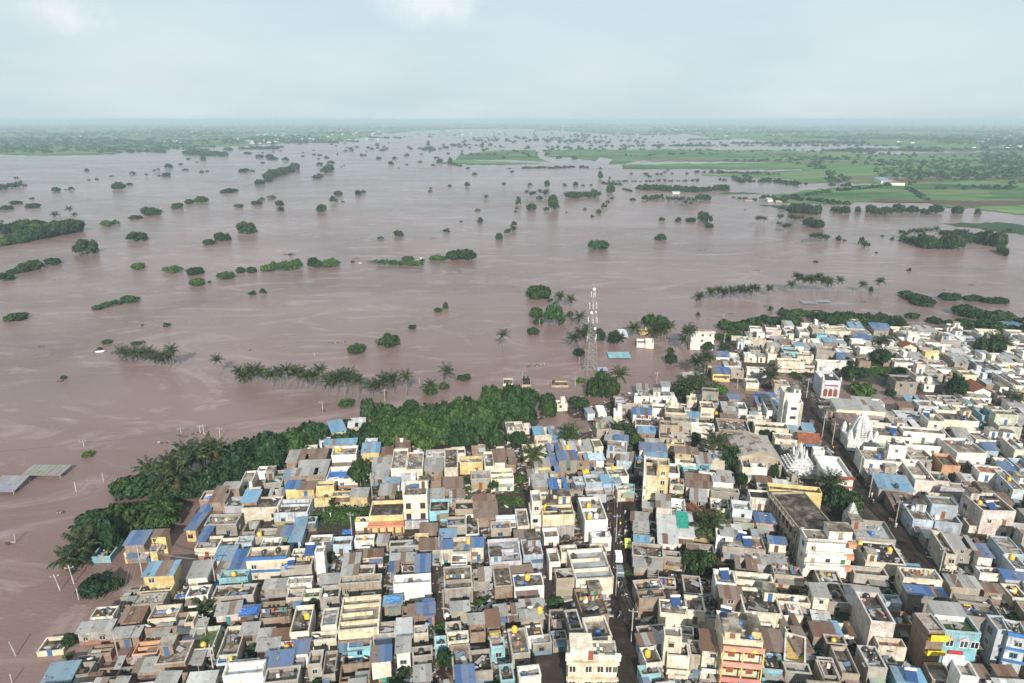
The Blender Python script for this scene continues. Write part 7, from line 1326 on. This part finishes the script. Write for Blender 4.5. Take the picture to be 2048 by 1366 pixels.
# ------------------------------------------------------------------ poles and wires
def pole(P, h, arm=True, lean=0.0, lab='concrete power pole', grp='power poles'):
    o = root('power_pole', P, random.uniform(-.5, .5)); o.rotation_euler[1] = lean; m = MB(); m.box(-.10, -.08, -1.5, .10, .08, h); build(m, 'post', 'pole_concrete', o)
    if arm: m = MB(); m.box(-.9, -.06, h - .7, .9, .06, h - .58); q = build(m, 'crossarm', 'galvanised_steel', o); [link('insulator', shared('ins', lambda: MB().rings([(0, 0, 0, .05), (0, 0, .22, .06)], 5).mesh('insulator', 'white_enamel')), q, loc=(x, 0, h - .58)) for x in (-.8, 0, .8)]
    tag(o, lab, 'power pole', grp, at=Vector(P)); return Vector(P) + Vector((0, 0, h - .5))
def wire(a, b, sag=.6, off=0.0):
    m = MB(); n = 8; pts = [a.lerp(b, i / n) - Vector((0, 0, sag * 4 * (i / n) * (1 - i / n))) + Vector((off, 0, 0)) for i in range(n + 1)]
    for p, q in zip(pts, pts[1:]): m.tube(p, q, .035, 3)
    return m
fp = [pole(G(u, v), h, True, l, 'power pole in the flood', 'power poles in the flood') for u, v, h, l in [(168, 894, 2.6, 0), (363, 870, 2.8, 0), (401, 868, 3.2, 0), (408, 867, 3.4, 0), (441, 880, 4.8, .03), (646, 826, 4.8, 0), (770, 803, 5.0, 0)]]
for a, b in ((0, 1), (1, 2), (3, 5), (5, 6)):
    for off in (-.7, .7): tag(build(wire(fp[a], fp[b], 1.0, off), 'power_line', 'wire'), 'thin power line strung between poles over the flood', 'power line', 'power lines', at=(fp[a] + fp[b]) / 2)
e0 = G(-120, 905, 2.4)
for off in (-.7, .7): tag(build(wire(e0, fp[0], 1.0, off), 'power_line', 'wire'), 'thin power line strung between poles over the flood', 'power line', 'power lines', at=(e0 + fp[0]) / 2)
for u, v, h, l in [(153, 984, 3.2, 0), (208, 965, 3.2, 0), (31, 1085, 2.6, .1), (121, 1182, 4.6, -.12), (148, 1168, 5.0, -.05), (158, 1200, 3.0, 0), (32, 1312, 3.4, -.2), (25, 1366, 2, 0), (1150, 775, 4.2, 0), (1045, 750, 1.8, 0), (1088, 731, 1.5, 0), (1313, 768, 5.2, 0), (1364, 768, 5.2, 0), (1079, 650, 3.0, 0), (629, 712, 1.4, 0), (470, 884, 1.2, 0), (839, 768, 2.6, 0), (1447, 636, 2.5, 0), (1717, 604, 2.2, 0), (1708, 590, 2.0, 0), (1630, 640, 5.0, 0), (1448, 690, 6, 0), (1061, 803, 2, 0), (1158, 728, 3, 0)]:
    pole(G(u, v), h, h > 4, l, 'pale pole in the flood', 'power poles in the flood')
tp = {}
for i, (u, v, h) in enumerate([(241, 1335, 8), (432, 1172, 7), (285, 1150, 8), (415, 1290, 7), (705, 1086, 8), (745, 1002, 8), (431, 1366, 8), (1231, 1200, 8), (1262, 1290, 8), (1231, 1090, 8), (1234, 1020, 8), (1643, 880, 8), (1663, 895, 8), (1640, 800, 8), (1716, 960, 8), (1737, 1000, 8), (1788, 1060, 8), (1590, 1130, 8), (1902, 1205, 8), (2005, 1330, 9), (1560, 860, 7), (888, 1240, 7), (880, 1130, 7), (1612, 800, 8), (1474, 778, 7), (1098, 1290, 7), (1875, 1160, 8)]):
    P = G(u, v); P.z = max(0, ground(P.x, P.y)); tp[i] = pole(P, h, True, 0, 'concrete power pole rising between the houses', 'power poles in the town')
for a, b in ((7, 8), (9, 7), (10, 9), (11, 12), (13, 11), (12, 14), (14, 15), (15, 16), (16, 26), (26, 18), (18, 19), (0, 2), (23, 13), (21, 22), (1, 2)):
    for off in (-.7, 0, .7): tag(build(wire(tp[a], tp[b], .9, off), 'power_line', 'wire'), 'thin power line strung over the rooftops', 'power line', 'power lines over the town', at=(tp[a] + tp[b]) / 2)

# ------------------------------------------------------------------ people
def person_mesh(seed, pose):
    m = bpy.data.meshes.new('person'); J = {'pel': (0, 0, .92), 'chest': (0, 0, 1.32), 'neck': (0, 0, 1.48), 'head': (0, -.01, 1.62), 'crown': (0, 0, 1.72), 'sl': (-.19, 0, 1.40), 'sr': (.19, 0, 1.40), 'el': (-.26, .02, 1.12), 'er': (.26, -.04, 1.12), 'hl': (-.27, -.06, .86), 'hr': (.24, -.22, .95),
         'tl': (-.1, 0, .86), 'tr': (.1, 0, .86), 'kl': (-.11, -.02, .48), 'kr': (.12, -.06, .48), 'al': (-.11, .02, .07), 'ar': (.13, .03, .07), 'fl': (-.12, -.14, .04), 'fr': (.14, -.13, .04)}
    if pose == 1: J.update(kl=(-.11, -.18, .5), al=(-.11, -.2, .07), fl=(-.12, -.36, .05), kr=(.12, .05, .48), ar=(.13, .22, .10), fr=(.14, .08, .03), hl=(-.25, -.22, .9), hr=(.27, .12, .88))
    Rd = {'pel': .15, 'chest': .15, 'neck': .06, 'head': .10, 'crown': .07, 'sl': .075, 'sr': .075, 'el': .05, 'er': .05, 'hl': .035, 'hr': .035, 'tl': .10, 'tr': .10, 'kl': .065, 'kr': .065, 'al': .045, 'ar': .045, 'fl': .04, 'fr': .04}
    E = [('pel', 'chest'), ('chest', 'neck'), ('neck', 'head'), ('head', 'crown'), ('chest', 'sl'), ('chest', 'sr'), ('sl', 'el'), ('sr', 'er'), ('el', 'hl'), ('er', 'hr'), ('pel', 'tl'), ('pel', 'tr'), ('tl', 'kl'), ('tr', 'kr'), ('kl', 'al'), ('kr', 'ar'), ('al', 'fl'), ('ar', 'fr')]
    ks = list(J); m.from_pydata([J[k_] for k_ in ks], [(ks.index(a), ks.index(b)) for a, b in E], []); ob = bpy.data.objects.new('person', m); COL.objects.link(ob)
    md = ob.modifiers.new('s', 'SKIN'); 
    for i, k_ in enumerate(ks): m.skin_vertices[0].data[i].radius = (Rd[k_] * (1.15 if k_ in ('pel', 'chest') else 1), Rd[k_] * .85)
    m.skin_vertices[0].data[0].use_root = True; ob.modifiers.new('u', 'SUBSURF').levels = 1
    dg = bpy.context.evaluated_depsgraph_get(); me = bpy.data.meshes.new_from_object(ob.evaluated_get(dg)); bpy.data.objects.remove(ob); me.name = 'person'
    return me
k = NB('person_skin'); k.out((.17, .09, .055), .7, .3); k = NB('hair'); k.out((.012, .01, .009), .6, .3)
for nm, c_ in (('shirt_white', (.66, .65, .62)), ('shirt_yellow', (.7, .45, .03)), ('shirt_red', (.45, .05, .04)), ('shirt_blue', (.06, .14, .36)), ('trousers_dark', (.03, .03, .04)), ('cloth_pale', (.5, .47, .40))):
    k = NB(nm); k.out(c_, .8, .2)
PM = []
for pose in (0, 1):
    base = person_mesh(0, pose)
    for sh, tr in (('shirt_white', 'cloth_pale'), ('shirt_white', 'trousers_dark'), ('shirt_yellow', 'trousers_dark'), ('shirt_red', 'trousers_dark'), ('shirt_blue', 'cloth_pale')):
        me = base.copy()
        for x in ('person_skin', 'hair', sh, tr): me.materials.append(MATS[x])
        for p in me.polygons:
            z = p.center.z; x = abs(p.center.x); p.material_index = 1 if z > 1.66 or (z > 1.56 and p.center.y > .03) else 0 if z > 1.47 else (0 if (x > .20 and z < 1.2 and z > .7) else 2) if z > .90 else 3 if z > .10 else 0
        PM.append((me, sh.split('_')[1], tr))
def person(P, i, rz, where):
    me, c_, tr = PM[i % len(PM)]; o = link('person', me, None, loc=P, rot=(0, 0, rz)); tag(o, f'person in {c_} shirt, ' + ('dark' if 'dark' in tr else 'pale') + ' trousers, ' + where, 'person', 'people in the town', at=Vector(P))
r_ = random.Random(3)
for i in range(30):
    u, v = r_.uniform(765, 855), r_.uniform(1046, 1064); P = G(u, v); P.z = max(0, ground(P.x, P.y)); person(P, r_.choice([0, 1, 5, 6, 0, 1, 3, 4, 8]), r_.uniform(0, 6.28), 'in the crowd')
P, _, _ = roof_at(486, 1176); person(P, 2, 2, 'on a cement roof')
for u, v in [(1737, 985), (1742, 1000), (1730, 978), (1240, 1060), (1250, 1075), (1236, 1180), (1248, 1250), (1240, 1330), (1790, 1062), (1700, 955), (648, 1030), (662, 1040), (1665, 905), (1250, 1035), (1215, 1026)]: P = G(u, v); P.z = max(0, ground(P.x, P.y)) + .02; person(P, r_.randint(0, 9), r_.uniform(0, 6.28), 'in the street')
# ------------------------------------------------------------------ vehicles
k = NB('vehicle_paint'); k.out(k.ocol(), .35, .5); k = NB('rubber'); k.out((.015, .015, .016), .8, .2)
def wheel(): return MB().rings([(0, 0, -.1, .32), (0, 0, .1, .32)], 12).mesh('tyre', 'rubber')
def rim(): return MB().rings([(0, 0, -.11, .17), (0, 0, .11, .17)], 8).mesh('rim', 'galvanised_steel')
def van(P, rz, col, label, L=4.2, hgt=1.85):
    o = root('parked_van', P, rz); m = MB(); w = .82; pr = [(-L / 2, .35), (L / 2 - .1, .35), (L / 2, .8), (L / 2 - .7, 1.0), (L / 2 - 1.35, hgt - .1), (-L / 2 + .15, hgt), (-L / 2, hgt - .2)]; n = len(pr)
    for s in (-1, 1): m.v += [(s * w * (1 if z < 1.1 else .92), x, z) for x, z in pr]
    m.f += [tuple(reversed(range(n))), tuple(range(n, 2 * n))] + [(i, (i + 1) % n, n + (i + 1) % n, n + i) for i in range(n)]; m.mi += [0] * (n + 2); build(m, 'body', 'vehicle_paint', o, color=col)
    m = MB(); m.box(-w * .80, L / 2 - 1.2, 1.05, w * .80, L / 2 - .93, hgt - .35); [m.box(s * w * .93 - .02, -L / 2 + .4, 1.1, s * w * .93 + .02, L / 2 - 1.5, hgt - .3) for s in (-1, 1)]; build(m, 'window', 'window_glass', o)
    for x in (-w + .05, w - .05):
        for y in (-L / 2 + .8, L / 2 - .85): q = link('wheel', shared('wh', wheel), o, loc=(x, y, .32), rot=(0, R(90), 0)); link('rim', shared('rim', rim), q)
    for x in (-.6, .6): m = MB(); m.box(x - .12, L / 2 - .12, .62, x + .12, L / 2 + .0, .78); build(m, 'headlight', 'white_enamel', o)
    tag(o, label, 'van', at=Vector(P), fixed=True)
def gp(u, v): P = G(u, v); P.z = max(0, ground(P.x, P.y)) + .03; return P
van(gp(1236, 1122), R(-3), (.72, .72, .70), 'white van parked in the dark street beside the grey terrace roof'); van(gp(1239, 1152), R(-3), (.12, .16, .18), 'dark grey car parked in the dark street behind the white van', 3.8, 1.45); van(gp(1255, 1100), R(178), (.50, .55, .12), 'small yellow-green auto rickshaw at the street side', 2.6, 1.7); van(gp(1622, 852), R(-20), (.10, .07, .07), 'dark car parked at the flooded street end', 3.8, 1.45)
def bike(P, rz, col, label):
    o = root('motorcycle', P, rz)
    for y in (-.62, .62): q = link('wheel', shared('bw', lambda: MB().rings([(0, 0, -.05, .30), (0, 0, .05, .30)], 12).mesh('tyre', 'rubber')), o, loc=(0, y, .3), rot=(0, R(90), 0)); link('rim', shared('brim', lambda: MB().rings([(0, 0, -.06, .18), (0, 0, .06, .18)], 8).mesh('rim', 'galvanised_steel')), q)
    m = MB(); m.rings([(0, -.15, .35, .16), (0, 0, .6, .18), (0, .15, .85, .13)], 8); build(m, 'engine', 'galvanised_steel', o); m = MB(); m.box(-.13, .0, .72, .13, .42, .95); build(m, 'fuel_tank', 'vehicle_paint', o, color=col)
    m = MB(); m.box(-.13, -.72, .72, .13, .02, .84); build(m, 'seat', 'rubber', o); m = MB(); m.tube((0, .62, .3), (0, .42, 1.0), .04); m.tube((-.34, .40, 1.05), (.34, .40, 1.05), .025); build(m, 'handlebar', 'galvanised_steel', o)
    m = MB(); m.rings([(0, .52, .82, .04), (0, .56, .9, .09)], 8); build(m, 'headlight', 'white_enamel', o); tag(o, label, 'motorcycle', 'motorcycles parked in the town', at=Vector(P))
r_ = random.Random(9)
for u, v in [(1252, 1062), (1254, 1070), (1238, 1072), (1239, 1080), (1251, 1090), (1232, 1068), (1256, 1050), (1240, 1095), (700, 1020), (712, 1021), (690, 1022), (724, 1019), (682, 1018), (735, 1018), (1242, 1180), (1249, 1200), (1238, 1240), (1745, 1012), (1780, 1048), (1715, 960), (845, 1062), (835, 1060), (1205, 1024), (1190, 1024)]:
    bike(gp(u, v), r_.uniform(0, 6.28), r_.choice([(.4, .03, .02), (.02, .02, .03), (.03, .06, .2), (.5, .5, .5)]), 'motorcycle parked on the dirt')

# ------------------------------------------------------------------ litter and rubble between the houses (nobody could count it)
def litter(name, n, mat, seed, big, near=1.0):
    r = np.random.default_rng(seed); V, F = [], []; m = MB(); cnt = 0; it = 0
    while cnt < n and it < n * 14:
        it += 1; u, v = r.uniform(60, 2100), 640 + 800 * r.random() ** near; P = G(u, v, .9); i, j = int((P.x - OX) * 2), int((P.y - OY) * 2)
        if not (0 <= i < OCC.shape[0] and 0 <= j < OCC.shape[1]) or OCC[i, j]: continue
        z = LH(P.x, P.y)
        if z < .08: continue
        s = r.uniform(.25, 1) * big; M = Matrix.Translation((P.x, P.y, z + s * .2)) @ Matrix.Rotation(r.uniform(0, 3.14), 4, 'Z') @ Matrix.Rotation(r.normal(0, .3), 4, 'X'); l = s * r.uniform(.7, 3.8); m.box(-l / 2, -s / 2, -s * .22, l / 2, s / 2, s * .22, M); cnt += 1
    kind(build(m, name, mat), 'stuff')
def LH(x, y):
    i, j = int((y - gy[0]) / 2), int((x - gx[0]) / 2)
    return float(GZ[i, j]) if 0 <= i < GZ.shape[0] and 0 <= j < GZ.shape[1] else 0
litter('timber_litter', 8500, 'timber', 1, .5); litter('stone_rubble', 8500, 'stone_bits', 2, .5); litter('tin_scraps', 3600, 'tin_bits', 3, .8); litter('cloth_litter', 1900, 'cloth_bits', 4, .45)
def ground_plants():
    r = np.random.default_rng(8); P = []
    it = 0
    while len(P) < 420 and it < 20000:
        it += 1; u, v = r.uniform(60, 2100), 645 + 740 * r.random(); p = G(u, v, .8); i, j = int((p.x - OX) * 2), int((p.y - OY) * 2)
        if not (0 <= i < OCC.shape[0] and 0 <= j < OCC.shape[1]) or OCC[i, j] or LH(p.x, p.y) < 0.0: continue
        if vnoise(np.array([p.x]), np.array([p.y]), 14, 33)[0] < .45: continue
        P.append((p.x, p.y, LH(p.x, p.y)))
    P = np.array(P); rr = r.uniform(.5, 1.7, len(P)); kind(blobs('weeds', P, rr, rr * .6, ['dark_foliage', 'light_foliage'], 9, 40, .4), 'stuff')
    Q = []
    for (u, v, a, b, n) in [(688, 1035, 8, 5, 500), (780, 1058, 3, 2, 120), (1755, 745, 14, 8, 700), (1735, 735, 10, 6, 500), (678, 968, 5, 3, 200), (860, 955, 6, 4, 250), (1015, 1010, 4, 3, 100), (1100, 895, 8, 5, 260), (880, 1265, 3, 2, 120), (1450, 1000, 4, 3, 60), (1260, 1158, 1, 3, 50), (425, 1225, 4, 2, 160), (1400, 1045, 5, 3, 120), (1460, 1060, 7, 2, 140)]:
        c = G(u, v)
        for i in range(n): x, y = c.x + r.normal(0, a * .5), c.y + r.normal(0, b * .5); Q.append((x, y, max(0, LH(x, y))))
    Q = np.array(Q); rr = r.uniform(.3, .7, len(Q)); kind(blobs('rough_grass', Q, rr, rr * .7, ['grass_green', 'light_foliage'], 10, 10, .3), 'stuff')
ground_plants()

# ------------------------------------------------------------------ one label for each thing
LM = [(1182, 690, 'the phone tower'), (1606, 930, 'the tiered temple'), (1722, 865, 'the conical spire'), (1520, 885, 'the gabled hall'), (1600, 1070, 'the school wing'), (716, 1235, 'the barred terrace'), (830, 1000, 'the cream hotel'), (1475, 1290, 'the salmon block'),
      (1330, 950, 'the stair tower'), (290, 1080, 'the bank-side house'), (322, 1160, 'the flooded yellow house'), (1588, 820, 'the slab block'), (1925, 1290, 'the turquoise shop'), (85, 940, 'the sunken shed'), (1662, 760, 'the arched hall'), (1870, 710, 'the yellow cube'), (1665, 1110, 'the balustraded house'),
      (1200, 1330, 'the nearest balustrade'), (640, 760, 'the palm row'), (295, 705, 'the palm clump'), (1240, 1120, 'the street van'), (1100, 1010, 'the yellow block'), (1345, 810, 'the domed shrine'), (1290, 670, 'the shrine islet'), (1450, 585, 'the low palms'), (1630, 570, 'the tall palms'), (950, 850, 'the acacia grove'),
      (520, 905, 'the west grove'), (560, 535, 'the shrub islands'), (880, 515, 'the boulder islets'), (1195, 490, 'the domed tree'), (70, 465, 'the left thicket'), (1780, 365, 'the far farmhouses'), (1880, 480, 'the palm thicket'), (1100, 620, 'the twin round trees'), (1110, 400, 'the river palms'), (560, 350, 'the far shrub arc'),
      (1000, 470, 'the tilted trees'), (1640, 430, 'the spit trees'), (1720, 700, 'the white houses'), (2000, 620, 'the bank thicket'), (440, 1140, 'the turquoise house'), (520, 1100, 'the banded house'), (1000, 930, 'the yellow cottages'), (900, 1290, 'the mossy roofs'), (1850, 1120, 'the blue roofs'), (1850, 950, 'the white villa'), (1960, 870, 'the edge villas')]
def locate(u, v):
    b = min(LM, key=lambda q: math.hypot((u - q[0]), (v - q[1]) * 1.3)); dx_, dy_ = u - b[0], v - b[1]
    if math.hypot(dx_, dy_) < 18: return 'beside ' + b[2]
    if abs(dx_) > abs(dy_) * 1.2: return ('right of ' if dx_ > 0 else 'left of ') + b[2]
    return ('before ' if dy_ > 0 else 'beyond ') + b[2]
ORD = ['first', 'second', 'third', 'fourth', 'fifth', 'sixth', 'seventh', 'eighth', 'ninth', 'tenth', 'eleventh', 'twelfth']
def short(s):
    for a, b in (('round tree', 'tree'), ('bushy treetop', 'treetop'), ('leafy tree', 'tree'), ('spreading acacia', 'acacia'), ('plastic ', ''), ('concrete power pole', 'power pole'), ('with dark stained flat roof', 'with dark roof'), ('with flat concrete roof', 'with concrete roof'), ('with no roof and rubble inside', 'without roof'), ('thin power line strung between poles over the flood', 'power line over the flood'), ('thin power line strung over the rooftops', 'power line over rooftops'),
                 ('crumpled ', ''), (' spread over a roof', ''), ('with white tank on a roof', ''), ('on a short mast', ''), ('dark raft of driftwood and debris floating in the flood', 'floating raft of debris'), ('in the crowd', 'in the crowd'), ('and bare', 'and')): s = s.replace(a, b)
    return s
def finish():
    groups = {}
    for (o, lab, at, fx) in THINGS:
        if fx or at is None: o['label'] = lab; continue
        u, v, _ = proj(at); b = short(lab); b = b + ', ' + locate(u, v) if 'behind the arched' not in lab else lab; groups.setdefault(b, []).append((u, v, o))
    for b, L in groups.items():
        if len(L) == 1: L[0][2]['label'] = b; continue
        if len(L) <= 12:
            L.sort(key=lambda q: q[0])
            for i, (u, v, o) in enumerate(L): o['label'] = b + f', {ORD[i]} from left'
        else:      # larger families: by rows from the back, then from the left
            L.sort(key=lambda q: q[1]); k_ = math.ceil(len(L) / 12); n = math.ceil(len(L) / k_)
            for r_ in range(k_):
                row = sorted(L[r_ * n:(r_ + 1) * n], key=lambda q: q[0])
                for i, (u, v, o) in enumerate(row): o['label'] = b + f', {ORD[min(11, r_)]} row, {ORD[i]} from left'
finish()
LL = sorted([(len(o['label'].split()), o['label']) for (o, l, a, f) in THINGS], reverse=True); print('LONG', sum(1 for q in LL if q[0] > 16), LL[:12])
print('things', len(THINGS), 'objects', len(bpy.data.objects))
